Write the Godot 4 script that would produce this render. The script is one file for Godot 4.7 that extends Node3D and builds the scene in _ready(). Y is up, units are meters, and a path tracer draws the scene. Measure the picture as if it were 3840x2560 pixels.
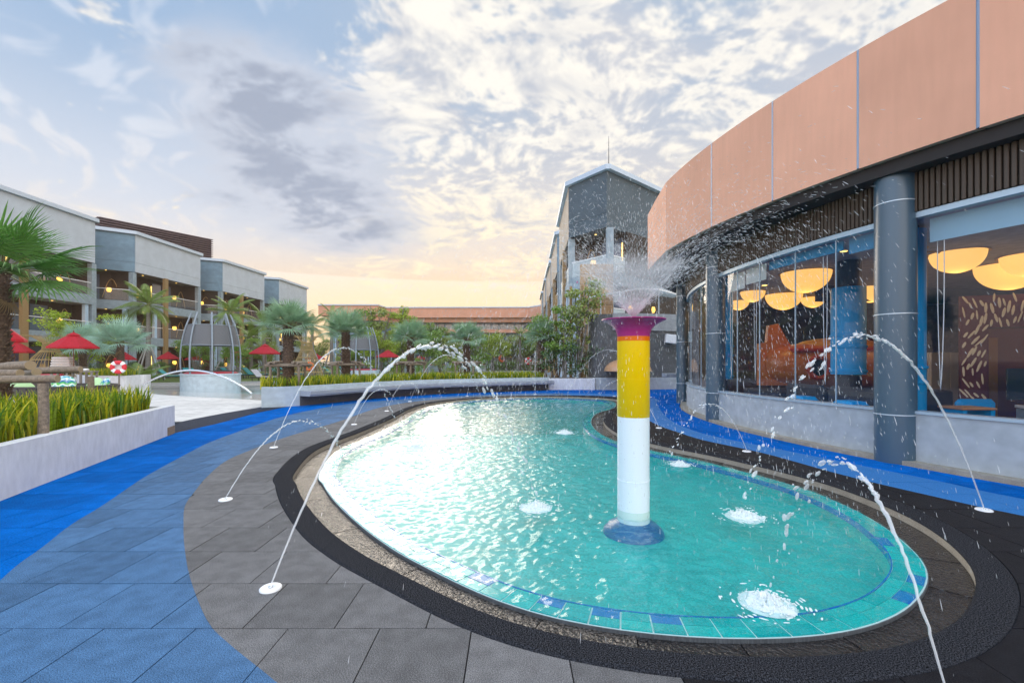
extends Node3D

var rng := RandomNumberGenerator.new()
var used := {}
var mats := {}
var tex := {}
var M := {}

class MB:
	var v := PackedVector3Array()
	var n := PackedVector3Array()
	func tri(a: Vector3, b: Vector3, c: Vector3, na: Vector3, nb: Vector3, nc: Vector3) -> void:
		if (b - a).cross(c - a).dot(na + nb + nc) > 0.0:
			v.append(a); v.append(c); v.append(b)
			n.append(na); n.append(nc); n.append(nb)
		else:
			v.append(a); v.append(b); v.append(c)
			n.append(na); n.append(nb); n.append(nc)
	func flat(a: Vector3, b: Vector3, c: Vector3, toward := Vector3.ZERO) -> void:
		var m := (b - a).cross(c - a).normalized()
		if m.dot(toward) < 0.0:
			m = -m
		tri(a, b, c, m, m, m)
	func quad(a: Vector3, b: Vector3, c: Vector3, d: Vector3, toward := Vector3.ZERO) -> void:
		var m := (c - a).cross(d - b).normalized()
		if m.dot(toward) < 0.0:
			m = -m
		tri(a, b, c, m, m, m)
		tri(a, c, d, m, m, m)
	func quads(a: Vector3, b: Vector3, c: Vector3, d: Vector3, na: Vector3, nb: Vector3, nc: Vector3, nd: Vector3) -> void:
		tri(a, b, c, na, nb, nc)
		tri(a, c, d, na, nc, nd)
	func box(c: Vector3, s: Vector3, t := Basis.IDENTITY) -> void:
		var h := s * 0.5
		for ax in 3:
			for sg in [-1.0, 1.0]:
				var nn := Vector3.ZERO
				nn[ax] = sg
				var u := Vector3.ZERO
				u[(ax + 1) % 3] = h[(ax + 1) % 3]
				var w := Vector3.ZERO
				w[(ax + 2) % 3] = h[(ax + 2) % 3]
				var o := nn * h[ax]
				quad(c + t * (o - u - w), c + t * (o + u - w), c + t * (o + u + w), c + t * (o - u + w), t * nn)
	# a box with chamfered edges
	func cbox(c: Vector3, s: Vector3, r: float, t := Basis.IDENTITY) -> void:
		var h := s * 0.5
		var k := h - Vector3(r, r, r)
		for ax in 3:
			var b1 := (ax + 1) % 3
			var b2 := (ax + 2) % 3
			for sg in [-1.0, 1.0]:
				var p := []
				for q in [[-1, -1], [1, -1], [1, 1], [-1, 1]]:
					var z := Vector3.ZERO
					z[ax] = sg * h[ax]
					z[b1] = q[0] * k[b1]
					z[b2] = q[1] * k[b2]
					p.append(c + t * z)
				var nn := Vector3.ZERO
				nn[ax] = sg
				quad(p[0], p[1], p[2], p[3], t * nn)
			for s1 in [-1.0, 1.0]:
				for s2 in [-1.0, 1.0]:
					var e := []
					for q in [[-1, 0], [1, 0], [1, 1], [-1, 1]]:
						var z := Vector3.ZERO
						z[ax] = q[0] * k[ax]
						z[b1] = s1 * (h[b1] if q[1] == 0 else k[b1])
						z[b2] = s2 * (k[b2] if q[1] == 0 else h[b2])
						e.append(c + t * z)
					var nn := Vector3.ZERO
					nn[b1] = s1
					nn[b2] = s2
					quad(e[0], e[1], e[2], e[3], t * nn)
		for sx in [-1.0, 1.0]:
			for sy in [-1.0, 1.0]:
				for sz in [-1.0, 1.0]:
					var g := Vector3(sx, sy, sz)
					flat(c + t * Vector3(sx * h.x, sy * k.y, sz * k.z), c + t * Vector3(sx * k.x, sy * h.y, sz * k.z), c + t * Vector3(sx * k.x, sy * k.y, sz * h.z), t * g)
	func beam(a: Vector3, b: Vector3, w: float, hh: float, r := 0.0) -> void:
		var z := (b - a).normalized()
		var up := Vector3.UP if absf(z.y) < 0.95 else Vector3.RIGHT
		var x := up.cross(z).normalized()
		var y := z.cross(x)
		var bs := Basis(x, y, z)
		if r > 0.0:
			cbox((a + b) * 0.5, Vector3(w, hh, a.distance_to(b)), r, bs)
		else:
			box((a + b) * 0.5, Vector3(w, hh, a.distance_to(b)), bs)
	func tube(p: PackedVector3Array, r: PackedFloat32Array, sides := 8, cap := true) -> void:
		var rings := []
		var dirs := []
		var x := Vector3.ZERO
		for i in p.size():
			var d := (p[mini(i + 1, p.size() - 1)] - p[maxi(i - 1, 0)]).normalized()
			if i == 0:
				x = (Vector3.UP if absf(d.y) < 0.9 else Vector3.RIGHT).cross(d).normalized()
			else:
				x = (x - d * x.dot(d)).normalized()
			var y := d.cross(x)
			var ring := PackedVector3Array()
			var nr := PackedVector3Array()
			for k in sides:
				var a := TAU * k / sides
				var q := x * cos(a) + y * sin(a)
				nr.append(q)
				ring.append(p[i] + q * r[i])
			rings.append([ring, nr])
			dirs.append(d)
		for i in p.size() - 1:
			for k in sides:
				var m := (k + 1) % sides
				quads(rings[i][0][k], rings[i][0][m], rings[i + 1][0][m], rings[i + 1][0][k], rings[i][1][k], rings[i][1][m], rings[i + 1][1][m], rings[i + 1][1][k])
		if cap:
			for e in [0, p.size() - 1]:
				var d: Vector3 = -dirs[0] if e == 0 else dirs[e]
				for k in range(1, sides - 1):
					flat(rings[e][0][0], rings[e][0][k], rings[e][0][k + 1], d)
	func rod(a: Vector3, b: Vector3, r: float, sides := 8, r2 := -1.0) -> void:
		tube(PackedVector3Array([a, b]), PackedFloat32Array([r, r if r2 < 0.0 else r2]), sides)
	# profile of (radius, height), turned round the y axis
	func lathe(pr: PackedVector2Array, segs: int, at := Vector3.ZERO, sharp := false, from := 0.0, to := TAU) -> void:
		for i in pr.size() - 1:
			var a := pr[i]
			var b := pr[i + 1]
			var na := Vector2(1, 0)
			var nb := na
			var e := (b - a)
			var ne := Vector2(e.y, -e.x).normalized()
			na = ne
			nb = ne
			if not sharp:
				if i > 0:
					var f := a - pr[i - 1]
					na = (ne + Vector2(f.y, -f.x).normalized()).normalized()
				if i < pr.size() - 2:
					var f := pr[i + 2] - b
					nb = (ne + Vector2(f.y, -f.x).normalized()).normalized()
			for k in segs:
				var t0 := from + (to - from) * k / segs
				var t1 := from + (to - from) * (k + 1) / segs
				var d0 := Vector3(cos(t0), 0, sin(t0))
				var d1 := Vector3(cos(t1), 0, sin(t1))
				var p0 := at + d0 * a.x + Vector3.UP * a.y
				var p1 := at + d1 * a.x + Vector3.UP * a.y
				var p2 := at + d1 * b.x + Vector3.UP * b.y
				var p3 := at + d0 * b.x + Vector3.UP * b.y
				var q0 := d0 * na.x + Vector3.UP * na.y
				var q1 := d1 * na.x + Vector3.UP * na.y
				var q2 := d1 * nb.x + Vector3.UP * nb.y
				var q3 := d0 * nb.x + Vector3.UP * nb.y
				if b.x > 1e-5:
					tri(p0, p2, p3, q0, q2, q3)
				if a.x > 1e-5:
					tri(p0, p1, p2, q0, q1, q2)
	func prism(poly: PackedVector2Array, y0: float, y1: float, bottom := true) -> void:
		var ix := Geometry2D.triangulate_polygon(poly)
		for i in range(0, ix.size(), 3):
			var a := poly[ix[i]]
			var b := poly[ix[i + 1]]
			var c := poly[ix[i + 2]]
			tri(Vector3(a.x, y1, a.y), Vector3(b.x, y1, b.y), Vector3(c.x, y1, c.y), Vector3.UP, Vector3.UP, Vector3.UP)
			if bottom:
				tri(Vector3(a.x, y0, a.y), Vector3(b.x, y0, b.y), Vector3(c.x, y0, c.y), Vector3.DOWN, Vector3.DOWN, Vector3.DOWN)
		var s := -1.0 if Geometry2D.is_polygon_clockwise(poly) else 1.0
		for i in poly.size():
			var a := poly[i]
			var b := poly[(i + 1) % poly.size()]
			var o := Vector3(b.y - a.y, 0, a.x - b.x) * s
			if o.length_squared() > 1e-12:
				quad(Vector3(a.x, y0, a.y), Vector3(b.x, y0, b.y), Vector3(b.x, y1, b.y), Vector3(a.x, y1, a.y), o)
	# a wall of that thickness that follows a line on the ground
	func ribbon(p: PackedVector2Array, q: PackedVector2Array, y0: float, y1: float) -> void:
		var poly := p.duplicate()
		for i in range(q.size() - 1, -1, -1):
			poly.append(q[i])
		prism(poly, y0, y1)
	func ball(c: Vector3, s: Vector3, t := Basis.IDENTITY, us := 8, vs := 5) -> void:
		for i in vs:
			for k in us:
				var q := []
				for e in [[i, k], [i, k + 1], [i + 1, k + 1], [i + 1, k]]:
					var la: float = PI * e[0] / vs
					var lo: float = TAU * e[1] / us
					q.append(Vector3(sin(la) * cos(lo), cos(la), sin(la) * sin(lo)))
				if i > 0:
					tri(c + t * (q[0] * s), c + t * (q[1] * s), c + t * (q[2] * s), (t * (q[0] / s)).normalized(), (t * (q[1] / s)).normalized(), (t * (q[2] / s)).normalized())
				if i < vs - 1:
					tri(c + t * (q[0] * s), c + t * (q[2] * s), c + t * (q[3] * s), (t * (q[0] / s)).normalized(), (t * (q[2] / s)).normalized(), (t * (q[3] / s)).normalized())
	func mesh() -> ArrayMesh:
		var a := []
		a.resize(Mesh.ARRAY_MAX)
		a[Mesh.ARRAY_VERTEX] = v
		a[Mesh.ARRAY_NORMAL] = n
		var m := ArrayMesh.new()
		if v.size():
			m.add_surface_from_arrays(Mesh.PRIMITIVE_TRIANGLES, a)
		return m


func numbered(n: String) -> String:
	if used.has(n):
		used[n] += 1
		return "%s_%03d" % [n, used[n]]
	used[n] = 0
	return n


func thing(called: String, label: String, category: String, at := Vector3.ZERO, turn := 0.0, group := "") -> Node3D:
	var o := Node3D.new()
	o.name = numbered(called)
	add_child(o, true)
	o.position = at
	o.rotation.y = turn
	tag(o, label, category, group)
	return o


func tag(o: Node3D, label: String, category := "", group := "", kind := "") -> Node3D:
	if label: o.set_meta("label", label)
	if category: o.set_meta("category", category)
	if group: o.set_meta("group", group)
	if kind: o.set_meta("kind", kind)
	return o


func add(called: String, mesh: Variant, m: Material, parent: Node = self, at := Transform3D.IDENTITY) -> MeshInstance3D:
	var o := MeshInstance3D.new()
	o.mesh = mesh.mesh() if mesh is MB else mesh
	o.material_override = m
	if parent == self:
		o.name = numbered(called)
	else:
		var kk := [parent.get_instance_id(), called]
		used[kk] = used.get(kk, -1) + 1
		o.name = called if used[kk] == 0 else "%s_%03d" % [called, used[kk]]
	parent.add_child(o, true)
	o.transform = at
	return o


func struct(called: String, mesh: Variant, m: Material, label: String, parent: Node = self) -> MeshInstance3D:
	var o := add(called, mesh, m, parent)
	tag(o, label, "", "", "structure")
	return o


func copy(o: Node3D, at: Vector3, turn: float, size: float, label: String, group := "") -> Node3D:
	var r: Node3D = o.duplicate()
	r.name = numbered(String(o.name).rstrip("0123456789").trim_suffix("_"))
	add_child(r, true)
	r.position = at
	r.rotation.y = turn
	r.scale = Vector3.ONE * size
	tag(r, label, "", group)
	return r


func noise_tex(key: String, size: int, freq: float, lo: float, hi: float, kind := FastNoiseLite.TYPE_SIMPLEX_SMOOTH, oct := 4, as_normal := false, strength := 4.0) -> Texture2D:
	if tex.has(key): return tex[key]
	var f := FastNoiseLite.new()
	f.noise_type = kind
	f.frequency = freq
	f.seed = hash(key) % 1000
	f.fractal_octaves = oct
	f.fractal_type = FastNoiseLite.FRACTAL_FBM if oct > 1 else FastNoiseLite.FRACTAL_NONE
	var t := NoiseTexture2D.new()
	t.width = size
	t.height = size
	t.seamless = true
	t.noise = f
	if as_normal:
		t.as_normal_map = true
		t.bump_strength = strength
	else:
		var g := Gradient.new()
		g.set_color(0, Color(lo, lo, lo))
		g.set_color(1, Color(hi, hi, hi))
		t.color_ramp = g
	tex[key] = t
	return t


# one material; colours are linear real-world base colours
func mat(key: String, c: Color, rough := 0.8, o := {}) -> StandardMaterial3D:
	if mats.has(key): return mats[key]
	var m := StandardMaterial3D.new()
	m.resource_name = key
	var a: float = o.get("alpha", 1.0)
	m.albedo_color = c.linear_to_srgb()
	m.albedo_color.a = a
	m.roughness = rough
	m.metallic = o.get("metal", 0.0)
	m.metallic_specular = o.get("spec", 0.5)
	if a < 1.0:
		m.transparency = BaseMaterial3D.TRANSPARENCY_ALPHA
	if o.has("tex"):
		m.albedo_texture = o.tex
		m.uv1_triplanar = true
		m.uv1_world_triplanar = o.get("world", true)
		var s: Variant = o.get("s", 1.0)
		m.uv1_scale = s if s is Vector3 else Vector3.ONE * s
	if o.has("bump"):
		m.normal_enabled = true
		m.normal_texture = o.bump
		m.normal_scale = o.get("bs", 0.5)
		if not o.has("tex"):
			m.uv1_triplanar = true
			m.uv1_world_triplanar = o.get("world", true)
			var s: Variant = o.get("s", 1.0)
			m.uv1_scale = s if s is Vector3 else Vector3.ONE * s
	if o.has("detail"):
		m.detail_enabled = true
		m.detail_albedo = o.detail
		m.detail_blend_mode = BaseMaterial3D.BLEND_MODE_MUL
		m.detail_uv_layer = BaseMaterial3D.DETAIL_UV_2
		m.uv2_triplanar = true
		m.uv2_world_triplanar = o.get("world", true)
		var s: Variant = o.get("ds", 0.3)
		m.uv2_scale = s if s is Vector3 else Vector3.ONE * s
	if o.has("rough_tex"):
		m.roughness_texture = o.rough_tex
		m.roughness_texture_channel = BaseMaterial3D.TEXTURE_CHANNEL_RED
	if o.has("emit"):
		m.emission_enabled = true
		m.emission = (o.emit as Color).linear_to_srgb()
		m.emission_energy_multiplier = o.get("glow", 1.0)
	if o.has("back"):
		m.backlight_enabled = true
		m.backlight = (o.back as Color).linear_to_srgb()
	if o.has("coat"):
		m.clearcoat_enabled = true
		m.clearcoat = o.coat
		m.clearcoat_roughness = 0.15
	mats[key] = m
	return m


func lin(r: float, g: float, b: float) -> Color:
	return Color(r, g, b)


# from the sRGB bytes one would pick by eye
func rgb(r: int, g: int, b: int) -> Color:
	return Color8(r, g, b).srgb_to_linear()


func V(x: float, z: float) -> Vector2:
	return Vector2(x, z)


func up(p: Vector2, y: float) -> Vector3:
	return Vector3(p.x, y, p.y)


# a smooth line through points, about one point per step metres
func smooth(pts: Array, step: float, closed: bool) -> PackedVector2Array:
	var out := PackedVector2Array()
	var c := pts.size()
	var last := c if closed else c - 1
	for i in last:
		var p0: Vector2 = pts[(i - 1 + c) % c] if closed or i > 0 else pts[0] * 2.0 - pts[1]
		var p1: Vector2 = pts[i]
		var p2: Vector2 = pts[(i + 1) % c]
		var p3: Vector2 = pts[(i + 2) % c] if closed or i < c - 2 else pts[c - 1] * 2.0 - pts[c - 2]
		var k := maxi(1, int(ceil(p1.distance_to(p2) / step)))
		for j in k:
			out.append(p1.cubic_interpolate(p2, p0, p3, float(j) / k))
	if not closed:
		out.append(pts[c - 1])
	return out


# moves a line sideways by w (a float, or a function of the point); positive is to the left of its run seen from above (x right, z down)
func offset(p: PackedVector2Array, w: Variant, closed: bool) -> PackedVector2Array:
	var out := PackedVector2Array()
	var c := p.size()
	for i in c:
		var a := p[(i - 1 + c) % c] if closed else p[maxi(i - 1, 0)]
		var b := p[(i + 1) % c] if closed else p[mini(i + 1, c - 1)]
		var d := (b - a).normalized()
		var k: float = w.call(p[i]) if w is Callable else float(w)
		out.append(p[i] + Vector2(d.y, -d.x) * k)
	return out


func omni(at: Vector3, energy: float, c: Color, parent: Node = self, size := 0.08) -> void:
	var l := OmniLight3D.new()
	l.name = "lamp_light" if parent != self else numbered("lamp_light")
	parent.add_child(l, true)
	l.position = at
	l.light_energy = energy
	l.light_color = c
	l.light_size = size
	l.omni_range = 25.0
	l.omni_attenuation = 2.0
	l.shadow_enabled = true


# ---------------------------------------------------------------- the sky
var sky_a := FastNoiseLite.new()
var sky_b := FastNoiseLite.new()
var sky_w := FastNoiseLite.new()


func gauss(az: float, el: float, a0: float, e0: float, sa: float, se: float) -> float:
	var x := (az - a0) / sa
	var y := (el - e0) / se
	return exp(-x * x - y * y)


func mix3(a: Vector3, b: Vector3, t: float) -> Vector3:
	return a + (b - a) * clampf(t, 0.0, 1.0)


func sky_color(d: Vector3) -> Vector3:
	var el := rad_to_deg(asin(clampf(d.y, -1.0, 1.0)))
	var az := rad_to_deg(atan2(d.x, -d.z))
	var h := maxf(sqrt(d.x * d.x + d.z * d.z), 1e-4)
	var side := d.x / h
	var left := smoothstep(0.0, 0.62, -side)
	var e := maxf(el, 0.0)
	var c := mix3(Vector3(0.93, 0.72, 0.56), Vector3(1.10, 0.72, 0.32), gauss(az, 0.0, -10.0, 0.0, 34.0, 1.0))
	c = mix3(c, mix3(Vector3(0.86, 0.77, 0.70), Vector3(0.70, 0.74, 0.82), left), smoothstep(1.5, 17.0, e))
	c = mix3(c, mix3(Vector3(0.42, 0.51, 0.64), Vector3(0.34, 0.48, 0.68), left), smoothstep(11.0, 32.0, e))
	# plane of cloud far above, in perspective
	var q := Vector2(d.x, d.z) / (maxf(d.y, 0.0) + 0.10)
	var w1 := sky_w.get_noise_2d(q.x * 1.6, q.y * 1.6)
	var w2 := sky_w.get_noise_2d(q.x * 1.6 + 51.0, q.y * 1.6 - 17.0)
	var p := q + Vector2(w1, w2) * 0.10
	var big := sky_b.get_noise_2d(p.x * 0.8, p.y * 0.8)
	var mid := sky_a.get_noise_2d(p.x * 2.0, p.y * 2.0)
	var fine := sky_a.get_noise_2d(p.x * 9.0 + 9.0, p.y * 9.0)
	var crisp := sky_a.get_noise_2d(p.x * 26.0 + 3.0, p.y * 26.0)
	var calm := smoothstep(3.0, 18.0, e)
	var dens := big * 0.5 + mid * 0.55 + (fine * 0.46 + crisp * 0.20) * calm
	var bias := lerpf(0.10, -0.62, smoothstep(0.24, 0.50, -side)) - 0.62 * smoothstep(12.0, 3.0, e)
	bias += 0.30 * gauss(az, el, -10.0, 33.0, 13.0, 7.0) + 0.26 * gauss(az, el, -3.0, 18.0, 12.0, 6.0) + 0.16 * gauss(az, el, 38.0, 30.0, 18.0, 12.0)
	bias += -0.50 * gauss(az, el, -4.0, 27.0, 5.0, 3.5) - 0.30 * gauss(az, el, -21.0, 36.0, 5.0, 5.0)
	bias += 0.72 * gauss(az, el, -44.0, 30.0, 7.0, 2.6) + 0.50 * gauss(az, el, -43.0, 14.5, 15.0, 2.6)
	var haze := smoothstep(-0.35, 0.5, sky_b.get_noise_2d(p.x * 1.4 + 20.0, p.y * 1.4) + 0.25 * mid) * smoothstep(0.25, -0.25, -side) * smoothstep(10.0, 22.0, e)
	c = mix3(c, Vector3(0.60, 0.61, 0.66), haze * 0.75)
	var cover := smoothstep(-0.16, 0.34, dens + bias)
	var lump := sky_a.get_noise_2d(p.x * 4.2 - 31.0, p.y * 4.2 + 12.0)
	var thick := smoothstep(0.05, 0.7, dens + bias + lump * 0.4)
	var white := mix3(Vector3(1.0, 0.95, 0.86), Vector3(1.08, 0.91, 0.64), smoothstep(27.0, 10.0, e))
	var grey := mix3(Vector3(0.54, 0.57, 0.64), Vector3(0.80, 0.70, 0.62), smoothstep(21.0, 5.0, e))
	var lit := smoothstep(-0.7, 0.6, lump * 1.1 + fine * 0.6 + crisp * 0.3 + 0.16 - 1.35 * (thick - 0.36) * smoothstep(-0.1, 0.4, side))
	c = mix3(c, mix3(grey, white, lit), cover * 0.9)
	# streaks high on the left
	var st := sky_a.get_noise_2d(p.x * 1.3 + p.y * 1.8, (p.y * 0.8 - p.x) * 5.0)
	var streak := smoothstep(0.02, 0.5, st + 0.1 * fine) * left * smoothstep(3.0, 20.0, e)
	c = mix3(c, mix3(Vector3(0.92, 0.92, 0.95), Vector3(1.0, 0.87, 0.74), smoothstep(24.0, 13.0, e)), streak * 0.38)
	# the smooth dark cloud left of the middle
	var veil := gauss(az, el, -31.0, 27.5, 6.5, 3.6) + 0.75 * gauss(az, el, -23.0, 25.5, 7.5, 5.5) + 0.85 * gauss(az, el, -26.0, 19.0, 9.0, 4.0) + 0.9 * gauss(az, el, -19.0, 15.5, 9.0, 3.0) + 0.4 * gauss(az, el, -27.0, 23.0, 13.0, 8.0)
	var soft := sky_a.get_noise_2d(p.x * 1.9 + 7.0, p.y * 2.6) * 0.8 + sky_a.get_noise_2d(az * 0.09 + 7.0, e * 0.22 - az * 0.05) * 0.7 + fine * 0.30 + crisp * 0.14
	var dark := veil * (0.60 + soft * 1.05)
	c = mix3(c, Vector3(0.60, 0.64, 0.73), smoothstep(0.05, 0.75, veil * (0.9 + soft * 0.5)) * 0.8)
	c = mix3(c, Vector3(0.34, 0.39, 0.50), smoothstep(0.25, 1.35, dark) * 0.85)
	# extra sky brightness overhead and behind, out of view, added to light the ground
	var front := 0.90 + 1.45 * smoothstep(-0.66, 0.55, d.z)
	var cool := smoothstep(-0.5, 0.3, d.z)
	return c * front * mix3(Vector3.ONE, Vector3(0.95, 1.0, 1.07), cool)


func make_sky() -> Texture2D:
	sky_a.noise_type = FastNoiseLite.TYPE_SIMPLEX_SMOOTH
	sky_a.fractal_octaves = 4
	sky_a.fractal_gain = 0.55
	sky_a.frequency = 1.0
	sky_a.seed = 11
	sky_b.noise_type = FastNoiseLite.TYPE_SIMPLEX_SMOOTH
	sky_b.fractal_octaves = 2
	sky_b.frequency = 1.0
	sky_b.seed = 5
	sky_w.noise_type = FastNoiseLite.TYPE_SIMPLEX_SMOOTH
	sky_w.fractal_octaves = 2
	sky_w.frequency = 1.0
	sky_w.seed = 21
	var im := sky_part(512, 256, 0, 0, 512, 256)
	im.resize(3072, 1536, Image.INTERPOLATE_CUBIC)
	# the part that the lens sees at full fineness
	var fine := sky_part(3072, 1536, -500, 330, 1000, 446)
	im.blit_rect(fine, Rect2i(0, 0, 500, 446), Vector2i(2572, 330))
	im.blit_rect(fine, Rect2i(500, 0, 500, 446), Vector2i(0, 330))
	return ImageTexture.create_from_image(im)


func sky_part(w: int, hgt: int, x0: int, y0: int, nx: int, ny: int) -> Image:
	var buf := PackedFloat32Array()
	buf.resize(nx * ny * 3)
	var k := 0
	var sa := PackedFloat32Array()
	var ca := PackedFloat32Array()
	for x in nx:
		var az := (x0 + x + 0.5) / w * TAU
		sa.append(sin(az))
		ca.append(cos(az))
	var last := Vector3(0.5, 0.45, 0.4)
	for y in ny:
		var el := (0.5 - (y0 + y + 0.5) / hgt) * PI
		var ce := cos(el)
		var se := sin(el)
		for x in nx:
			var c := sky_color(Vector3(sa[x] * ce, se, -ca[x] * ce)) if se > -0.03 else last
			buf[k] = c.x
			buf[k + 1] = c.y
			buf[k + 2] = c.z
			k += 3
	return Image.create_from_data(nx, ny, false, Image.FORMAT_RGBF, buf.to_byte_array())


func _ready() -> void:
	rng.seed = 7
	# camera: 16 mm shift lens, 1.45 m above the deck
	var cam := Camera3D.new()
	cam.name = "camera"
	cam.projection = Camera3D.PROJECTION_FRUSTUM
	cam.near = 0.1
	cam.far = 900.0
	cam.size = 0.1 * 1568.0 / 1045.0
	cam.frustum_offset = Vector2(0.0, 0.1 * 46.0 / 1045.0)
	cam.position = Vector3(0, 1.45, 0)
	add_child(cam)
	cam.current = true
	var we := WorldEnvironment.new()
	we.name = "environment"
	var env := Environment.new()
	env.background_mode = Environment.BG_SKY
	var sky := Sky.new()
	var pano := PanoramaSkyMaterial.new()
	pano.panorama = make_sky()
	sky.sky_material = pano
	env.sky = sky
	env.background_energy_multiplier = 0.44
	env.tonemap_mode = Environment.TONE_MAPPER_LINEAR
	env.tonemap_exposure = 2.8
	env.sdfgi_enabled = true
	env.ssao_enabled = true
	env.ssil_enabled = true
	env.fog_enabled = true
	env.fog_density = 0.0008
	env.volumetric_fog_enabled = true
	env.volumetric_fog_density = 0.0
	env.fog_light_color = Color(1.0, 0.9, 0.8)
	we.environment = env
	add_child(we)
	# the low sun, veiled by cloud
	var sun := DirectionalLight3D.new()
	sun.name = "sun"
	sun.light_energy = 0.2
	sun.light_color = Color(1.0, 0.94, 0.86)
	sun.light_angular_distance = 30.0
	sun.shadow_enabled = true
	sun.rotation = Vector3(deg_to_rad(-19.0), deg_to_rad(180.0 + 17.0), 0)
	add_child(sun)

	make_materials()
	ground()
	splash_pool()
	deck()
	restaurant()
	hotel()
	far_building()
	right_corner()
	left_planter()
	bench_planter()
	lagoon_things()
	plants()
	fountain()
	jets()


func make_materials() -> void:
	var speck := noise_tex("speck", 512, 0.16, 0.42, 1.0, FastNoiseLite.TYPE_SIMPLEX_SMOOTH, 3)
	var grain := noise_tex("grain", 512, 0.06, 0.72, 1.0, FastNoiseLite.TYPE_SIMPLEX_SMOOTH, 5)
	var blotch := noise_tex("blotch", 512, 0.012, 0.66, 1.0, FastNoiseLite.TYPE_SIMPLEX_SMOOTH, 4)
	var soft := noise_tex("soft", 512, 0.012, 0.84, 1.0, FastNoiseLite.TYPE_SIMPLEX_SMOOTH, 4)
	var nfine := noise_tex("nfine", 512, 0.18, 0, 1, FastNoiseLite.TYPE_SIMPLEX_SMOOTH, 3, true, 5.0)
	var nmid := noise_tex("nmid", 512, 0.03, 0, 1, FastNoiseLite.TYPE_SIMPLEX_SMOOTH, 4, true, 8.0)
	var weave := weave_tex()
	var rub := {"tex": speck, "s": 1.7, "bump": nfine, "bs": 0.5, "detail": noise_tex("scuff", 512, 0.015, 0.84, 1.0, FastNoiseLite.TYPE_SIMPLEX_SMOOTH, 5), "ds": 0.8, "spec": 0.16}
	M.tile_grey = mat("rubber_grey", lin(0.44, 0.43, 0.43), 0.75, rub)
	M.tile_grey2 = mat("rubber_grey_b", lin(0.37, 0.365, 0.365), 0.66, rub)
	M.tile_dark = mat("rubber_dark", lin(0.12, 0.118, 0.125), 0.5, rub)
	M.tile_wet = mat("rubber_wet", lin(0.04, 0.04, 0.047), 0.5, rub)
	M.tile_steel = mat("rubber_steel", lin(0.19, 0.43, 0.80), 0.7, rub)
	M.tile_steel2 = mat("rubber_steel_b", lin(0.20, 0.39, 0.86), 0.7, rub)
	M.tile_blue = mat("rubber_blue", lin(0.0, 0.22, 0.86), 0.9, {"tex": grain, "s": 1.7, "bump": nfine, "bs": 0.35, "detail": soft, "ds": 0.5, "spec": 0.08})
	M.tile_strip = mat("rubber_strip", lin(0.10, 0.12, 0.17), 0.85, rub)
	M.joint = mat("joint", lin(0.02, 0.02, 0.022), 0.9)
	M.coping = mat("coping_rubber", lin(0.11, 0.115, 0.135), 0.95, {"tex": noise_tex("granule", 512, 0.11, 0.0, 1.0, FastNoiseLite.TYPE_SIMPLEX, 2), "s": 1.7, "bump": nfine, "bs": 0.8, "spec": 0.15})
	M.gutter = mat("gutter_stone", lin(0.34, 0.29, 0.25), 0.16, {"tex": noise_tex("stonewet", 512, 0.05, 0.12, 1.0, FastNoiseLite.TYPE_SIMPLEX_SMOOTH, 4), "s": 1.6, "bump": nmid, "bs": 1.1, "detail": blotch, "ds": 1.1})
	M.gutter_wet = mat("gutter_stone_wet", lin(0.05, 0.045, 0.045), 0.12, {"tex": grain, "s": 1.6, "bump": nmid, "bs": 1.2, "detail": blotch, "ds": 1.1})
	M.kerb_face = mat("kerb_concrete", lin(0.62, 0.55, 0.44), 0.85, {"tex": grain, "s": 2.0, "bump": nfine, "bs": 0.6, "detail": soft, "ds": 0.8})
	M.teal = mat("tile_teal", lin(0.0, 0.46, 0.46), 0.15, {"tex": grain, "s": 2.0})
	M.teal2 = mat("tile_teal_b", lin(0.01, 0.58, 0.55), 0.15, {"tex": grain, "s": 2.0})
	M.tile_cobalt = mat("tile_cobalt", lin(0.005, 0.15, 0.60), 0.15, {"tex": grain, "s": 2.0})
	M.grout = mat("grout", lin(0.50, 0.66, 0.64), 0.7)
	M.basin = mat("basin", lin(0.0, 0.62, 0.58), 0.4, {"tex": grain, "s": 1.2, "detail": soft, "ds": 0.4})
	M.water = mat("pool_water", lin(0.0, 0.62, 0.58), 0.02, {"alpha": 0.16, "spec": 0.36, "bump": nmid, "bs": 0.22, "s": 3.0})
	M.white_paint = mat("white_paint", lin(0.86, 0.87, 0.89), 0.75, {"tex": noise_tex("vsoft", 512, 0.008, 0.93, 1.0), "s": 0.5, "bump": nfine, "bs": 0.15, "detail": noise_tex("stain", 512, 0.02, 0.90, 1.0, FastNoiseLite.TYPE_SIMPLEX_SMOOTH, 5), "ds": Vector3(0.9, 0.3, 0.9)})
	M.white_plain = mat("white_plastic", lin(0.84, 0.85, 0.86), 0.35)
	M.concrete = mat("concrete", lin(0.52, 0.55, 0.58), 0.85, {"tex": grain, "s": Vector3(0.9, 0.35, 0.9), "bump": nfine, "bs": 0.3, "detail": soft, "ds": 0.4})
	M.concrete_dark = mat("concrete_dark", lin(0.17, 0.18, 0.19), 0.8, {"tex": grain, "s": Vector3(2.4, 0.12, 2.4), "bump": nfine, "bs": 0.3, "detail": soft, "ds": 0.4})
	M.plinth = mat("plinth_plaster", lin(0.50, 0.54, 0.56), 0.85, {"tex": soft, "s": 0.6})
	M.slate = mat("slate", lin(0.62, 0.68, 0.76), 0.7, {"tex": noise_tex("slatey", 512, 0.05, 0.55, 1.0, FastNoiseLite.TYPE_SIMPLEX, 4), "s": Vector3(1.5, 5.0, 1.5), "bump": nmid, "bs": 1.2})
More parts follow.
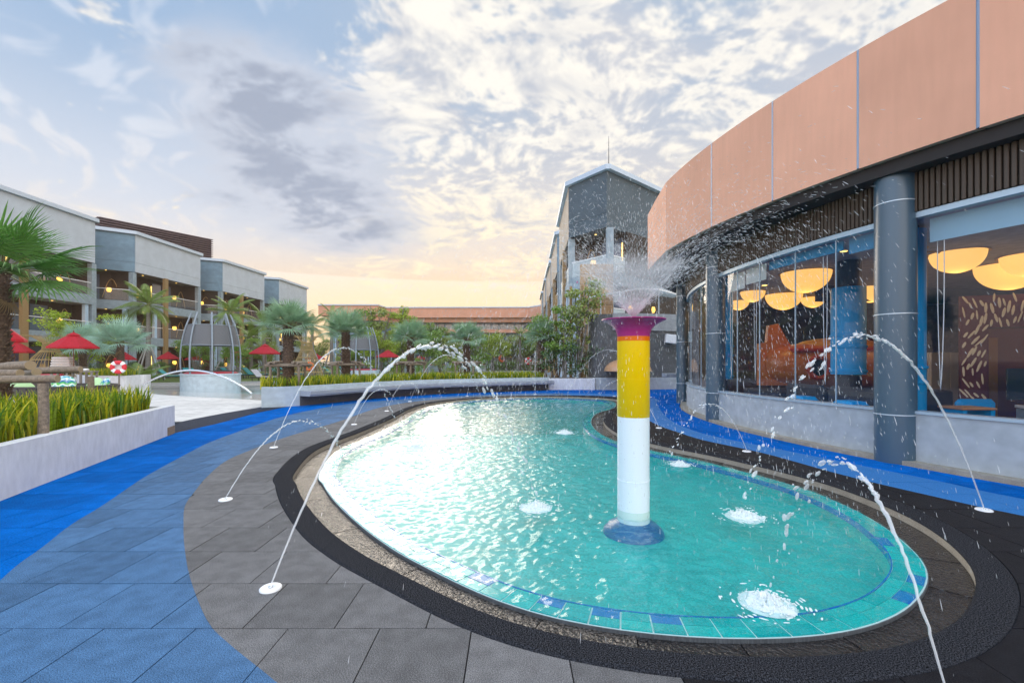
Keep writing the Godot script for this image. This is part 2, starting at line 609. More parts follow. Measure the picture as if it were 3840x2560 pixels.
	M.peach = mat("peach_panel", lin(0.97, 0.50, 0.335), 0.8, {"spec": 0.25, "tex": noise_tex("vsoft", 512, 0.008, 0.93, 1.0), "s": 0.15, "detail": noise_tex("runs", 512, 0.012, 0.965, 1.0, FastNoiseLite.TYPE_SIMPLEX_SMOOTH, 5), "ds": Vector3(1.4, 0.12, 1.4)})
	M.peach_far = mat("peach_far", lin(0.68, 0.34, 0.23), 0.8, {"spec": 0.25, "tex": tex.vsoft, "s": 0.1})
	M.seam = mat("panel_seam", lin(0.28, 0.36, 0.50), 0.5)
	M.soffit = mat("soffit_dark", lin(0.025, 0.02, 0.02), 0.8)
	M.slat = mat("brown_slat", lin(0.10, 0.066, 0.045), 0.6, {"tex": grain, "s": Vector3(6, 0.8, 6)})
	M.metal_col = mat("column_metal", lin(0.05, 0.10, 0.145), 0.33, {"spec": 0.6})
	M.band = mat("column_band", lin(0.55, 0.62, 0.68), 0.4, {"metal": 0.4})
	M.glass = mat("window_glass", lin(0.0, 0.07, 0.17), 0.0, {"alpha": 0.12, "spec": 0.42})
	M.rail_glass = mat("rail_glass", lin(0.08, 0.20, 0.27), 0.0, {"alpha": 0.16, "spec": 0.6})
	M.frost = mat("frosted_glass", lin(0.62, 0.72, 0.76), 0.4, {"alpha": 0.6})
	M.dark_glass = mat("dark_glass", lin(0.03, 0.045, 0.06), 0.04, {"spec": 0.8})
	M.door_glass = mat("door_glass", lin(0.10, 0.13, 0.20), 0.05, {"spec": 0.8})  # blue of the reflected sky put into the pane colour
	M.frame = mat("window_frame", lin(0.42, 0.52, 0.60), 0.4, {"metal": 0.3})
	M.frame_dark = mat("dark_frame", lin(0.03, 0.03, 0.035), 0.5)
	M.blue_pad = mat("blue_padding", lin(0.0, 0.36, 0.78), 0.45)
	M.panel_blue = mat("panel_blue_grey", lin(0.24, 0.38, 0.50), 0.75, {"tex": soft, "s": 0.3, "detail": soft, "ds": 0.07})
	M.panel_light = mat("panel_light_grey", lin(0.52, 0.58, 0.65), 0.85, {"tex": noise_tex("vsoft", 512, 0.008, 0.93, 1.0), "s": 0.2, "bump": nfine, "bs": 0.1})
	M.panel_tan = mat("panel_tan", lin(0.60, 0.47, 0.36), 0.8, {"tex": soft, "s": 0.3, "detail": soft, "ds": 0.07})  # light grey panel with the warm sunset light put into its colour
	M.panel_dark = mat("panel_dark_grey", lin(0.13, 0.18, 0.22), 0.75, {"tex": grain, "s": 0.4, "detail": soft, "ds": 0.1})
	M.roof_edge = mat("roof_edge", lin(0.50, 0.58, 0.68), 0.5)
	M.beam = mat("balcony_beam", lin(0.33, 0.41, 0.47), 0.8, {"tex": soft, "s": 0.4})
	M.pilaster = mat("pilaster", lin(0.42, 0.56, 0.70), 0.7)
	M.tan_fin = mat("tan_fin", lin(0.40, 0.26, 0.11), 0.7, {"tex": grain, "s": Vector3(3, 0.4, 3)})
	M.tan_wall = mat("tan_wall", lin(0.50, 0.34, 0.19), 0.8, {"tex": grain, "s": Vector3(0.5, 2.0, 0.5)})
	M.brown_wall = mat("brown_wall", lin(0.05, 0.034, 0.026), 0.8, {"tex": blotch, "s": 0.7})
	M.louvre = mat("louvre_brown", lin(0.12, 0.075, 0.08), 0.6)
	M.lamp = mat("lantern_glow", lin(0.8, 0.5, 0.1), 0.6, {"emit": lin(1.0, 0.55, 0.08), "glow": 0.8})
	M.downlight = mat("downlight_glow", lin(0.8, 0.6, 0.2), 0.6, {"emit": lin(1.0, 0.62, 0.15), "glow": 1.1})
	M.dome = mat("dome_glow", lin(0.8, 0.6, 0.3), 0.6, {"emit": lin(1.0, 0.52, 0.12), "glow": 0.43})
	M.bark = mat("palm_bark", lin(0.16, 0.105, 0.075), 0.9, {"tex": blotch, "s": 3.0})
	M.bark_tip = mat("palm_boot", lin(0.30, 0.20, 0.13), 0.9, {"tex": blotch, "s": 3.0})
	M.bark_pale = mat("coconut_bark", lin(0.42, 0.39, 0.36), 0.9, {"tex": grain, "s": Vector3(1.0, 5.0, 1.0), "detail": blotch, "ds": 1.5})
	M.log = mat("peeled_log", lin(0.50, 0.39, 0.29), 0.8, {"tex": blotch, "s": 3.0, "detail": grain, "ds": Vector3(4, 1, 4)})
	M.log_end = mat("log_end", lin(0.52, 0.38, 0.22), 0.8, {"tex": grain, "s": 6.0})
	M.prop = mat("grey_prop", lin(0.40, 0.38, 0.36), 0.8, {"tex": grain, "s": 3.0})
	M.soil = mat("soil", lin(0.06, 0.045, 0.03), 0.95, {"tex": grain, "s": 2.0})
	var lv := {"back": lin(0.35, 0.5, 0.12)}
	M.fan_silver = mat("fan_leaf_silver", lin(0.36, 0.53, 0.35), 0.45, {"back": lin(0.2, 0.3, 0.15), "tex": soft, "s": 1.3})
	M.fan_green = mat("fan_leaf_green", lin(0.21, 0.44, 0.12), 0.4, {"back": lin(0.25, 0.4, 0.08), "tex": blotch, "s": 1.3})
	M.fan_pale = mat("fan_leaf_pale", lin(0.42, 0.62, 0.50), 0.5, {"back": lin(0.2, 0.3, 0.2), "tex": soft, "s": 1.3})
	M.dead_leaf = mat("dead_leaf", lin(0.30, 0.21, 0.11), 0.8, {"back": lin(0.3, 0.2, 0.1), "tex": soft, "s": 1.3})
	M.petiole = mat("petiole", lin(0.16, 0.19, 0.06), 0.6)
	M.coco = mat("coconut_leaf", lin(0.28, 0.42, 0.08), 0.4, {"back": lin(0.35, 0.45, 0.1), "tex": blotch, "s": 0.8})
	M.leaf_lime = mat("leaf_lime", lin(0.46, 0.60, 0.04), 0.5, {"back": lin(0.5, 0.6, 0.08), "tex": blotch, "s": 1.0})
	M.leaf_green = mat("leaf_green", lin(0.27, 0.46, 0.06), 0.5, {"back": lin(0.35, 0.5, 0.08), "tex": blotch, "s": 1.0})
	M.leaf_dark = mat("leaf_dark", lin(0.11, 0.23, 0.06), 0.5, {"back": lin(0.2, 0.3, 0.06), "tex": blotch, "s": 1.0})
	M.leaf_olive = mat("leaf_olive", lin(0.38, 0.48, 0.10), 0.55, {"back": lin(0.35, 0.4, 0.1), "tex": blotch, "s": 1.0})
	M.blade = mat("blade_green", lin(0.46, 0.64, 0.015), 0.45, {"back": lin(0.6, 0.75, 0.05), "tex": noise_tex("blades", 256, 0.05, 0.4, 1.0), "s": 2.2})
	M.blade_y = mat("blade_yellow", lin(0.66, 0.62, 0.03), 0.45, {"back": lin(0.7, 0.7, 0.05), "tex": soft, "s": 2.2})
	M.blade_d = mat("blade_deep", lin(0.10, 0.24, 0.02), 0.45, {"back": lin(0.3, 0.5, 0.05), "tex": soft, "s": 2.2})
	M.lawn = mat("lawn_turf", lin(0.18, 0.29, 0.035), 0.9, {"tex": grain, "s": 0.7, "bump": nfine, "bs": 0.8, "detail": blotch, "ds": 0.07})
	M.cream = mat("cream_beach", lin(0.90, 0.87, 0.82), 0.8, {"tex": soft, "s": 0.5, "detail": soft, "ds": 0.08})
	M.stone_path = mat("path_stone", lin(0.50, 0.48, 0.46), 0.8, {"tex": grain, "s": 0.5})
	M.earth = mat("earth", lin(0.14, 0.16, 0.07), 0.95, {"tex": blotch, "s": 0.05})
	M.lagoon_bed = mat("lagoon_bed", lin(0.42, 0.70, 0.72), 0.8, {"tex": soft, "s": 0.2})
	M.lagoon_deep = mat("lagoon_deep", lin(0.02, 0.16, 0.20), 0.8)
	M.lagoon = mat("lagoon_water", lin(0.5, 0.8, 0.85), 0.03, {"alpha": 0.05, "spec": 0.5, "bump": nmid, "bs": 0.10, "s": 0.5})
	M.red = mat("red_canvas", lin(0.62, 0.012, 0.035), 0.75, {"back": lin(0.6, 0.02, 0.04), "tex": soft, "s": 1.5})
	M.wood_pole = mat("umbrella_pole", lin(0.16, 0.06, 0.03), 0.5)
	M.red_cushion = mat("red_cushion", lin(0.42, 0.03, 0.05), 0.8)
	M.teal_cloth = mat("teal_sling", lin(0.0, 0.24, 0.26), 0.7)
	M.wicker = mat("grey_wicker", lin(0.22, 0.23, 0.25), 0.7, {"tex": weave, "s": 3.0})
	M.wicker_brown = mat("brown_wicker", lin(0.10, 0.08, 0.07), 0.7, {"tex": weave, "s": 6.0})
	M.rib = mat("grey_rib", lin(0.30, 0.36, 0.42), 0.5, {"tex": soft, "s": 1.0})
	M.base_plaster = mat("island_plaster", lin(0.58, 0.68, 0.74), 0.75, {"tex": soft, "s": 0.5})
	M.straw = mat("straw", lin(0.46, 0.32, 0.13), 0.8, {"tex": grain, "s": 5.0})
	M.steel = mat("steel", lin(0.62, 0.64, 0.66), 0.25, {"metal": 0.9})
	M.weathered = mat("weathered_wood", lin(0.30, 0.27, 0.23), 0.8, {"tex": grain, "s": Vector3(2, 8, 2)})
	M.towel = mat("towel", lin(0.78, 0.72, 0.68), 0.95, {"tex": soft, "s": 4.0})
	M.ring_red = mat("ring_red", lin(0.66, 0.02, 0.04), 0.5)
	M.ring_orange = mat("ring_orange", lin(0.75, 0.12, 0.02), 0.5)
	M.cushion_green = mat("cushion_green", lin(0.50, 0.72, 0.38), 0.85)
	M.cushion_teal = mat("cushion_pattern", lin(1, 1, 1), 0.85, {"tex": pattern_tex(), "s": 1.6})
	M.drop = mat("water_drops", lin(0.92, 0.95, 0.97), 0.08, {"alpha": 0.34, "spec": 0.9})
	M.mist = mat("spray_drops", lin(0.93, 0.95, 0.97), 0.4, {"alpha": 0.34})
	M.foam = mat("foam", lin(0.90, 0.95, 0.95), 0.5, {"alpha": 0.8})


func weave_tex() -> Texture2D:
	var im := Image.create_empty(64, 64, false, Image.FORMAT_RGB8)
	for y in 64:
		for x in 64:
			var a := (x / 8 + y / 4) % 2
			var s := absf(sin(PI * (x % 8 + 0.5) / 8.0)) if a == 0 else absf(sin(PI * (y % 4 + 0.5) / 4.0))
			var g := 0.35 + 0.6 * s
			im.set_pixel(x, y, Color(g, g, g))
	return ImageTexture.create_from_image(im)


# the cloth of the patterned cushions: teal, white and green chevrons
func pattern_tex() -> Texture2D:
	var im := Image.create_empty(96, 96, false, Image.FORMAT_RGB8)
	var cs := [Color(0.0, 0.62, 0.70), Color(0.93, 0.96, 0.95), Color(0.10, 0.36, 0.66), Color(0.36, 0.72, 0.30), Color(0.93, 0.96, 0.95)]
	for y in 96:
		for x in 96:
			var k := int(floor((y + absf(float(x % 24) - 12.0)) / 9.6)) % 5
			im.set_pixel(x, y, cs[k])
	return ImageTexture.create_from_image(im)


# ---------------------------------------------------------------- ground, lagoon, lawn
var rim: PackedVector2Array      # outer edge of the splash pool's tiled rim
var gut: PackedVector2Array      # outer edge of the wet gutter
var cope: PackedVector2Array     # outer edge of the black coping
var curve_a: PackedVector2Array  # grey tiles inside
var curve_b: PackedVector2Array  # steel blue inside
var curve_c: PackedVector2Array  # bright blue inside
var wall_c := Vector2(17.3, -10.6)
var wall_r := 12.3


func wall_pt(z: float, r := 12.3) -> Vector2:
	return Vector2(wall_c.x - sqrt(maxf(r * r - pow(z - wall_c.y, 2.0), 0.0)), z)


func wall_arc(z0: float, z1: float, r: float, n: int) -> PackedVector2Array:
	var a0 := asin((z0 - wall_c.y) / r)
	var a1 := asin((z1 - wall_c.y) / r)
	var p := PackedVector2Array()
	for i in n + 1:
		var a := lerpf(a0, a1, float(i) / n)
		p.append(wall_c + Vector2(-cos(a), sin(a)) * r)
	return p


func ground() -> void:
	var g := MB.new()
	g.quad(Vector3(-450, -0.95, 450), Vector3(450, -0.95, 450), Vector3(450, -0.95, -450), Vector3(-450, -0.95, -450), Vector3.UP)
	struct("ground", g, M.earth, "bare ground under and beyond the hotel grounds")
	# bed and water of the lagoon
	var b := MB.new()
	b.quad(Vector3(-60, -0.50, -10), Vector3(20, -0.50, -10), Vector3(20, -0.50, -90), Vector3(-60, -0.50, -90), Vector3.UP)
	struct("lagoon_bed", b, M.lagoon_bed, "pale blue floor of the swimming lagoon")
	var w := MB.new()
	w.quad(Vector3(-60, -0.16, -10), Vector3(20, -0.16, -10), Vector3(20, -0.16, -90), Vector3(-60, -0.16, -90), Vector3.UP)
	struct("lagoon_water", w, M.lagoon, "still pale blue swimming lagoon between the islands")
	# cream beach that slides into the lagoon
	var shore := smooth([V(-33, -30.0), V(-25.0, -26.8), V(-19.5, -23.7), V(-16.4, -21.6), V(-12.5, -19.8), V(-10.0, -18.6), V(-8.2, -18.0), V(-7.0, -19.2)], 0.8, false)
	var beach := MB.new()
	var back := PackedVector2Array()
	for i in shore.size():
		var t := float(i) / (shore.size() - 1)
		back.append(V(-30, 2).lerp(V(-6.5, -12.0), t))
	var deep := offset(shore, 3.5, false)
	for i in shore.size() - 1:
		var a := back[i]
		var c := back[i + 1]
		var m := shore[i]
		var k := shore[i + 1]
		var m2 := m.lerp(a, 0.12)
		var k2 := k.lerp(c, 0.12)
		beach.quad(up(a, -0.012), up(c, -0.012), up(k2, -0.05), up(m2, -0.05), Vector3.UP)
		beach.quad(up(m2, -0.05), up(k2, -0.05), up(k, -0.155), up(m, -0.155), Vector3.UP)
		var e := m + (m - a).normalized() * 6.0
		var f := k + (k - c).normalized() * 6.0
		beach.quad(up(m, -0.155), up(k, -0.155), up(f, -0.49), up(e, -0.49), Vector3.UP)
	struct("beach", beach, M.cream, "cream concrete beach sloping into the lagoon")
	# far shore: coping strip and lawn with the darker deep water wall in front
	var far := smooth([V(-60, -27.0), V(-36, -28.5), V(-28, -29.0), V(-22, -31.0), V(-17, -33.6), V(-15.5, -37), V(-17, -42), V(-17, -48), V(-15, -56), V(-9, -66), V(0, -69), V(10, -69), V(24, -67)], 1.2, false)
	var lawn_poly := PackedVector2Array(far)
	lawn_poly.append(V(24, -125))
	lawn_poly.append(V(-75, -125))
	lawn_poly.append(V(-75, -27))
	var l := MB.new()
	l.prism(lawn_poly, -0.9, 0.0, false)
	struct("lawn", l, M.lawn, "bright green lawn along the far side of the lagoon")
	var cp := MB.new()
	cp.ribbon(offset(far, 0.25, false), offset(far, -0.45, false), -0.5, 0.03)
	struct("shore_kerb", cp, M.stone_path, "pale stone edge of the lagoon by the lawn")
	var dk := MB.new()
	dk.ribbon(offset(far, 1.9, false), offset(far, 0.3, false), -0.6, -0.30)
	struct("lagoon_ledge", dk, M.lagoon_deep, "deep teal tiled ledge under water by the lawn")
	var path := MB.new()
	path.ribbon(offset(far, -2.6, false), offset(far, -3.8, false), -0.1, 0.012)
	struct("garden_path", path, M.stone_path, "pale path across the lawn beside the loungers")


# ---------------------------------------------------------------- the splash pool
func pool_level(p: Vector2) -> float:
	return lerpf(0.23, 0.30, smoothstep(-2.9, -4.2, p.y))


func splash_pool() -> void:
	rim = smooth([V(-2.50, -5.9), V(-2.25, -5.41), V(-1.89, -4.81), V(-1.47, -4.21), V(-1.10, -3.74), V(-0.72, -3.33), V(-0.07, -2.77), V(0.51, -2.50), V(1.20, -2.40), V(1.87, -2.48), V(2.47, -2.78), V(2.98, -3.29), V(3.31, -4.10), V(3.38, -4.9), V(3.25, -5.55), V(2.80, -6.6), V(2.26, -7.5), V(1.87, -8.5), V(1.78, -9.6), V(1.90, -10.90), V(2.20, -12.22), V(2.56, -13.18), V(3.0, -13.9), V(3.4, -14.9), V(3.65, -16.2), V(3.5, -17.2), V(2.8, -17.75), V(1.97, -18.1), V(0.8, -18.2), V(-0.4, -17.8), V(-1.6, -16.8), V(-2.5, -15.3), V(-2.75, -13.5), V(-2.7, -11.3), V(-2.75, -9.18), V(-2.85, -7.4)].map(func(p): return p * 1.028), 0.10, true)
	var out := 1.0 if Geometry2D.is_polygon_clockwise(offset(rim, 0.2, true)) else 1.0
	if Geometry2D.is_point_in_polygon(offset(rim, 0.2, true)[10], rim):
		out = -1.0
	gut = offset(rim, func(p): return out * pool_level(p), true)
	cope = offset(rim, func(p): return out * (pool_level(p) + lerpf(0.19, 0.22, smoothstep(-2.9, -4.2, p.y))), true)
	var inner := offset(rim, -0.215 * out, true)
	# basin
	var bs := MB.new()
	bs.prism(inner, -0.5, -0.21)
	var inner2 := offset(rim, -0.19 * out, true)
	for i in inner.size():
		var j := (i + 1) % inner.size()
		bs.quad(up(inner[i], -0.22), up(inner[j], -0.22), up(inner2[j], -0.075), up(inner2[i], -0.075), up(inner[i] - inner2[i], 0.0))
	var root := struct("splash_pool", bs, M.basin, "turquoise basin of the free-form splash pool")
	# grout bed of the tiled rim, its outer lip, and two rows of tiles on it
	var gb := MB.new()
	ring(gb, rim, inner2, -0.16, -0.052)
	add("rim_bed", gb, M.grout, root)
	var lip := MB.new()
	ring(lip, offset(rim, 0.006 * out, true), offset(rim, -0.002 * out, true), -0.16, -0.0535)
	add("rim_lip", lip, M.concrete_dark, root)
	var rows := [[0.008, 0.098], [0.102, 0.186]]
	var rest := [MB.new(), MB.new(), MB.new()]
	var placed := 0
	var near := []
	var run := 0.0
	var start := 0
	var segs := []
	for i in rim.size():
		run += rim[i].distance_to(rim[(i + 1) % rim.size()])
		if run >= 0.145 or i == rim.size() - 1:
			segs.append([start, i + 1])
			start = i + 1
			run = 0.0
	for sg in segs:
		var c: Vector2 = rim[sg[0]]
		near.append([c.length(), sg])
	near.sort_custom(func(a, b): return a[0] < b[0])
	var m3 := [M.teal, M.teal2, M.tile_cobalt]
	for e in near:
		var sg: Array = e[1]
		var a: Vector2 = rim[sg[0]]
		var b: Vector2 = rim[sg[1] % rim.size()]
		var na := (inner2[sg[0]] - a).normalized()
		var nb := (inner2[sg[1] % rim.size()] - b).normalized()
		var d := (b - a).normalized() * 0.005
		for r in rows:
			var k := rng.randf()
			var w := 2 if k < 0.065 else (1 if k < 0.5 else 0)
			var t: MB = MB.new() if placed < 300 else rest[w]
			var y := -0.047 + rng.randf_range(-0.0015, 0.0015)
			t.prism(PackedVector2Array([a + d + na * r[0], b - d + nb * r[0], b - d + nb * r[1], a + d + na * r[1]]), -0.056, y, false)
			if placed < 300:
				add("rim_tile", t, m3[w], root)
			placed += 1
	for w in 3:
		var o := add("rim_tiles", rest[w], m3[w], root)
		o.set_meta("kind", "stuff")
	var line := MB.new()
	ring(line, inner2, offset(rim, -0.200 * out, true), -0.10, -0.044)
	add("blue_mosaic_line", line, M.tile_cobalt, root)
	# water: a grid of ripples cut to the rim
	var wm := MB.new()
	var wpoly := offset(rim, -0.004 * out, true)
	var fn := FastNoiseLite.new()
	fn.seed = 3
	fn.frequency = 1.0
	fn.fractal_octaves = 3
	var fine := FastNoiseLite.new()
	fine.seed = 9
	fine.noise_type = FastNoiseLite.TYPE_SIMPLEX_SMOOTH
	fine.frequency = 7.0
	fine.fractal_octaves = 2
	var sources := [Vector2(1.175, -4.40), Vector2(0.30, -4.60), Vector2(2.25, -4.33), Vector2(1.57, -2.78), Vector2(2.48, -6.85), Vector2(-1.7, -7.8)]
	var hh := func(x: float, z: float) -> float:
		var p := Vector2(x, z)
		var y := fn.get_noise_2d(x * 1.3, z * 1.3 + 8.0) * 0.010 + fine.get_noise_2d(x, z) * 0.0165
		for s in sources:
			var r: float = p.distance_to(s)
			if r < 1.6: y += 0.004 * sin(r * 48.0 + x * 9.0) * exp(-r * 1.8)
		return y
	grid_surface(wm, wpoly, 0.022, 0.09, -0.036, hh)
	var wo := struct("pool_water", wm, M.water, "rippling turquoise water of the splash pool")
	wo.set_meta("kind", "structure")
	# gutter floor and stones
	var gf := MB.new()
	ring(gf, gut, rim, -0.3, -0.092)
	var gr := struct("pool_gutter", gf, M.gutter_wet, "wet stone gutter round the splash pool")
	run = 0.0
	start = 0
	for i in rim.size():
		run += rim[i].distance_to(rim[(i + 1) % rim.size()])
		if run >= 0.5 or i == rim.size() - 1:
			var p := PackedVector2Array()
			for k in range(start, i + 2):
				p.append(rim[k % rim.size()].lerp(gut[k % rim.size()], 0.03))
			for k in range(i + 1, start - 1, -1):
				p.append(rim[k % rim.size()].lerp(gut[k % rim.size()], 0.985))
			var d0 := (p[1] - p[0]).normalized() * 0.004
			p[0] += d0
			p[p.size() - 1] += d0
			var h := p.size() / 2
			p[h - 1] -= d0
			p[h] -= d0
			var t := MB.new()
			t.prism(p, -0.10, -0.074 + rng.randf_range(-0.003, 0.003), false)
			var c := p[h / 2]
			add("gutter_stone", t, M.gutter if c.x < 0.55 else M.gutter_wet, gr)
			start = i + 1
			run = 0.0
	# concrete face of the step up to the coping, and the coping
	var kf := MB.new()
	ring(kf, offset(rim, func(p): return out * (pool_level(p) + 0.03), true), gut, -0.3, -0.012)
	add("kerb_face", kf, M.kerb_face, gr)
	var co := MB.new()
	var co_in := offset(rim, func(p): return out * (pool_level(p) - 0.004), true)
	rounded_ring(co, cope, co_in, -0.011, 0.010)
	struct("pool_coping", co, M.coping, "black granulated rubber coping round the splash pool")


func ring(m: MB, outer: PackedVector2Array, inner: PackedVector2Array, y0: float, y1: float) -> void:
	var c := outer.size()
	for i in c:
		var j := (i + 1) % c
		m.quad(up(outer[i], y1), up(outer[j], y1), up(inner[j], y1), up(inner[i], y1), Vector3.UP)
		m.quad(up(outer[i], y0), up(outer[j], y0), up(outer[j], y1), up(outer[i], y1), up(outer[i] - inner[i], 0))
		m.quad(up(inner[i], y0), up(inner[j], y0), up(inner[j], y1), up(inner[i], y1), up(inner[i] - outer[i], 0))


func rounded_ring(m: MB, outer: PackedVector2Array, inner: PackedVector2Array, y0: float, y1: float) -> void:
	var c := outer.size()
	var steps := [[0.0, 0.0], [0.04, 0.6], [0.12, 1.0], [0.88, 1.0], [0.96, 0.6], [1.0, 0.0]]
	for i in c:
		var j := (i + 1) % c
		for k in 5:
			var s: Array = steps[k]
			var t: Array = steps[k + 1]
			m.quad(up(outer[i].lerp(inner[i], s[0]), lerpf(y0, y1, s[1])), up(outer[j].lerp(inner[j], s[0]), lerpf(y0, y1, s[1])), up(outer[j].lerp(inner[j], t[0]), lerpf(y0, y1, t[1])), up(outer[i].lerp(inner[i], t[0]), lerpf(y0, y1, t[1])), Vector3.UP * 0.5 + up((outer[i] - inner[i]).normalized() * (0.5 - k / 4.0), 0))


# a bumpy sheet inside a polygon: fine cells near the camera's end, coarser ones far off; cells at the edge are cut to it
func grid_surface(m: MB, poly: PackedVector2Array, cell_near: float, cell_far: float, y: float, hh: Callable) -> void:
	var z := -2.2
	while z > -18.8:
		var c := lerpf(cell_near, cell_far, clampf((-z - 4.0) / 10.0, 0.0, 1.0))
		var x := -3.6
		while x < 4.2:
			var ins := 0
			for q in [V(x, z), V(x + c, z), V(x + c, z - c), V(x, z - c)]:
				ins += int(Geometry2D.is_point_in_polygon(q, poly))
			if ins > 0:
				var cell := PackedVector2Array([V(x, z), V(x + c, z), V(x + c, z - c), V(x, z - c)])
				var parts := [cell] if ins == 4 else Geometry2D.intersect_polygons(cell, poly)
				for pt in parts:
					var ix := Geometry2D.triangulate_polygon(pt)
					var pv := []
					var nv := []
					for k in pt:
						var h0: float = hh.call(k.x, k.y)
						var hx: float = hh.call(k.x + 0.01, k.y)
						var hz: float = hh.call(k.x, k.y + 0.01)
						pv.append(Vector3(k.x, y + h0, k.y))
						nv.append(Vector3(h0 - hx, 0.01, h0 - hz).normalized())
					for k in range(0, ix.size(), 3):
						m.tri(pv[ix[k]], pv[ix[k + 1]], pv[ix[k + 2]], nv[ix[k]], nv[ix[k + 1]], nv[ix[k + 2]])
			x += c
		z -= c


# ---------------------------------------------------------------- the deck of rubber tiles
func deck() -> void:
	curve_a = smooth([V(1.6, 3.6), V(0.9, 0.6), V(-0.4, -1.55), V(-1.07, -2.06), V(-1.47, -2.35), V(-1.72, -2.56), V(-2.16, -3.05), V(-2.55, -3.54), V(-2.92, -4.04), V(-3.30, -4.59), V(-3.58, -5.15), V(-3.84, -5.72), V(-4.17, -6.62), V(-4.29, -7.46), V(-4.34, -8.81), V(-4.2, -11.06), V(-4.22, -13.6), V(-4.0, -15.15), V(-3.4, -16.7), V(-2.3, -18.2), V(-0.69, -19.3), V(1.4, -19.55), V(3.3, -19.35), V(4.45, -18.4), V(4.55, -16.8), V(4.0, -14.3), V(3.5, -12.6), V(3.38, -11.31), V(3.33, -10.31), V(3.40, -9.41), V(3.53, -8.42), V(3.98, -7.22), V(4.25, -5.76), V(4.59, -4.76), V(4.85, -4.2), V(5.6, -2.9)], 0.12, false)
	curve_b = smooth([V(-0.6, 3.6), V(-1.3, 0.6), V(-2.4, -1.5), V(-3.40, -3.02), V(-3.68, -3.57), V(-3.93, -4.06), V(-4.15, -4.63), V(-4.56, -5.57), V(-4.87, -6.42), V(-5.14, -7.22), V(-5.43, -8.15), V(-5.7, -9.6), V(-6.02, -11.66), V(-6.0, -13.6), V(-5.5, -15.8), V(-3.83, -17.9), V(-0.8, -20.15), V(1.8, -20.8), V(4.2, -20.4), V(5.4, -19.0), V(5.55, -17.2), V(5.10, -16.0), V(4.52, -13.90), V(4.02, -11.75), V(3.83, -10.38), V(3.85, -9.18), V(4.05, -8.47), V(4.31, -7.81), V(4.72, -6.76), V(5.15, -5.61), V(5.45, -4.7), V(6.4, -3.2)], 0.12, false)
	curve_c = PackedVector2Array([V(-2.6, 3.5), V(-5.2, -4.0), V(-6.84, -9.2), V(-6.88, -10.63), V(-7.20, -12.9), V(-7.2, -14.5), V(-7.1, -15.6), V(-6.2, -17.5), V(-3.6, -20.6), V(-0.8, -22.2), V(1.9, -23.7), V(9.0, -24.6), V(8.2, -17.4)])
	var kerb := wall_arc(-15.9, -3.2, wall_r + 0.27, 40)
	curve_c.append_array(kerb)
	curve_c.append(V(10.5, -0.9))
	curve_c.append(V(10.5, 3.5))
	var pa := PackedVector2Array(curve_a)
	pa.append_array(PackedVector2Array([V(8.0, 3.6)]))
	var pb := PackedVector2Array(curve_b)
	pb.append_array(PackedVector2Array([V(9.5, 3.6)]))
	var bed := MB.new()
	# bed that shows in the joints: a strip from the coping outwards
	# cut open along one line, since the pool leaves a hole
	var lft := PackedVector2Array([V(-12, 5), V(0.75, 5), V(0.75, -30), V(-12, -30)])
	var rgt := PackedVector2Array([V(0.75, 5), V(14, 5), V(14, -30), V(0.75, -30)])
	for half in [lft, rgt]:
		for q in Geometry2D.intersect_polygons(curve_c, half):
			for r in Geometry2D.clip_polygons(q, cope):
				if not Geometry2D.is_polygon_clockwise(r):
					bed.prism(r, -0.4, -0.016, false)
	var dk := struct("pool_deck", bed, M.joint, "deck of rubber tiles in grey, steel blue and bright blue bands")
	var todo := []
	for r in range(-11, 48):
		var z0 := -1.974 - 0.499 * r
		var off := 0.03 + (0.25 if posmod(r, 2) == 0 else 0.0)
		for cx in range(-18, 20):
			var x0 := off + 0.499 * cx
			var cell := PackedVector2Array([V(x0 + 0.0035, z0 - 0.0035), V(x0 + 0.4955, z0 - 0.0035), V(x0 + 0.4955, z0 - 0.4955), V(x0 + 0.0035, z0 - 0.4955)])
			for q in Geometry2D.intersect_polygons(cell, curve_c):
				for q2 in Geometry2D.clip_polygons(q, cope):
					if Geometry2D.is_polygon_clockwise(q2): continue
					split_tile(q2, pa, pb, todo)
	todo.sort_custom(func(a, b): return a[0] < b[0])
	var rest := {}
	for i in todo.size():
		var t: Array = todo[i]
		var m: StandardMaterial3D = t[2]
		var mb := MB.new()
		var y := rng.randf_range(-0.001, 0.001)
		if i >= 300:
			if not rest.has(m): rest[m] = MB.new()
			mb = rest[m]
		mb.prism(t[1], -0.02, y, false)
		if i < 300:
			add("rubber_tile", mb, m, dk)
	for m in rest:
		add("rubber_tiles", rest[m], m, dk).set_meta("kind", "stuff")
	# strip of dark tiles between the blue band and the beach
	var st := MB.new()
	var o := smooth([V(-6.9, -9.0), V(-7.88, -10.63), V(-8.1, -12.37), V(-8.05, -14.10), V(-7.9, -15.2)], 0.3, false)
	var n := smooth([V(-6.80, -9.0), V(-6.90, -10.63), V(-7.22, -12.9), V(-7.22, -14.5), V(-7.12, -15.6)], 0.3, false)
	var poly := PackedVector2Array(o)
	for i in range(n.size() - 1, -1, -1): poly.append(n[i])
	st.prism(poly, -0.3, -0.002, false)
	struct("dark_strip", st, M.tile_strip, "dark grey strip between the blue band and the cream beach")


func split_tile(q: PackedVector2Array, pa: PackedVector2Array, pb: PackedVector2Array, todo: Array) -> void:
	for a in Geometry2D.intersect_polygons(q, pa):
		put_tile(a, 0, todo)
	for na in Geometry2D.clip_polygons(q, pa):
		for b in Geometry2D.intersect_polygons(na, pb):
			put_tile(b, 1, todo)
		for c in Geometry2D.clip_polygons(na, pb):
			put_tile(c, 2, todo)


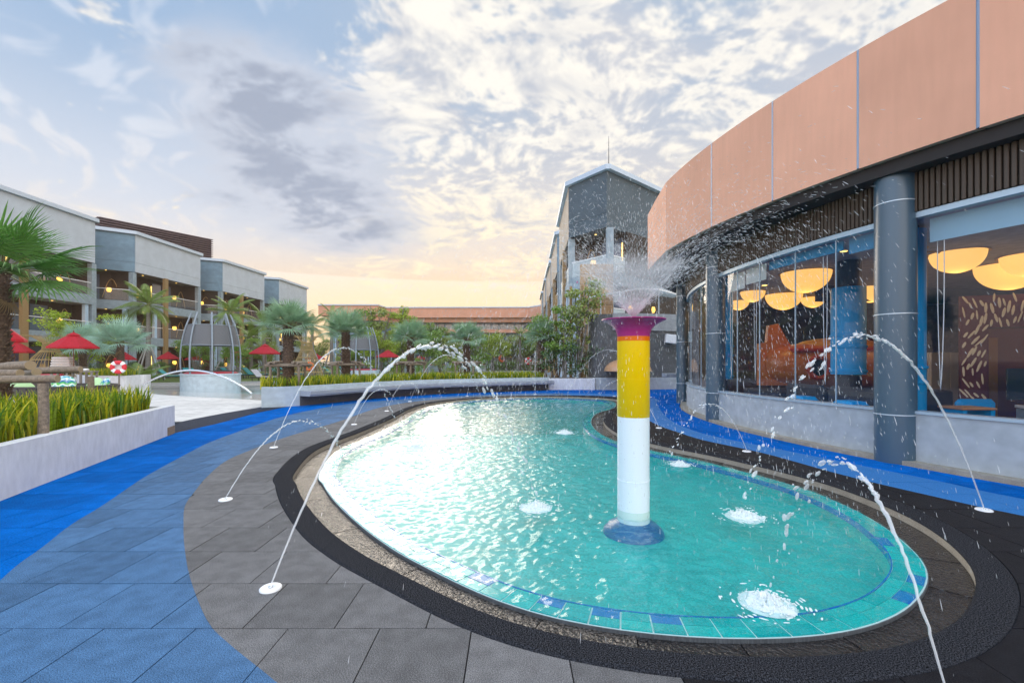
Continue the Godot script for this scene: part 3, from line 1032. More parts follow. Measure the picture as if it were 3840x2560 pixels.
func put_tile(p: PackedVector2Array, band: int, todo: Array) -> void:
	if Geometry2D.is_polygon_clockwise(p): return
	var c := Vector2.ZERO
	for k in p: c += k
	c /= p.size()
	var area := 0.0
	for i in p.size():
		area += p[i].cross(p[(i + 1) % p.size()]) * 0.5
	if absf(area) < 0.0008 : return
	var m: StandardMaterial3D
	var wet := smoothstep(0.2, 1.7, c.x + (c.y + 2.5) * 0.06 + rng.randf_range(-0.12, 0.12))
	var tone := rng.randi() % 4
	if band == 0:
		m = M.tile_wet if wet > 0.66 else (M.tile_dark if wet > 0.3 else toned(M.tile_grey, tone))
	elif band == 1:
		m = toned(M.tile_steel, tone)
		if c.x > 2.5: m = mat("rubber_mid_blue", lin(0.01, 0.22, 0.62), 0.8, {"tex": tex.grain, "s": 1.7, "bump": tex.nfine, "bs": 0.35})
	else:
		m = toned(M.tile_blue, tone)
	# what lies beside or behind the lens is not in view and goes last
	var far := c.length() / maxf(absf(area), 0.06)
	if absf(c.x) > 1.2 * -c.y + 0.4: far += 1000.0
	todo.append([far, p, m])


# four tones of one rubber, for tiles of different batches and wear
func toned(m: StandardMaterial3D, k: int) -> StandardMaterial3D:
	var key := "%s_%d" % [m.resource_name, k]
	if not mats.has(key):
		var c: StandardMaterial3D = m.duplicate()
		c.resource_name = key
		var f: float = [1.0, 0.955, 0.90, 0.975][k]
		c.albedo_color = Color(m.albedo_color.r * f, m.albedo_color.g * f, m.albedo_color.b * f)
		c.uv1_offset = Vector3(0.31, 0.17, 0.23) * k
		c.uv2_offset = Vector3(0.13, 0.41, 0.37) * k
		mats[key] = c
	return mats[key]


# ---------------------------------------------------------------- the round building on the right
func arc_pts(c: Vector2, r: float, z0: float, z1: float, n: int) -> PackedVector2Array:
	var p := PackedVector2Array()
	var a0 := asin((z0 - c.y) / r)
	var a1 := asin((z1 - c.y) / r)
	for i in n + 1:
		var a := lerpf(a0, a1, float(i) / n)
		p.append(c + Vector2(-cos(a), sin(a)) * r)
	return p


func restaurant() -> void:
	var b := thing("round_building", "round building with a peach fascia, big windows and a brown slatted soffit", "building", Vector3.ZERO)
	# kerb and low wall under the windows
	var kerb := MB.new()
	var ka := wall_arc(-15.9, -1.9, wall_r + 0.24, 60)
	kerb.ribbon(ka, wall_arc(-15.9, -1.9, wall_r - 0.1, 60), -0.3, 0.055)
	add("kerb", kerb, M.kerb_face, b)
	var low := MB.new()
	low.ribbon(wall_arc(-15.6, -1.9, wall_r + 0.05, 60), wall_arc(-15.6, -1.9, wall_r - 0.12, 60), 0.0, 0.715)
	add("low_wall", low, M.plinth, b)
	var sill := MB.new()
	sill.ribbon(wall_arc(-15.6, -1.9, wall_r + 0.075, 60), wall_arc(-15.6, -1.9, wall_r - 0.14, 60), 0.715, 0.755)
	add("sill", sill, M.frame, b)
	var head := MB.new()
	head.ribbon(wall_arc(-15.6, -1.9, wall_r + 0.05, 60), wall_arc(-15.6, -1.9, wall_r - 0.08, 60), 3.47, 3.55)
	add("window_head", head, M.frame, b)
	# panes between mullions
	var cuts := [-2.0, -4.35, -6.6, -7.55, -8.35, -9.3, -10.1, -10.95, -12.3, -13.7, -15.55]
	for i in cuts.size() - 1:
		var g := MB.new()
		var arc := wall_arc(cuts[i] - 0.012, cuts[i + 1] + 0.012, wall_r, 6)
		for k in arc.size() - 1:
			var n0 := (arc[k] - wall_c).normalized()
			var n1 := (arc[k + 1] - wall_c).normalized()
			g.quads(up(arc[k], 0.745), up(arc[k + 1], 0.745), up(arc[k + 1], 3.47), up(arc[k], 3.47), up(n0, 0), up(n1, 0), up(n1, 0), up(n0, 0))
		add("window_pane", g, M.glass, b)
		if i > 0:
			var mu := MB.new()
			var p := wall_pt(cuts[i], wall_r)
			mu.box(up(p, 2.1), Vector3(0.02, 2.72, 0.014), Basis(Vector3.UP, atan2((p - wall_c).y, -(p - wall_c).x)))
			add("mullion", mu, M.frame, b)
	# backing of the slats, the slats, the soffit
	var bk := MB.new()
	bk.ribbon(wall_arc(-15.6, -1.9, wall_r + 0.02, 60), wall_arc(-15.6, -1.9, wall_r - 0.2, 60), 3.55, 4.5)
	add("slat_backing", bk, M.soffit, b)
	var sl := MB.new()
	sl.cbox(Vector3.ZERO, Vector3(0.055, 0.545, 0.045), 0.006)
	var slm := sl.mesh()
	var arc := wall_arc(-15.5, -2.0, wall_r + 0.05, 220)
	for p in arc:
		add("soffit_slat", slm, M.slat, b, Transform3D(Basis(Vector3.UP, atan2((p - wall_c).y, -(p - wall_c).x)), up(p, 3.827)))
	var fc := Vector2(17.95, -12.3)
	var fr := 14.0
	var line := arc_pts(fc, fr, -11.7, -2.6, 26)
	line.reverse()
	# line now runs from the near end to z = -11.7, then two facets that turn to the glow
	var facets := PackedVector2Array([line[line.size() - 1], V(4.10, -13.0), V(4.27, -14.3), V(4.75, -15.6), V(6.2, -17.6), V(9.0, -19.4)])
	var all := PackedVector2Array(line)
	for i in range(1, facets.size()): all.append(facets[i])
	var so := MB.new()
	var poly := PackedVector2Array(all)
	for i in poly.size(): poly[i] += Vector2(0.10, 0)
	poly.append(V(16, -19.0))
	poly.append(V(16, -2.6))
	so.prism(poly, 4.10, 4.275)
	add("soffit", so, M.soffit, b)
	var roof := MB.new()
	roof.prism(poly, 5.85, 5.95)
	add("roof", roof, M.concrete, b)
	# fascia panels: five or so segments of the arc each, a seam of blue-grey metal between them
	var cutz := [-2.6, -4.25, -5.55, -6.72, -8.05, -9.6, -11.7]
	for i in cutz.size() - 1:
		var a := arc_pts(fc, fr, cutz[i] - 0.012, cutz[i + 1] + 0.012, 8)
		var c := arc_pts(fc, fr - 0.10, cutz[i] - 0.012, cutz[i + 1] + 0.012, 8)
		var p := MB.new()
		for k in a.size() - 1:
			var n0 := up((a[k] - fc).normalized(), 0)
			var n1 := up((a[k + 1] - fc).normalized(), 0)
			p.quads(up(a[k], 4.29), up(a[k + 1], 4.29), up(a[k + 1], 6.05), up(a[k], 6.05), n0, n1, n1, n0)
			p.quad(up(a[k], 4.29), up(a[k + 1], 4.29), up(c[k + 1], 4.29), up(c[k], 4.29), Vector3.DOWN)
			p.quad(up(a[k], 6.05), up(a[k + 1], 6.05), up(c[k + 1], 6.05), up(c[k], 6.05), Vector3.UP)
			p.quad(up(c[k], 4.29), up(c[k + 1], 4.29), up(c[k + 1], 6.05), up(c[k], 6.05), -n0)
		add("fascia_panel", p, toned(M.peach, [0, 3, 1, 0, 3, 1][i]), b)
		if i > 0:
			var s := arc_pts(fc, fr - 0.012, cutz[i] - 0.016, cutz[i] + 0.016, 1)
			var e := MB.new()
			e.beam(up((s[0] + s[1]) * 0.5, 4.3), up((s[0] + s[1]) * 0.5, 6.045), 0.034, 0.034)
			add("panel_seam", e, M.seam, b)
	for i in facets.size() - 1:
		var e := MB.new()
		var d := (facets[i + 1] - facets[i]).normalized()
		var n := Vector2(-d.y, d.x) * 0.1
		if n.x < 0.0: n = -n
		e.prism(PackedVector2Array([facets[i], facets[i + 1], facets[i + 1] + n, facets[i] + n]), 4.29, 6.05)
		add("fascia_panel", e, M.peach, b)
	# end wall beyond the last window, floor, ceiling and back walls of the room
	var ew := MB.new()
	ew.ribbon(PackedVector2Array([V(6.30, -15.9), V(8.2, -18.2), V(16, -18.6)]), PackedVector2Array([V(6.5, -15.8), V(8.4, -17.9), V(16, -18.3)]), 0.0, 4.4)
	add("end_wall", ew, M.concrete, b)
	var room := wall_arc(-15.7, -1.9, wall_r - 0.14, 40)
	var rp := PackedVector2Array(room)
	rp.append(V(15.9, -1.9))
	rp.append(V(15.9, -18.2))
	rp.append(V(8.4, -17.9))
	var fl := MB.new()
	fl.prism(rp, -0.3, 0.03)
	add("room_floor", fl, mat("room_floor", lin(0.10, 0.085, 0.08), 0.5), b)
	var ce := MB.new()
	ce.prism(rp, 3.56, 3.70)
	add("room_ceiling", ce, mat("room_ceiling", lin(0.34, 0.35, 0.50), 0.8, {"tex": tex.soft, "s": 0.6}), b)
	var bw := MB.new()
	bw.ribbon(PackedVector2Array([V(8.3, -17.85), V(15.85, -18.15), V(15.85, -1.95)]), PackedVector2Array([V(8.3, -18.0), V(16, -18.3), V(16, -1.8)]), 0.0, 3.6)
	add("back_wall", bw, mat("olive_wall", lin(0.16, 0.13, 0.085), 0.8, {"tex": tex.blotch, "s": 0.5}), b)
	var nb := MB.new()
	nb.box(Vector3(11.9, 2.2, -1.85), Vector3(8.3, 4.7, 0.12))
	add("side_wall", nb, mats.olive_wall, b)
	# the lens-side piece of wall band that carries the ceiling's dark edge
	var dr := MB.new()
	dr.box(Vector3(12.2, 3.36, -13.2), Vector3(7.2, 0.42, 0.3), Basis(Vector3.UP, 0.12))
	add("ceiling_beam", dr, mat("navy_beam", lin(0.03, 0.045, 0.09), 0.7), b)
	# round columns on the window line
	for e in [[V(5.58, -6.62), 0.245], [V(4.97, -11.1), 0.22], [V(5.98, -15.95), 0.20]]:
		var c: Vector2 = e[0]
		var r: float = e[1]
		var m := MB.new()
		m.lathe(PackedVector2Array([V(r, 0.0), V(r, 4.12)]), 40, up(c, 0.0))
		var col := add("column", m, M.metal_col, b)
		for y in [0.68, 2.12, 3.72]:
			var q := MB.new()
			q.lathe(PackedVector2Array([V(r, y), V(r + 0.007, y + 0.002), V(r + 0.007, y + 0.016), V(r, y + 0.018)]), 40, up(c, 0.0), true)
			add("column_band", q, M.band, col)
	# blue padding behind the columns, and the padded column in the room
	for e in [[V(6.25, -7.2), 0.24, 0.55, 3.5], [V(5.28, -11.35), 0.22, 1.02, 3.5], [V(7.1, -9.6), 0.31, 1.18, 3.0]]:
		var c: Vector2 = e[0]
		var m := MB.new()
		m.lathe(PackedVector2Array([V(e[1], e[2]), V(e[1], e[3])]), 28, up(c, 0.0))
		var core := add("padded_column", m, M.blue_pad, b)
		for y in [e[2] + 0.04, e[2] + 0.55, e[2] + 0.78]:
			var q := MB.new()
			q.lathe(PackedVector2Array([V(e[1], y), V(e[1] + 0.02, y + 0.01), V(e[1] + 0.02, y + 0.05), V(e[1], y + 0.06)]), 28, up(c, 0.0), true)
			add("strap", q, M.blue_pad, core)
		var k := MB.new()
		k.lathe(PackedVector2Array([V(e[1] - 0.08, 0.0), V(e[1] - 0.08, 3.6)]), 20, up(c, 0.0))
		add("column_core", k, M.frame_dark, core)
	# roller blinds, half rolled up, and their cords
	for e in [[-4.2, -6.42, 3.13, 0.33, 0], [-7.0, -7.5, 3.22, 0.25, 1], [-7.6, -9.25, 3.30, 0.17, 1], [-9.35, -10.05, 3.14, 0.33, 2], [-10.1, -10.8, 3.08, 0.38, 2]]:
		var m := MB.new()
		m.ribbon(wall_arc(e[0], e[1], wall_r - 0.16, 6), wall_arc(e[0], e[1], wall_r - 0.17, 6), e[2], e[2] + e[3])
		var bl := add("roller_blind", m, mat("blind_%d" % e[4], [lin(0.34, 0.58, 0.74), lin(0.03, 0.30, 0.55), lin(0.78, 0.78, 0.74)][e[4]], 0.8, {"back": lin(0.3, 0.3, 0.3)}), b)
	for z in [-6.32, -7.95, -9.75, -10.75]:
		var p := wall_pt(z, wall_r - 0.2)
		var q := PackedVector3Array()
		for k in 25:
			var t := float(k) / 24.0
			var y := lerpf(3.3, 1.05, minf(t, 1.0 - t) * 2.0)
			q.append(up(p, y) + Vector3(0, 0, -0.05 * sin(PI * smoothstep(0.0, 1.0, t) - PI * 0.5) - 0.02))
		var r := PackedFloat32Array()
		r.resize(q.size())
		r.fill(0.006)
		var m := MB.new()
		m.tube(q, r, 5)
		add("blind_cord", m, M.white_plain, b)
	# small ceiling lights and rings
	for e in [[V(7.5, -10.0), 0.05], [V(6.35, -8.7), 0.04], [V(8.8, -9.2), 0.05], [V(8.5, -11.3), 0.05], [V(9.9, -13.4), 0.05], [V(7.0, -12.6), 0.05], [V(11.2, -12.4), 0.05]]:
		var m := MB.new()
		m.lathe(PackedVector2Array([V(0.0, 3.548), V(e[1], 3.548), V(e[1] + 0.02, 3.552), V(e[1] + 0.02, 3.57)]), 14, up(e[0], 0.0), true)
		add("downlight", m, M.downlight, b)
	for e in [V(7.4, -8.55), V(8.0, -8.95), V(7.7, -10.8)]:
		var m := MB.new()
		m.lathe(PackedVector2Array([V(0.26, 3.545), V(0.30, 3.52), V(0.33, 3.545)]), 28, up(e, 0.0))
		add("ceiling_ring", m, mat("ring_brown", lin(0.30, 0.16, 0.09), 0.6), b)

	# glowing bowls under the ceiling
	var n := 0
	for e in [[V(6.95, -10.75), 0.52, "glowing yellow bowl lamp, largest in the middle window"], [V(8.55, -14.3), 0.52, "glowing yellow bowl lamp, lower large one in the middle window"], [V(9.9, -14.95), 0.36, "small glowing yellow bowl lamp at the right of the middle window group"], [V(7.25, -13.69), 0.34, "small glowing yellow bowl lamp at the left of the middle window group"], [V(7.9, -15.85), 0.34, "glowing yellow bowl lamp half hidden by the blue padding of the far column"], [V(8.62, -8.8), 0.42, "glowing yellow bowl lamp alone near the left of the right window"], [V(10.3, -9.0), 0.46, "glowing yellow bowl lamp cut by the right frame edge, upper one"], [V(10.9, -9.95), 0.58, "glowing yellow bowl lamp, biggest and lowest in the right window"], [V(10.2, -12.93), 0.46, "glowing yellow bowl lamp peeping out left of the near column"]]:
		var r: float = e[1]
		var t := thing("bowl_lamp", e[2], "lamp", up(e[0], 3.55), 0.0, "glowing bowl lamps under the ceiling")
		var pr := PackedVector2Array()
		for k in 11:
			var a := PI * 0.5 * k / 10.0
			pr.append(V(r * sin(a), -0.92 * r * cos(a)))
		var m := MB.new()
		m.lathe(pr, 28)
		add("bowl", m, M.dome, t)
		var q := MB.new()
		q.lathe(PackedVector2Array([V(r, 0.0), V(r + 0.05, -0.012), V(r + 0.05, 0.0)]), 28)
		add("rim", q, mats.ring_brown, t)
		omni(Vector3(0, -0.92 * r - 0.06, 0), 0.17 * r, Color(1.0, 0.78, 0.45), t, r * 0.6)

	# toy submarine playhouse
	var t := thing("submarine_playhouse", "orange submarine playhouse with round portholes and a tail fin behind the middle window", "playhouse", Vector3(8.45, 0.75, -11.6), 0.06)
	var org := mat("sub_orange", lin(0.62, 0.17, 0.02), 0.35, {"coat": 0.3})
	var body := PackedVector2Array()
	for k in 25:
		var a := PI * k / 24.0
		body.append(V(0.60 * pow(sin(a), 0.62), -2.1 * cos(a)))
	var m := MB.new()
	m.lathe(body, 28)
	add("hull", m, org, t, Transform3D(Basis(Vector3.BACK, -PI / 2), Vector3(0, 0.62, 0)))
	m = MB.new()
	m.ball(Vector3(-0.1, 1.08, 0), Vector3(1.15, 0.22, 0.42), Basis.IDENTITY, 24, 10)
	add("deck_top", m, mat("sub_yellow", lin(0.72, 0.33, 0.03), 0.35), t)
	m = MB.new()
	m.cbox(Vector3(-0.1, 0.98, 0), Vector3(3.0, 0.10, 1.05), 0.03)
	add("trim", m, mat("sub_red", lin(0.50, 0.06, 0.02), 0.4), t)
	var fin := PackedVector2Array([V(-2.25, 0.0), V(-2.25, -1.05), V(-2.05, -1.08), V(-2.0, -1.5), V(-1.75, -1.55), V(-1.55, -1.2), V(-1.35, -0.9), V(-1.2, 0.0)])
	m = MB.new()
	m.prism(fin, -0.05, 0.05)
	add("tail_fin", m, org, t, Transform3D(Basis(Vector3.RIGHT, PI / 2), Vector3(0, 0.1, 0)))
	for x in [-1.1, -0.35, 0.9]:
		m = MB.new()
		m.lathe(PackedVector2Array([V(0.20, 0.0), V(0.20, 0.05), V(0.30, 0.05), V(0.31, 0.0)]), 24)
		var po := add("porthole", m, mats.sub_red, t, Transform3D(Basis(Vector3.RIGHT, PI / 2), Vector3(x, 0.55, 0.58)))
		m = MB.new()
		m.lathe(PackedVector2Array([V(0.0, 0.0), V(0.205, 0.0)]), 24)
		add("porthole_glass", m, M.dark_glass, po, Transform3D(Basis.IDENTITY, Vector3(0, 0.02, 0)))
	m = MB.new()
	m.cbox(Vector3(0, -0.36, 0), Vector3(4.4, 0.72, 1.5), 0.04)
	add("platform", m, mat("platform_dark", lin(0.05, 0.05, 0.06), 0.8), t)

	# coral-pattern partition, shaped as an upside-down L
	t = thing("coral_partition", "dark red partition cut with a pale coral pattern in the right window", "partition", Vector3(9.35, 0.05, -9.5), -0.42)
	m = MB.new()
	m.box(Vector3(0.22, 1.38, 0), Vector3(0.44, 2.75, 0.08))
	add("post_panel", m, mat("coral_red", lin(0.13, 0.014, 0.014), 0.6), t)
	m = MB.new()
	m.box(Vector3(1.87, 2.42, 0.001), Vector3(2.86, 0.66, 0.076))
	add("top_panel", m, mats.coral_red, t)
	m = MB.new()
	m.box(Vector3(2.0, 1.05, -0.5), Vector3(2.9, 2.1, 0.06))
	add("backdrop", m, mat("backdrop_rust", lin(0.20, 0.045, 0.02), 0.6), t)
	m = MB.new()
	m.box(Vector3(0.62, 0.95, -0.44), Vector3(0.3, 1.9, 0.05))
	add("amber_strip", m, mat("amber_wall", lin(0.42, 0.17, 0.01), 0.6), t)
	var cm := MB.new()
	var r2 := RandomNumberGenerator.new()
	r2.seed = 5
	var tries := 0
	var at := []
	while tries < 2600:
		tries += 1
		var p := Vector2(r2.randf_range(0.05, 0.40), r2.randf_range(0.1, 2.68))
		if r2.randf() < 0.5: p = Vector2(r2.randf_range(0.46, 3.2), r2.randf_range(2.14, 2.7))
		var ok := true
		for q in at:
			if absf(p.x - q.x) < 0.058 and absf(p.y - q.y) < 0.19: ok = false
		if not ok: continue
		at.append(p)
		var an := sin(p.y * 2.6) * 0.6 + r2.randf_range(-0.2, 0.2)
		if p.x > 0.44: an = r2.randf_range(-0.3, 0.3)
		cm.ball(Vector3(p.x, p.y, 0.038), Vector3(r2.randf_range(0.018, 0.03), r2.randf_range(0.06, 0.14), 0.01), Basis(Vector3.BACK, an), 7, 4)
	add("coral_cutouts", cm, mat("coral_pale", lin(0.60, 0.50, 0.36), 0.6, {"emit": lin(1.0, 0.75, 0.45), "glow": 0.04}), t).set_meta("kind", "stuff")

	t = thing("media_cabinet", "low white media cabinet under the television in the right window", "cabinet", Vector3(9.05, 0.03, -7.95), -0.42)
	m = MB.new()
	m.cbox(Vector3(0.75, 0.62, 0), Vector3(1.7, 0.05, 0.42), 0.008)
	add("top", m, M.white_plain, t)
	for x in [0.0, 0.55, 1.1]:
		m = MB.new()
		m.cbox(Vector3(0.2 + x, 0.25, 0.19), Vector3(0.53, 0.42, 0.03), 0.006)
		add("door", m, M.white_plain, t)
	m = MB.new()
	m.box(Vector3(0.75, 0.3, -0.02), Vector3(1.66, 0.56, 0.36))
	add("body", m, M.frame, t)
	t = thing("television", "black flat television standing on the white cabinet", "television", Vector3(9.95, 0.68, -8.4), -0.42)
	m = MB.new()
	m.cbox(Vector3(0, 0.34, 0), Vector3(1.2, 0.6, 0.05), 0.01)
	add("screen", m, M.dark_glass, t)
	m = MB.new()
	m.cbox(Vector3(0, 0.02, 0), Vector3(0.5, 0.035, 0.2), 0.008)
	add("foot", m, M.frame_dark, t)
	t = thing("blue_chair", "blue tub chair beside the white cabinet in the right window", "chair", Vector3(7.25, 0.03, -6.95))
	m = MB.new()
	m.cbox(Vector3(0, 0.28, 0), Vector3(0.6, 0.42, 0.55), 0.06)
	add("seat", m, M.blue_pad, t)
	m = MB.new()
	m.cbox(Vector3(0.05, 0.62, -0.22), Vector3(0.62, 0.42, 0.14), 0.06)
	add("backrest", m, M.blue_pad, t)
	t = thing("side_table", "small table with an orange wooden top left of the blue chair", "table", Vector3(6.68, 0.03, -6.68))
	m = MB.new()
	m.cbox(Vector3(0, 0.74, 0), Vector3(0.5, 0.035, 0.4), 0.01)
	add("table_top", m, mat("table_orange", lin(0.5, 0.22, 0.08), 0.5), t)
	for x in [-0.2, 0.2]:
		m = MB.new()
		m.box(Vector3(x, 0.36, 0), Vector3(0.04, 0.72, 0.34))
		add("leg", m, M.blue_pad, t)
	# dark sofas along the window
	for e in [[V(5.85, -8.3), 1.75, "long dark grey sofa backing the middle window near the padded column"], [V(5.75, -9.9), 1.1, "short dark grey sofa at the left end of the middle window"]]:
		t = thing("sofa", e[2], "sofa", up(e[0], 0.03), 0.05, "dark sofas along the window")
		m = MB.new()
		m.cbox(Vector3(0.2, 0.24, 0), Vector3(0.8, 0.4, e[1]), 0.05)
		add("seat", m, mat("sofa_grey", lin(0.06, 0.06, 0.065), 0.9), t)
		m = MB.new()
		m.cbox(Vector3(0.66, 0.62, 0), Vector3(0.22, 0.62, e[1]), 0.07)
		add("backrest", m, mats.sofa_grey, t)
	for e in [[V(5.62, -7.55), "blue cushion at the foot of the middle window, right one"], [V(5.5, -8.6), "blue cushion at the foot of the middle window, left one"]]:
		m = MB.new()
		m.cbox(Vector3(0, 0.1, 0), Vector3(0.4, 0.2, 0.5), 0.08)
		var cu := add("floor_cushion", m, M.blue_pad, self, Transform3D(Basis.IDENTITY, up(e[0], 0.6)))
		tag(cu, e[1], "cushion", "blue cushions by the window")
	t = thing("white_locker", "pale white locker behind the nose of the submarine", "cabinet", Vector3(13.2, 0.03, -14.2))
	for x in [0.0, 0.6]:
		m = MB.new()
		m.cbox(Vector3(x, 0.85, 0), Vector3(0.58, 1.7, 0.4), 0.01)
		add("door", m, M.white_plain, t)


# ---------------------------------------------------------------- concrete wall, copper dome, counter, canopy at the far right corner
func right_corner() -> void:
	var w := thing("concrete_wall_block", "tall dark boarded concrete wall block behind the spray column", "wall", Vector3.ZERO)
	var front := smooth([V(4.05, -23.9), V(4.25, -23.45), V(4.8, -23.3), V(6.3, -23.45), V(8.2, -23.9), V(9.2, -24.3)], 0.25, false)
	var back := PackedVector2Array()
	for p in front: back.append(p + V(0.15, -1.3))
	var m := MB.new()
	m.ribbon(front, back, 0.0, 3.88)
	add("wall_face", m, M.concrete_dark, w)
	m = MB.new()
	m.ribbon(offset(front.slice(2), 0.0, false), offset(front.slice(2), 0.09, false), 3.0, 3.9) if false else m.ribbon(front.slice(7), offset(front.slice(7), -0.08, false), 3.05, 3.93)
	add("wall_cap", m, M.concrete, w)
	m = MB.new()
	m.ribbon(front, offset(front, -0.12, false), 0.0, 0.62)
	add("plinth", m, M.plinth, w)
	var d := thing("copper_dome_spout", "copper coloured dome with a white spot mounted on the concrete wall", "dome", Vector3(5.75, 0.98, -22.6))
	var pr := PackedVector2Array()
	for k in 13:
		var a := PI * 0.5 * k / 12.0
		pr.append(V(1.15 * sin(a), 0.62 * cos(a)))
	pr.reverse()
	m = MB.new()
	m.lathe(pr, 36)
	add("shell", m, mat("copper_paint", lin(0.62, 0.34, 0.18), 0.3, {"coat": 0.4}), d)
	m = MB.new()
	m.lathe(PackedVector2Array([V(0.0, 0.0), V(1.12, -0.02), V(1.18, 0.0), V(1.15, 0.03)]), 36)
	add("underside", m, mats.copper_paint, d)
	m = MB.new()
	m.ball(Vector3(-0.25, 0.40, 0.78), Vector3(0.10, 0.12, 0.06), Basis.IDENTITY, 14, 8)
	add("eye", m, M.white_plain, d)
	d = thing("wash_counter", "grey L-shaped ledge on one leg beside the concrete wall", "counter", Vector3(7.15, 0.0, -19.6))
	m = MB.new()
	m.cbox(Vector3(-0.1, 0.86, 0), Vector3(1.0, 0.16, 0.6), 0.02)
	add("counter_top", m, M.concrete, d)
	m = MB.new()
	m.cbox(Vector3(0.3, 0.39, 0), Vector3(0.2, 0.78, 0.55), 0.02)
	add("leg", m, M.slate, d)
	d = thing("white_box", "small white box standing on the grey wash counter", "box", Vector3(7.3, 0.94, -19.55))
	m = MB.new()
	m.cbox(Vector3(0, 0.12, 0), Vector3(0.4, 0.24, 0.3), 0.02)
	add("body", m, M.white_plain, d)
	m = MB.new()
	m.lathe(PackedVector2Array([V(0.05, 0.0), V(0.05, 0.1), V(0.02, 0.13), V(0.02, 0.18), V(0.0, 0.18)]), 10, Vector3(-0.05, 0.24, 0))
	add("pump", m, mat("pump_green", lin(0.3, 0.55, 0.5), 0.3), d)
	d = thing("white_awning_box", "tilted white box fixed under the cap of the concrete wall", "fixture", Vector3(8.5, 2.6, -23.75))
	m = MB.new()
	m.cbox(Vector3.ZERO, Vector3(1.0, 0.45, 0.3), 0.02, Basis(Vector3.BACK, -0.12))
	add("body", m, M.white_plain, d)
	# the thin white canopy behind the spray and the lamp under it
	d = thing("white_canopy", "thin white canopy roof behind the spray with a hanging lamp under it", "canopy", Vector3.ZERO)
	var poly := PackedVector2Array([V(4.3, -25.2), V(6.15, -22.3), V(7.2, -22.4), V(8.9, -24.2), V(9.0, -27.0), V(4.3, -27.0)])
	m = MB.new()
	m.prism(poly, 4.965, 4.985)
	add("roof_plate", m, M.rail_glass, d)
	for i in 3:
		m = MB.new()
		m.beam(up(poly[i], 5.01), up(poly[i + 1], 5.01), 0.06, 0.08)
		add("edge_beam", m, M.white_plain, d)
	for p in [V(5.0, -25.6), V(8.2, -25.4)]:
		m = MB.new()
		m.rod(up(p, 3.2), up(p, 4.96), 0.04)
		add("post", m, M.frame, d)
	var lamp := thing("pendant_lamp", "warm pendant lamp glowing behind the spray under the white canopy", "lamp", Vector3(6.2, 4.0, -23.8))
	m = MB.new()
	m.lathe(PackedVector2Array([V(0.0, 0.0), V(0.15, 0.02), V(0.14, 0.2), V(0.07, 0.36), V(0.0, 0.38)]), 14)
	add("shade", m, M.lamp, lamp)
	m = MB.new()
	m.rod(Vector3(0, 0.38, 0), Vector3(0, 0.96, 0), 0.008, 5)
	add("cord", m, M.frame_dark, lamp)
	omni(Vector3(0, 0.2, 0), 0.25, Color(1, 0.7, 0.3), lamp, 0.1)
	d = thing("tan_screen_wall", "tan boarded screen wall in front of the corner hotel block", "wall", Vector3(4.05, 0.0, -26.9), 0.0)
	for k in 12:
		m = MB.new()
		m.cbox(Vector3(0.95, 0.3 + k * 0.6, 0), Vector3(1.95, 0.585, 0.16), 0.01)
		add("board", m, M.tan_wall, d)
	# planter with climbers between the bench and the concrete wall
	d = thing("square_planter", "pale square planter box full of climbing shrubs beside the concrete wall", "planter", Vector3(3.05, 0.0, -23.9))
	m = MB.new()
	m.cbox(Vector3(0, 0.295, 0), Vector3(2.35, 0.60, 1.6), 0.02)
	add("box", m, M.white_paint, d)
	m = MB.new()
	m.box(Vector3(0, 0.59, 0), Vector3(2.15, 0.03, 1.4))
	add("soil", m, M.soil, d)
	var posts := [[V(2.35, -24.2), 0.14, 4.4, M.tan_fin, "tan timber post among the climbers, leftmost"], [V(3.15, -24.35), 0.13, 4.9, M.tan_fin, "tan timber post among the climbers, middle"], [V(3.72, -24.2), 0.14, 4.9, M.tan_fin, "tall tan timber post among the climbers, rightmost"], [V(3.42, -23.75), 0.11, 3.8, M.pilaster, "slim white post among the climbers"]]
	for e in posts:
		m = MB.new()
		m.cbox(Vector3(0, e[2] * 0.5 - 0.0, 0), Vector3(e[1], e[2], e[1]), 0.01)
		tag(add("trellis_post", m, e[3], self, Transform3D(Basis.IDENTITY, up(e[0], 0.58))), e[4], "post", "posts of the climber planter")


# ---------------------------------------------------------------- the hotel blocks
const F1 := 3.8
const F2 := 7.15
const PB := 9.95
const RH := 13.45


func inset_line(a: Vector2, b: Vector2, inn: Vector2, d: float) -> Array:
	return [a + inn * d, b + inn * d]


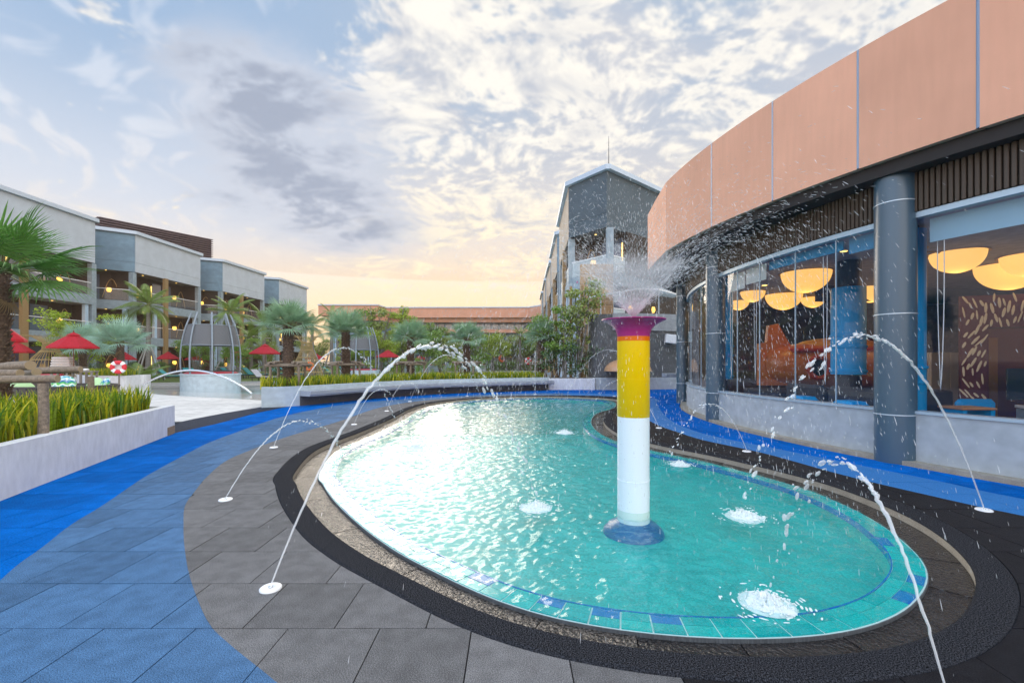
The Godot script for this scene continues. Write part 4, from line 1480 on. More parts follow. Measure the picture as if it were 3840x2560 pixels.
func bay(root: Node3D, p: Vector2, q: Vector2, y0: float, y1: float, inn: Vector2, level: int, seed: int, balustrade: StandardMaterial3D) -> void:
	var depth := 1.9
	var p2 := p + inn * depth
	var q2 := q + inn * depth
	var d := (q - p).normalized()
	var len := p.distance_to(q)
	var out := up(-inn, 0)
	# back wall with a glazed door in it
	var m := MB.new()
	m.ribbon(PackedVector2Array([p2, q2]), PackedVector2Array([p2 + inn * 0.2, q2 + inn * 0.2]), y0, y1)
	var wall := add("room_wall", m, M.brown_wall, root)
	var a := p2.lerp(q2, 0.10) - inn * 0.03
	var b := p2.lerp(q2, 0.62) - inn * 0.03
	for k in 2:
		var g := MB.new()
		var s := a.lerp(b, k * 0.5) + d * 0.04
		var e := a.lerp(b, k * 0.5 + 0.5) - d * 0.04
		g.quad(up(s, y0 + 0.08), up(e, y0 + 0.08), up(e, y1 - 0.35), up(s, y1 - 0.35), out)
		add("door_pane", g, M.door_glass, wall)
		var f := MB.new()
		f.beam(up(s - d * 0.04 - inn * 0.02, y0), up(s - d * 0.04 - inn * 0.02, y1 - 0.3), 0.07, 0.07)
		add("door_frame", f, M.frame_dark, wall)
	# hanging wicker chair silhouette: a pointed arch of cane
	var hc := MB.new()
	var base := p2.lerp(q2, 0.78) - inn * 0.5
	var arch := PackedVector3Array()
	var rr := PackedFloat32Array()
	for k in 9:
		var t := float(k) / 8.0
		arch.append(up(base + d * (t - 0.5) * 1.3, y0 + 0.3 + 1.75 * sin(PI * t)))
		rr.append(0.035)
	hc.tube(arch, rr, 5)
	add("cane_chair", hc, M.straw, root)
	# glowing lantern with its light, strip light and downlight
	var lp := up(p.lerp(q, 0.55 + 0.12 * ((seed * 7) % 3 - 1)) + inn * 1.2, y0 + 0.75 + 0.5 * ((seed * 5) % 3) * 0.5)
	var la := MB.new()
	la.lathe(PackedVector2Array([V(0.0, -0.2), V(0.13, -0.18), V(0.20, 0.0), V(0.16, 0.2), V(0.0, 0.22)]), 10, lp)
	add("lantern", la, M.lamp, root)
	omni(lp, 0.16, Color(1.0, 0.62, 0.22), root, 0.15)
	var dl := MB.new()
	dl.lathe(PackedVector2Array([V(0.0, -0.02), V(0.07, -0.02), V(0.07, 0.0)]), 8, up(p.lerp(q, 0.5) + inn * 0.8, y1 - 0.005), true)
	add("downlight", dl, M.downlight, root)
	if seed % 2 == 0:
		var sl := MB.new()
		var sp := p2.lerp(q2, 0.07) - inn * 0.12
		sl.beam(up(sp, y0 + 0.9), up(sp, y0 + 2.1), 0.06, 0.06)
		add("strip_light", sl, M.downlight, root)
	if level > 0:
		var g := MB.new()
		g.quad(up(p + inn * 0.12, y0 + 0.04), up(q + inn * 0.12, y0 + 0.04), up(q + inn * 0.12, y0 + 1.02), up(p + inn * 0.12, y0 + 1.02), out)
		add("balustrade", g, balustrade, root)
		var h := MB.new()
		h.beam(up(p + inn * 0.12, y0 + 1.05), up(q + inn * 0.12, y0 + 1.05), 0.06, 0.05)
		add("handrail", h, M.white_plain, root)


func hotel_block(label: String, a: Vector2, b: Vector2, c: Vector2, inn: Vector2, light: StandardMaterial3D, blue: StandardMaterial3D, fins: bool, right_side := Vector2.ZERO, rail: StandardMaterial3D = null) -> void:
	var root := thing("hotel_block", label, "building", Vector3.ZERO)
	if rail == null: rail = M.rail_glass
	var depth := 13.0
	var c2 := c + inn * depth
	var a2 := a + inn * depth
	var plan := PackedVector2Array([a, b, c, c2, a2])
	if right_side != Vector2.ZERO:
		plan = PackedVector2Array([right_side, a, b, c, c + inn * 16.0, right_side + inn * 6.0])
	var m := MB.new()
	m.prism(plan, PB, RH)
	add("upper_storey", m, M.panel_dark, root)
	# facing panels, 6 cm proud
	var runs := [[a, b, blue], [b, c, light]]
	if right_side != Vector2.ZERO:
		runs.append([right_side, a, M.panel_dark])
	for r in runs:
		var p: Vector2 = r[0]
		var q: Vector2 = r[1]
		var d := (q - p).normalized()
		var o := Vector2(d.y, -d.x)
		if o.dot(inn) > 0.0: o = -o
		var lo := PB - 0.03
		m = MB.new()
		m.prism(PackedVector2Array([p + o * 0.002, q + o * 0.002, q + o * 0.07, p + o * 0.07]), lo + 0.9, RH - 0.02)
		add("facing_panel", m, r[2], root)
		m = MB.new()
		m.prism(PackedVector2Array([p + o * 0.002, q + o * 0.002, q + o * 0.062, p + o * 0.062]), lo, lo + 0.885)
		add("lower_panel", m, r[2], root)
	var cen := Vector2.ZERO
	for p in plan: cen += p
	cen /= plan.size()
	var ov := Geometry2D.offset_polygon(plan, 0.32)
	m = MB.new()
	m.prism(ov[0], RH, RH + 0.30)
	add("roof_edge", m, M.roof_edge, root)
	# floor slabs with deep beams
	for y in [F1, F2]:
		m = MB.new()
		m.prism(plan, y - 0.82, y)
		add("balcony_slab", m, M.beam, root)
	m = MB.new()
	m.prism(plan, -0.3, 0.05)
	add("ground_slab", m, M.beam, root)
	# columns at the corners, side walls, the tan fin in the middle, pale pilasters on the lower floors
	for p in [a, b, c]:
		m = MB.new()
		m.cbox(up(p + inn * 0.22, (PB - 0.05) * 0.5), Vector3(0.42, PB - 0.1, 0.42), 0.01)
		add("corner_column", m, M.beam, root)
	for p in [b, c]:
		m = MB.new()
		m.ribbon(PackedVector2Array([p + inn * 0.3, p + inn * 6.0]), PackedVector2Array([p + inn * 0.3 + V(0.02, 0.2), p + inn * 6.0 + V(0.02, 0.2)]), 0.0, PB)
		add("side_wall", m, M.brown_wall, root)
	var mid := b.lerp(c, 0.42)
	m = MB.new()
	m.cbox(up(mid - inn * 0.05, PB * 0.5), Vector3(0.3, PB, 0.42), 0.01)
	add("tan_fin", m, M.tan_fin, root)
	for p in [b.lerp(c, 0.30), b.lerp(c, 0.94), a.lerp(b, 0.82)]:
		m = MB.new()
		m.cbox(up(p + inn * 0.25, (F2 - 0.8) * 0.5), Vector3(0.30, F2 - 0.8, 0.30), 0.01)
		add("pilaster", m, M.pilaster, root)
	var lv := [[0.05, F1 - 0.82], [F1, F2 - 0.82], [F2, PB]]
	var k := int(absf(b.y))
	for l in 3:
		for s in [[a, b], [b, mid], [mid, c]]:
			k += 1
			bay(root, s[0], s[1], lv[l][0], lv[l][1], inn, l, k, rail)
		if right_side != Vector2.ZERO:
			bay(root, right_side, a, lv[l][0], lv[l][1], inn, l, k + 3, rail)


func hotel() -> void:
	var li := Vector2(-1, -0.05).normalized()
	hotel_block("grey hotel block nearest on the left, cut by the frame edge", V(-38.3, -27.5), V(-35.85, -29.2), V(-36.02, -39.2), li, M.panel_light, M.panel_blue, true)
	hotel_block("grey hotel block below the brown louvred roof screen, second on the left", V(-38.14, -41.32), V(-35.76, -43.09), V(-35.55, -51.76), li, M.panel_light, M.panel_blue, true)
	hotel_block("grey hotel block behind the first domed pavilion, third on the left", V(-37.2, -53.8), V(-34.98, -54.9), V(-34.45, -63.1), li, M.panel_light, M.panel_blue, true)
	hotel_block("grey hotel block at the far end of the left row", V(-36.57, -66.0), V(-34.32, -66.9), V(-34.11, -75.4), li, M.panel_light, M.panel_blue, true)
	var ri := Vector2(1, -0.05).normalized()
	hotel_block("tall grey corner block with a lightning rod, nearest of the right row", V(6.01, -28.61), V(3.95, -31.29), V(4.26, -40.35), Vector2(0.78, -0.62), M.panel_tan, M.panel_dark, true, V(12.5, -34.3), M.frost)
	hotel_block("tan and grey hotel block right behind the corner block", V(6.6, -41.0), V(4.33, -43.2), V(4.63, -52.9), ri, M.panel_tan, M.panel_blue, true)
	hotel_block("tan and grey hotel block third in the right row", V(7.0, -53.4), V(4.78, -55.5), V(4.98, -65.3), ri, M.panel_tan, M.panel_blue, true)
	hotel_block("tan and grey hotel block fourth in the right row", V(7.2, -65.5), V(5.02, -67.5), V(5.35, -76.8), ri, M.panel_tan, M.panel_blue, true)
	hotel_block("tan and grey hotel block at the far end of the right row", V(7.6, -77.9), V(5.37, -79.9), V(5.66, -88.3), ri, M.panel_tan, M.panel_blue, true)
	var m := MB.new()
	m.rod(Vector3(6.15, RH + 0.3, -28.9), Vector3(6.15, RH + 2.3, -28.9), 0.03, 6, 0.012)
	tag(add("lightning_rod", m, M.frame_dark), "thin lightning rod on the peak of the grey corner block", "rod")
	# louvred screen on the second block of the left row
	var lo := thing("roof_louvre_screen", "brown louvred plant screen on the roof of the left hotel row", "screen", Vector3.ZERO)
	var a := V(-42.5, -46.8)
	var b := V(-36.6, -55.6)
	var c := V(-44.6, -48.1)
	for k in 11:
		var y := 13.75 + k * 0.255
		m = MB.new()
		m.beam(up(a, y), up(b, y), 0.25, 0.07)
		m.beam(up(a, y), up(c, y), 0.25, 0.07)
		add("louvre_slat", m, M.louvre, lo)
	m = MB.new()
	m.ribbon(PackedVector2Array([c + V(-0.1, -0.3), a + V(-0.15, -0.35), b + V(-0.3, -0.2)]), PackedVector2Array([c + V(-0.3, -0.6), a + V(-0.35, -0.75), b + V(-0.6, -0.45)]), 13.4, 16.4)
	add("backing", m, mat("louvre_back", lin(0.035, 0.02, 0.025), 0.8), lo)


func far_building() -> void:
	var f := thing("far_building", "long building with peach fascia bands closing the far end of the garden", "building", Vector3.ZERO)
	var m := MB.new()
	m.prism(PackedVector2Array([V(-41.5, -97.4), V(-28.8, -97.4), V(-28.4, -102.2), V(3.7, -101.7), V(6.4, -97.8), V(9, -97.8), V(9, -112), V(-41.5, -112)]), 11.3, RH)
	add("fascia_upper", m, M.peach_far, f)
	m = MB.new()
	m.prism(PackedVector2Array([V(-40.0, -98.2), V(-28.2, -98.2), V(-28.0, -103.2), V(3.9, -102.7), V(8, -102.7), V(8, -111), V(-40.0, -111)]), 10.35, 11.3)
	add("fascia_lower", m, M.peach_far, f)
	m = MB.new()
	m.prism(PackedVector2Array([V(-41.6, -97.2), V(-28.7, -97.2), V(-28.3, -102.0), V(3.75, -101.5), V(6.5, -97.6), V(9.1, -97.6), V(9.1, -112), V(-41.6, -112)]), RH, RH + 0.25)
	add("roof_edge", m, M.roof_edge, f)
	m = MB.new()
	m.prism(PackedVector2Array([V(-39.5, -99.5), V(-28.2, -99.5), V(-28.0, -105.0), V(8, -105.0), V(8, -110), V(-39.5, -110)]), 0.0, 10.35)
	add("wall", m, M.panel_blue, f)
	m = MB.new()
	m.box(Vector3(-4.6, 8.4, -104.3), Vector3(21.5, 0.75, 1.4))
	add("balcony_band", m, M.peach_far, f)
	m = MB.new()
	m.box(Vector3(-4.6, 4.4, -104.3), Vector3(21.5, 0.75, 1.4))
	add("balcony_band", m, M.beam, f)
	for k in 26:
		var x := -38.5 + k * 1.78
		var z := -99.4 if x < -28.6 else -104.9
		for y in [8.35, 4.7, 1.4]:
			m = MB.new()
			m.box(Vector3(x + 0.85, y + 0.75, z), Vector3(1.35, 1.9, 0.1))
			var p := add("window", m, M.dark_glass, f)
			m = MB.new()
			m.box(Vector3(x, y + 0.75, z + 0.1), Vector3(0.16, 2.1, 0.2))
			add("frame", m, M.pilaster, p)
	for k in 10:
		m = MB.new()
		m.box(Vector3(-14.2 + k * 2.1, 9.25, -103.75), Vector3(1.95, 0.9, 0.05))
		add("balustrade", m, M.rail_glass, f)
	for k in 5:
		m = MB.new()
		m.ball(Vector3(-12.0 + k * 3.9, 2.3, -104.2), Vector3(0.3, 0.22, 0.2))
		add("lantern", m, M.lamp, f)


# ---------------------------------------------------------------- palms, trees, grasses
func dir3(az: float, pitch: float) -> Basis:
	return Basis(Vector3.UP, az) * Basis(Vector3.BACK, pitch)


# a fan leaf: petiole along +x, then blades spread round its end, tips drooping
func fan_leaf(pet: float, r: float, blades: int, seed: int, droop: float) -> Array:
	var g := RandomNumberGenerator.new()
	g.seed = seed
	var st := MB.new()
	var p := PackedVector3Array()
	var w := PackedFloat32Array()
	for i in 6:
		var t := i / 5.0
		p.append(Vector3(pet * t, -0.10 * pet * t * t, 0))
		w.append(lerpf(0.022, 0.010, t))
	st.tube(p, w, 5)
	var c := p[5]
	var m := MB.new()
	var half := deg_to_rad(118.0)
	for i in blades:
		var t := (i + 0.5) / blades * 2.0 - 1.0
		var a := t * half + g.randf_range(-0.025, 0.025)
		var l := r * (1.0 - 0.28 * t * t) * g.randf_range(0.9, 1.06)
		var d := Vector3(cos(a), 0.10 - 0.20 * absf(t), sin(a)).normalized()
		var s := Vector3(-sin(a), 0, cos(a))
		var wd := half * 2.0 / blades * l * 0.32
		var q := []
		for k in 4:
			var u: float = [0.0, 0.42, 0.75, 1.0][k]
			q.append(c + d * l * u + Vector3.DOWN * droop * l * u * u * u)
		var ws := [0.004, wd * 0.62, wd * 0.42, 0.0]
		var fold := Vector3.UP * wd * 0.22
		for k in 3:
			for sd in [-1.0, 1.0]:
				var n: Vector3 = (Vector3.UP + s * sd * -0.5 + d * 0.25).normalized()
				var e0: Vector3 = q[k] + s * sd * ws[k] + fold
				var e1: Vector3 = q[k + 1] + s * sd * ws[k + 1] + fold
				m.tri(q[k], e0, q[k + 1], n, n, n)
				if k < 2: m.tri(e0, e1, q[k + 1], n, n, n)
	return [st.mesh(), m.mesh()]


# stem clothed in old leaf bases
func boot_trunk(h: float, r0: float, r1: float, seed: int) -> Array:
	var g := RandomNumberGenerator.new()
	g.seed = seed
	var m := MB.new()
	var p := PackedVector3Array()
	var w := PackedFloat32Array()
	for i in 9:
		var t := i / 8.0
		p.append(Vector3(sin(t * 2.0 + seed) * 0.03, h * t, cos(t * 1.7 + seed) * 0.03))
		w.append(lerpf(r0, r1, t) * 0.86)
	m.tube(p, w, 12)
	var tips := MB.new()
	var rows := int(h / 0.085)
	for i in rows:
		var y := h * (i + 0.3) / rows
		var rr := lerpf(r0, r1, y / h) * 0.84
		for k in 9:
			var a := TAU * (k + (i % 2) * 0.5) / 9.0 + g.randf_range(-0.1, 0.1)
			var o := Vector3(cos(a), 0, sin(a))
			var s := Vector3(-sin(a), 0, cos(a)) * 0.05 * (r0 / 0.17)
			var b := o * rr + Vector3.UP * y
			var l := g.randf_range(0.06, 0.13)
			var out := g.randf_range(0.035, 0.075)
			var tip := b + o * out + Vector3.UP * l
			m.flat(b - s, b + s, tip, o)
			m.flat(b - s, tip, tip - o * 0.05, o)
			m.flat(b + s, tip, tip - o * 0.05, o)
			tips.flat(tip - s * 0.55, tip + s * 0.55, tip + o * 0.012 + Vector3.UP * 0.03, o)
			tips.flat(tip - s * 0.55, tip + s * 0.55, tip - o * 0.06 + Vector3.UP * 0.012, Vector3.UP)
	return [m.mesh(), tips.mesh()]


func fan_palm(label: String, at: Vector3, h: float, r0: float, spread: float, leaves: int, m: StandardMaterial3D, seed: int, lean := 0.0, group := "fan palms with shaggy trunks") -> Node3D:
	var g := RandomNumberGenerator.new()
	g.seed = seed
	var t := thing("fan_palm", label, "palm tree", at, g.randf() * TAU, group)
	var bt := boot_trunk(h, r0, r0 * 0.8, seed % 4)
	var tr := add("trunk", bt[0], M.bark, t)
	add("leaf_bases", bt[1], M.bark_tip, tr).set_meta("kind", "stuff")
	var kinds := []
	for k in 3:
		kinds.append(fan_leaf(spread * 0.52, spread * 0.62, 30, seed * 3 + k, [0.10, 0.22, 0.34][k]))
	for i in leaves:
		var u := (i + 0.5) / leaves
		var pitch := lerpf(1.45, -0.18, pow(u, 0.85)) + g.randf_range(-0.12, 0.12)
		var az := i * 2.39996 + g.randf_range(-0.2, 0.2)
		var k := 0 if pitch > 0.7 else (1 if pitch > 0.1 else 2)
		var size := g.randf_range(0.86, 1.08)
		var b := dir3(az, pitch) * Basis(Vector3.RIGHT, g.randf_range(-0.35, 0.35))
		var fr := add("frond_stalk", kinds[k][0], M.petiole, t, Transform3D(b * Basis.from_scale(Vector3.ONE * size), Vector3(0, h - 0.05 + 0.12 * u, 0)))
		add("frond", kinds[k][1], m, fr)
	# a few dead leaves folded down against the stem
	for i in 2:
		var b := dir3(i * 2.9 + g.randf() * 2.0, g.randf_range(-1.35, -1.0)) * Basis.from_scale(Vector3.ONE * g.randf_range(0.34, 0.46))
		var fr := add("dead_stalk", kinds[2][0], M.straw, t, Transform3D(b, Vector3(0, h - 0.12, 0)))
		add("dead_frond", kinds[2][1], M.dead_leaf, fr)
	return t


# wooden tripod ring that holds a young palm: posts and short logs laid round the trunk
func palm_support(label: String, at: Vector3, r: float, h: float, seed: int, rot: float) -> void:
	var g := RandomNumberGenerator.new()
	g.seed = seed
	var t := thing("palm_support", label, "support", at, rot, "timber supports round the young palms")
	var ps := []
	for k in 4:
		var a := TAU * k / 4.0 + PI / 4
		ps.append(Vector3(cos(a) * r, 0, sin(a) * r))
	for p in ps:
		var m := MB.new()
		m.tube(PackedVector3Array([p, p * 1.02 + Vector3.UP * h * 0.5, p + Vector3.UP * h]), PackedFloat32Array([0.050, 0.046, 0.044]), 8)
		add("post", m, M.log, t)
	for k in 4:
		for e in 2:
			var a: Vector3 = ps[k]
			var b: Vector3 = ps[(k + 1) % 4]
			var d := (b - a).normalized()
			var inn := -(a + b).normalized() * 0.16 * e
			var y := h + 0.035 + (0.085 if k % 2 == 1 else 0.0) + e * 0.02
			var m := MB.new()
			m.tube(PackedVector3Array([a - d * g.randf_range(0.1, 0.25) + inn + Vector3.UP * y, (a + b) * 0.5 + inn + Vector3.UP * (y + g.randf_range(-0.01, 0.012)), b + d * g.randf_range(0.1, 0.25) + inn + Vector3.UP * y]), PackedFloat32Array([0.046, 0.042, 0.045]), 8)
			add("rail_log", m, M.log, t)


func coco_leaf(l: float, seed: int) -> Array:
	var g := RandomNumberGenerator.new()
	g.seed = seed
	var st := MB.new()
	var m := MB.new()
	var p := PackedVector3Array()
	var w := PackedFloat32Array()
	for i in 13:
		var t := i / 12.0
		p.append(Vector3(l * (t - 0.16 * t * t * t), l * (-0.42 * t * t), 0))
		w.append(lerpf(0.030, 0.006, t))
	st.tube(p, w, 5)
	for i in 30:
		var t := 0.14 + 0.85 * i / 29.0
		var f := t * 12.0
		var k := mini(int(f), 11)
		var c := p[k].lerp(p[k + 1], f - k)
		var d := (p[k + 1] - p[k]).normalized()
		var ll := l * 0.27 * sin(PI * (0.15 + 0.78 * t)) * g.randf_range(0.85, 1.1)
		for s in [-1.0, 1.0]:
			var o: Vector3 = (Vector3(0, 0, s) + d * 0.75 + Vector3(0, -0.28, 0)).normalized()
			var e: Vector3 = c + o * ll * 0.55
			var tip: Vector3 = c + o * ll + Vector3.DOWN * ll * g.randf_range(0.2, 0.5)
			var wv := d * 0.024 * l / 2.4
			var n: Vector3 = (d.cross(o) * s).normalized()
			if n.y < 0.0: n = -n
			m.tri(c - wv, c + wv, e + wv, n, n, n)
			m.tri(c - wv, e + wv, e - wv, n, n, n)
			m.tri(e - wv, e + wv, tip, n, n, n)
	return [st.mesh(), m.mesh()]


var coco_kinds := []


func coconut(label: String, at: Vector3, h: float, l: float, seed: int, leaves := 15, props := false) -> void:
	var g := RandomNumberGenerator.new()
	g.seed = seed
	var t := thing("coconut_palm", label, "palm tree", at, g.randf() * TAU, "coconut palms on the lawn")
	var p := PackedVector3Array()
	var w := PackedFloat32Array()
	for i in 22:
		var u := i / 21.0
		p.append(Vector3(sin(u * 2.0) * 0.12, h * u, 0))
		w.append(lerpf(0.20, 0.13, u) + (0.012 if i % 2 == 0 else 0.0) + 0.07 * exp(-u * 14.0))
	var m := MB.new()
	m.tube(p, w, 12)
	add("trunk", m, M.bark_pale, t)
	m = MB.new()
	m.tube(PackedVector3Array([p[21] - Vector3.UP * 0.1, p[21] + Vector3.UP * 0.35, p[21] + Vector3.UP * 0.8]), PackedFloat32Array([0.17, 0.15, 0.08]), 10)
	add("crown_shaft", m, M.petiole, t)
	if coco_kinds.is_empty():
		for k in 3: coco_kinds.append(coco_leaf(2.4, 31 + k))
	for i in leaves:
		var u := (i + 0.5) / leaves
		var pitch := lerpf(1.5, -0.55, pow(u, 1.2)) + g.randf_range(-0.12, 0.12)
		var b := dir3(i * 2.39996 + g.randf_range(-0.25, 0.25), pitch) * Basis(Vector3.RIGHT, g.randf_range(-0.5, 0.5))
		var k := i % 3
		var fr := add("frond_stalk", coco_kinds[k][0], M.petiole, t, Transform3D(b * Basis.from_scale(Vector3.ONE * l / 2.4 * g.randf_range(0.8, 1.05)), p[21] + Vector3.UP * 0.45))
		add("frond", coco_kinds[k][1], M.coco, fr)
	if props:
		for k in 4:
			var a := TAU * k / 4.0 + 0.4
			m = MB.new()
			m.rod(Vector3(cos(a) * 1.25, 0, sin(a) * 1.25), Vector3(cos(a) * 0.2, 2.6, sin(a) * 0.2), 0.055, 7)
			add("prop_pole", m, M.prop, t)
			var a2 := a + TAU / 4.0
			m = MB.new()
			m.rod(Vector3(cos(a), 0.95, sin(a)) * Vector3(0.86, 1, 0.86), Vector3(cos(a2), 0.95, sin(a2)) * Vector3(0.86, 1, 0.86), 0.035, 6)
			add("prop_rail", m, M.prop, t)


# clumps of small leaves through a crown's volume
func leaf_clumps(m: MB, g: RandomNumberGenerator, c: Vector3, s: Vector3, count: int, leaf: float) -> void:
	for i in count:
		var d := Vector3(g.randfn(), g.randfn(), g.randfn()).normalized() * pow(g.randf(), 0.45)
		var p := c + d * s
		var n := (d * 0.7 + Vector3(g.randfn(), g.randfn() + 0.8, g.randfn()) * 0.6).normalized()
		var x := n.cross(Vector3(g.randfn(), g.randfn(), g.randfn())).normalized()
		var y := n.cross(x)
		var l := leaf * g.randf_range(0.6, 1.3)
		m.tri(p - x * l * 0.4, p + y * l, p + x * l * 0.4, n, n, n)
		m.tri(p - x * l * 0.4, p - y * l, p + x * l * 0.4, n, n, n)


var tree_kinds := {}


# kind: airy (slender stems, tufts at several heights), round (bushy crown), shrub (no stem to see)
func tree(called: String, label: String, kind: String, at: Vector3, h: float, m: StandardMaterial3D, seed: int, cat: String, group: String) -> void:
	var key := "%s%d" % [kind, seed % 3]
	var g := RandomNumberGenerator.new()
	if not tree_kinds.has(key):
		g.seed = hash(key)
		var tr := MB.new()
		var cr := MB.new()
		if kind == "airy":
			for k in 3:
				var top := Vector3(g.randf_range(-0.16, 0.16), g.randf_range(0.75, 0.98), g.randf_range(-0.16, 0.16))
				var mid := top * 0.5 + Vector3(g.randf_range(-0.04, 0.04), 0, g.randf_range(-0.04, 0.04))
				tr.tube(PackedVector3Array([Vector3(g.randf_range(-0.02, 0.02), 0, 0), mid, top]), PackedFloat32Array([0.014, 0.010, 0.004]), 6)
				for e in 6:
					var u := g.randf_range(0.40, 1.0)
					var c := mid.lerp(top, u * 2.0 - 1.0) + Vector3(g.randf_range(-0.13, 0.13), g.randf_range(-0.02, 0.05), g.randf_range(-0.13, 0.13))
					tr.rod(mid.lerp(top, clampf(u * 2.0 - 1.2, 0.0, 1.0)), c, 0.003, 4)
					leaf_clumps(cr, g, c, Vector3(0.075, 0.045, 0.075) * g.randf_range(0.8, 1.6), 110, 0.020)
		elif kind == "round":
			tr.tube(PackedVector3Array([Vector3.ZERO, Vector3(0.02, 0.3, 0), Vector3(0.0, 0.6, 0.02)]), PackedFloat32Array([0.03, 0.022, 0.012]), 7)
			for e in 16:
				var c := Vector3(g.randf_range(-0.3, 0.3), g.randf_range(0.36, 0.92), g.randf_range(-0.3, 0.3))
				c.x *= 1.25 - c.y * 0.6
				c.z *= 1.25 - c.y * 0.6
				tr.rod(Vector3(0, c.y * 0.6, 0), c, 0.006, 4)
				leaf_clumps(cr, g, c, Vector3(0.17, 0.11, 0.17) * g.randf_range(0.7, 1.25), 260, 0.024)
		elif kind == "willow":
			for k in 9:
				var a := TAU * k / 9.0
				var top := Vector3(cos(a) * g.randf_range(0.2, 0.5), g.randf_range(0.55, 1.0), sin(a) * g.randf_range(0.2, 0.5))
				tr.tube(PackedVector3Array([Vector3.ZERO, top * Vector3(0.35, 0.55, 0.35), top]), PackedFloat32Array([0.012, 0.008, 0.003]), 5)
				for e in 7:
					var c := (top * Vector3(0.35, 0.55, 0.35)).lerp(top, g.randf()) + Vector3(g.randf_range(-0.1, 0.1), g.randf_range(-0.05, 0.06), g.randf_range(-0.1, 0.1))
					leaf_clumps(cr, g, c, Vector3(0.12, 0.055, 0.12), 90, 0.018)
		else:
			for k in 6:
				tr.rod(Vector3.ZERO, Vector3(g.randf_range(-0.3, 0.3), 0.7, g.randf_range(-0.3, 0.3)), 0.012, 5)
			for e in 14:
				var c := Vector3(g.randf_range(-0.38, 0.38), g.randf_range(0.18, 0.85), g.randf_range(-0.38, 0.38))
				leaf_clumps(cr, g, c, Vector3(0.22, 0.16, 0.22), 120, 0.035)
		tree_kinds[key] = [tr.mesh(), cr.mesh()]
	g.seed = seed
	var t := thing(called, label, cat, at, g.randf() * TAU, group)
	t.scale = Vector3(h, h, h) * Vector3(g.randf_range(0.9, 1.1), 1.0, g.randf_range(0.9, 1.1))
	add("trunk" if kind != "shrub" else "stems", tree_kinds[key][0], M.bark_pale if kind != "shrub" else M.bark, t)
	add("crown", tree_kinds[key][1], m, t)


func grass_blade(m: MB, g: RandomNumberGenerator, p: Vector3, h: float, w: float) -> void:
	var a := g.randf() * TAU
	var lean := Vector3(cos(a), 0, sin(a)) * g.randf_range(0.08, 0.42) * h
	var s := Vector3(-sin(a), 0, cos(a)).rotated(Vector3.UP, g.randf_range(-0.9, 0.9)) * w
	var n := (s.cross(Vector3.UP + lean / h)).normalized()
	if n.y < 0.0: n = -n
	var q := []
	for k in 5:
		var t := k / 4.0
		q.append(p + Vector3.UP * h * (t - 0.10 * t * t) + lean * t * t)
	var ws := [0.7, 1.0, 0.95, 0.6, 0.0]
	for k in 4:
		m.tri(q[k] - s * ws[k], q[k] + s * ws[k], q[k + 1] + s * ws[k + 1], n, n, n)
		if k < 3: m.tri(q[k] - s * ws[k], q[k + 1] + s * ws[k + 1], q[k + 1] - s * ws[k + 1], n, n, n)


func grass_bed(called: String, label: String, poly: PackedVector2Array, y: float, count: int, h: float, w: float, seed: int) -> void:
	var g := RandomNumberGenerator.new()
	g.seed = seed
	var ms := [MB.new(), MB.new(), MB.new()]
	var lo := poly[0]
	var hi := poly[0]
	for p in poly:
		lo = lo.min(p)
		hi = hi.max(p)
	var n := 0
	var tries := 0
	while n < count and tries < count * 12:
		tries += 1
		var c := Vector2(g.randf_range(lo.x, hi.x), g.randf_range(lo.y, hi.y))
		if not Geometry2D.is_point_in_polygon(c, poly): continue
		for k in 7:
			var p := c + Vector2(g.randfn(), g.randfn()) * 0.045
			if not Geometry2D.is_point_in_polygon(p, poly): continue
			var r := g.randf()
			grass_blade(ms[1 if r < 0.30 else (2 if r < 0.42 else 0)], g, up(p, y), h * g.randf_range(0.6, 1.12), w * g.randf_range(0.7, 1.2))
			n += 1
	var root := Node3D.new()
	root.name = numbered(called)
	add_child(root, true)
	tag(root, label, "grass", "", "stuff")
	for k in 3:
		add(["green_blades", "yellow_blades", "deep_blades"][k], ms[k], [M.blade, M.blade_y, M.blade_d][k], root).set_meta("kind", "stuff")


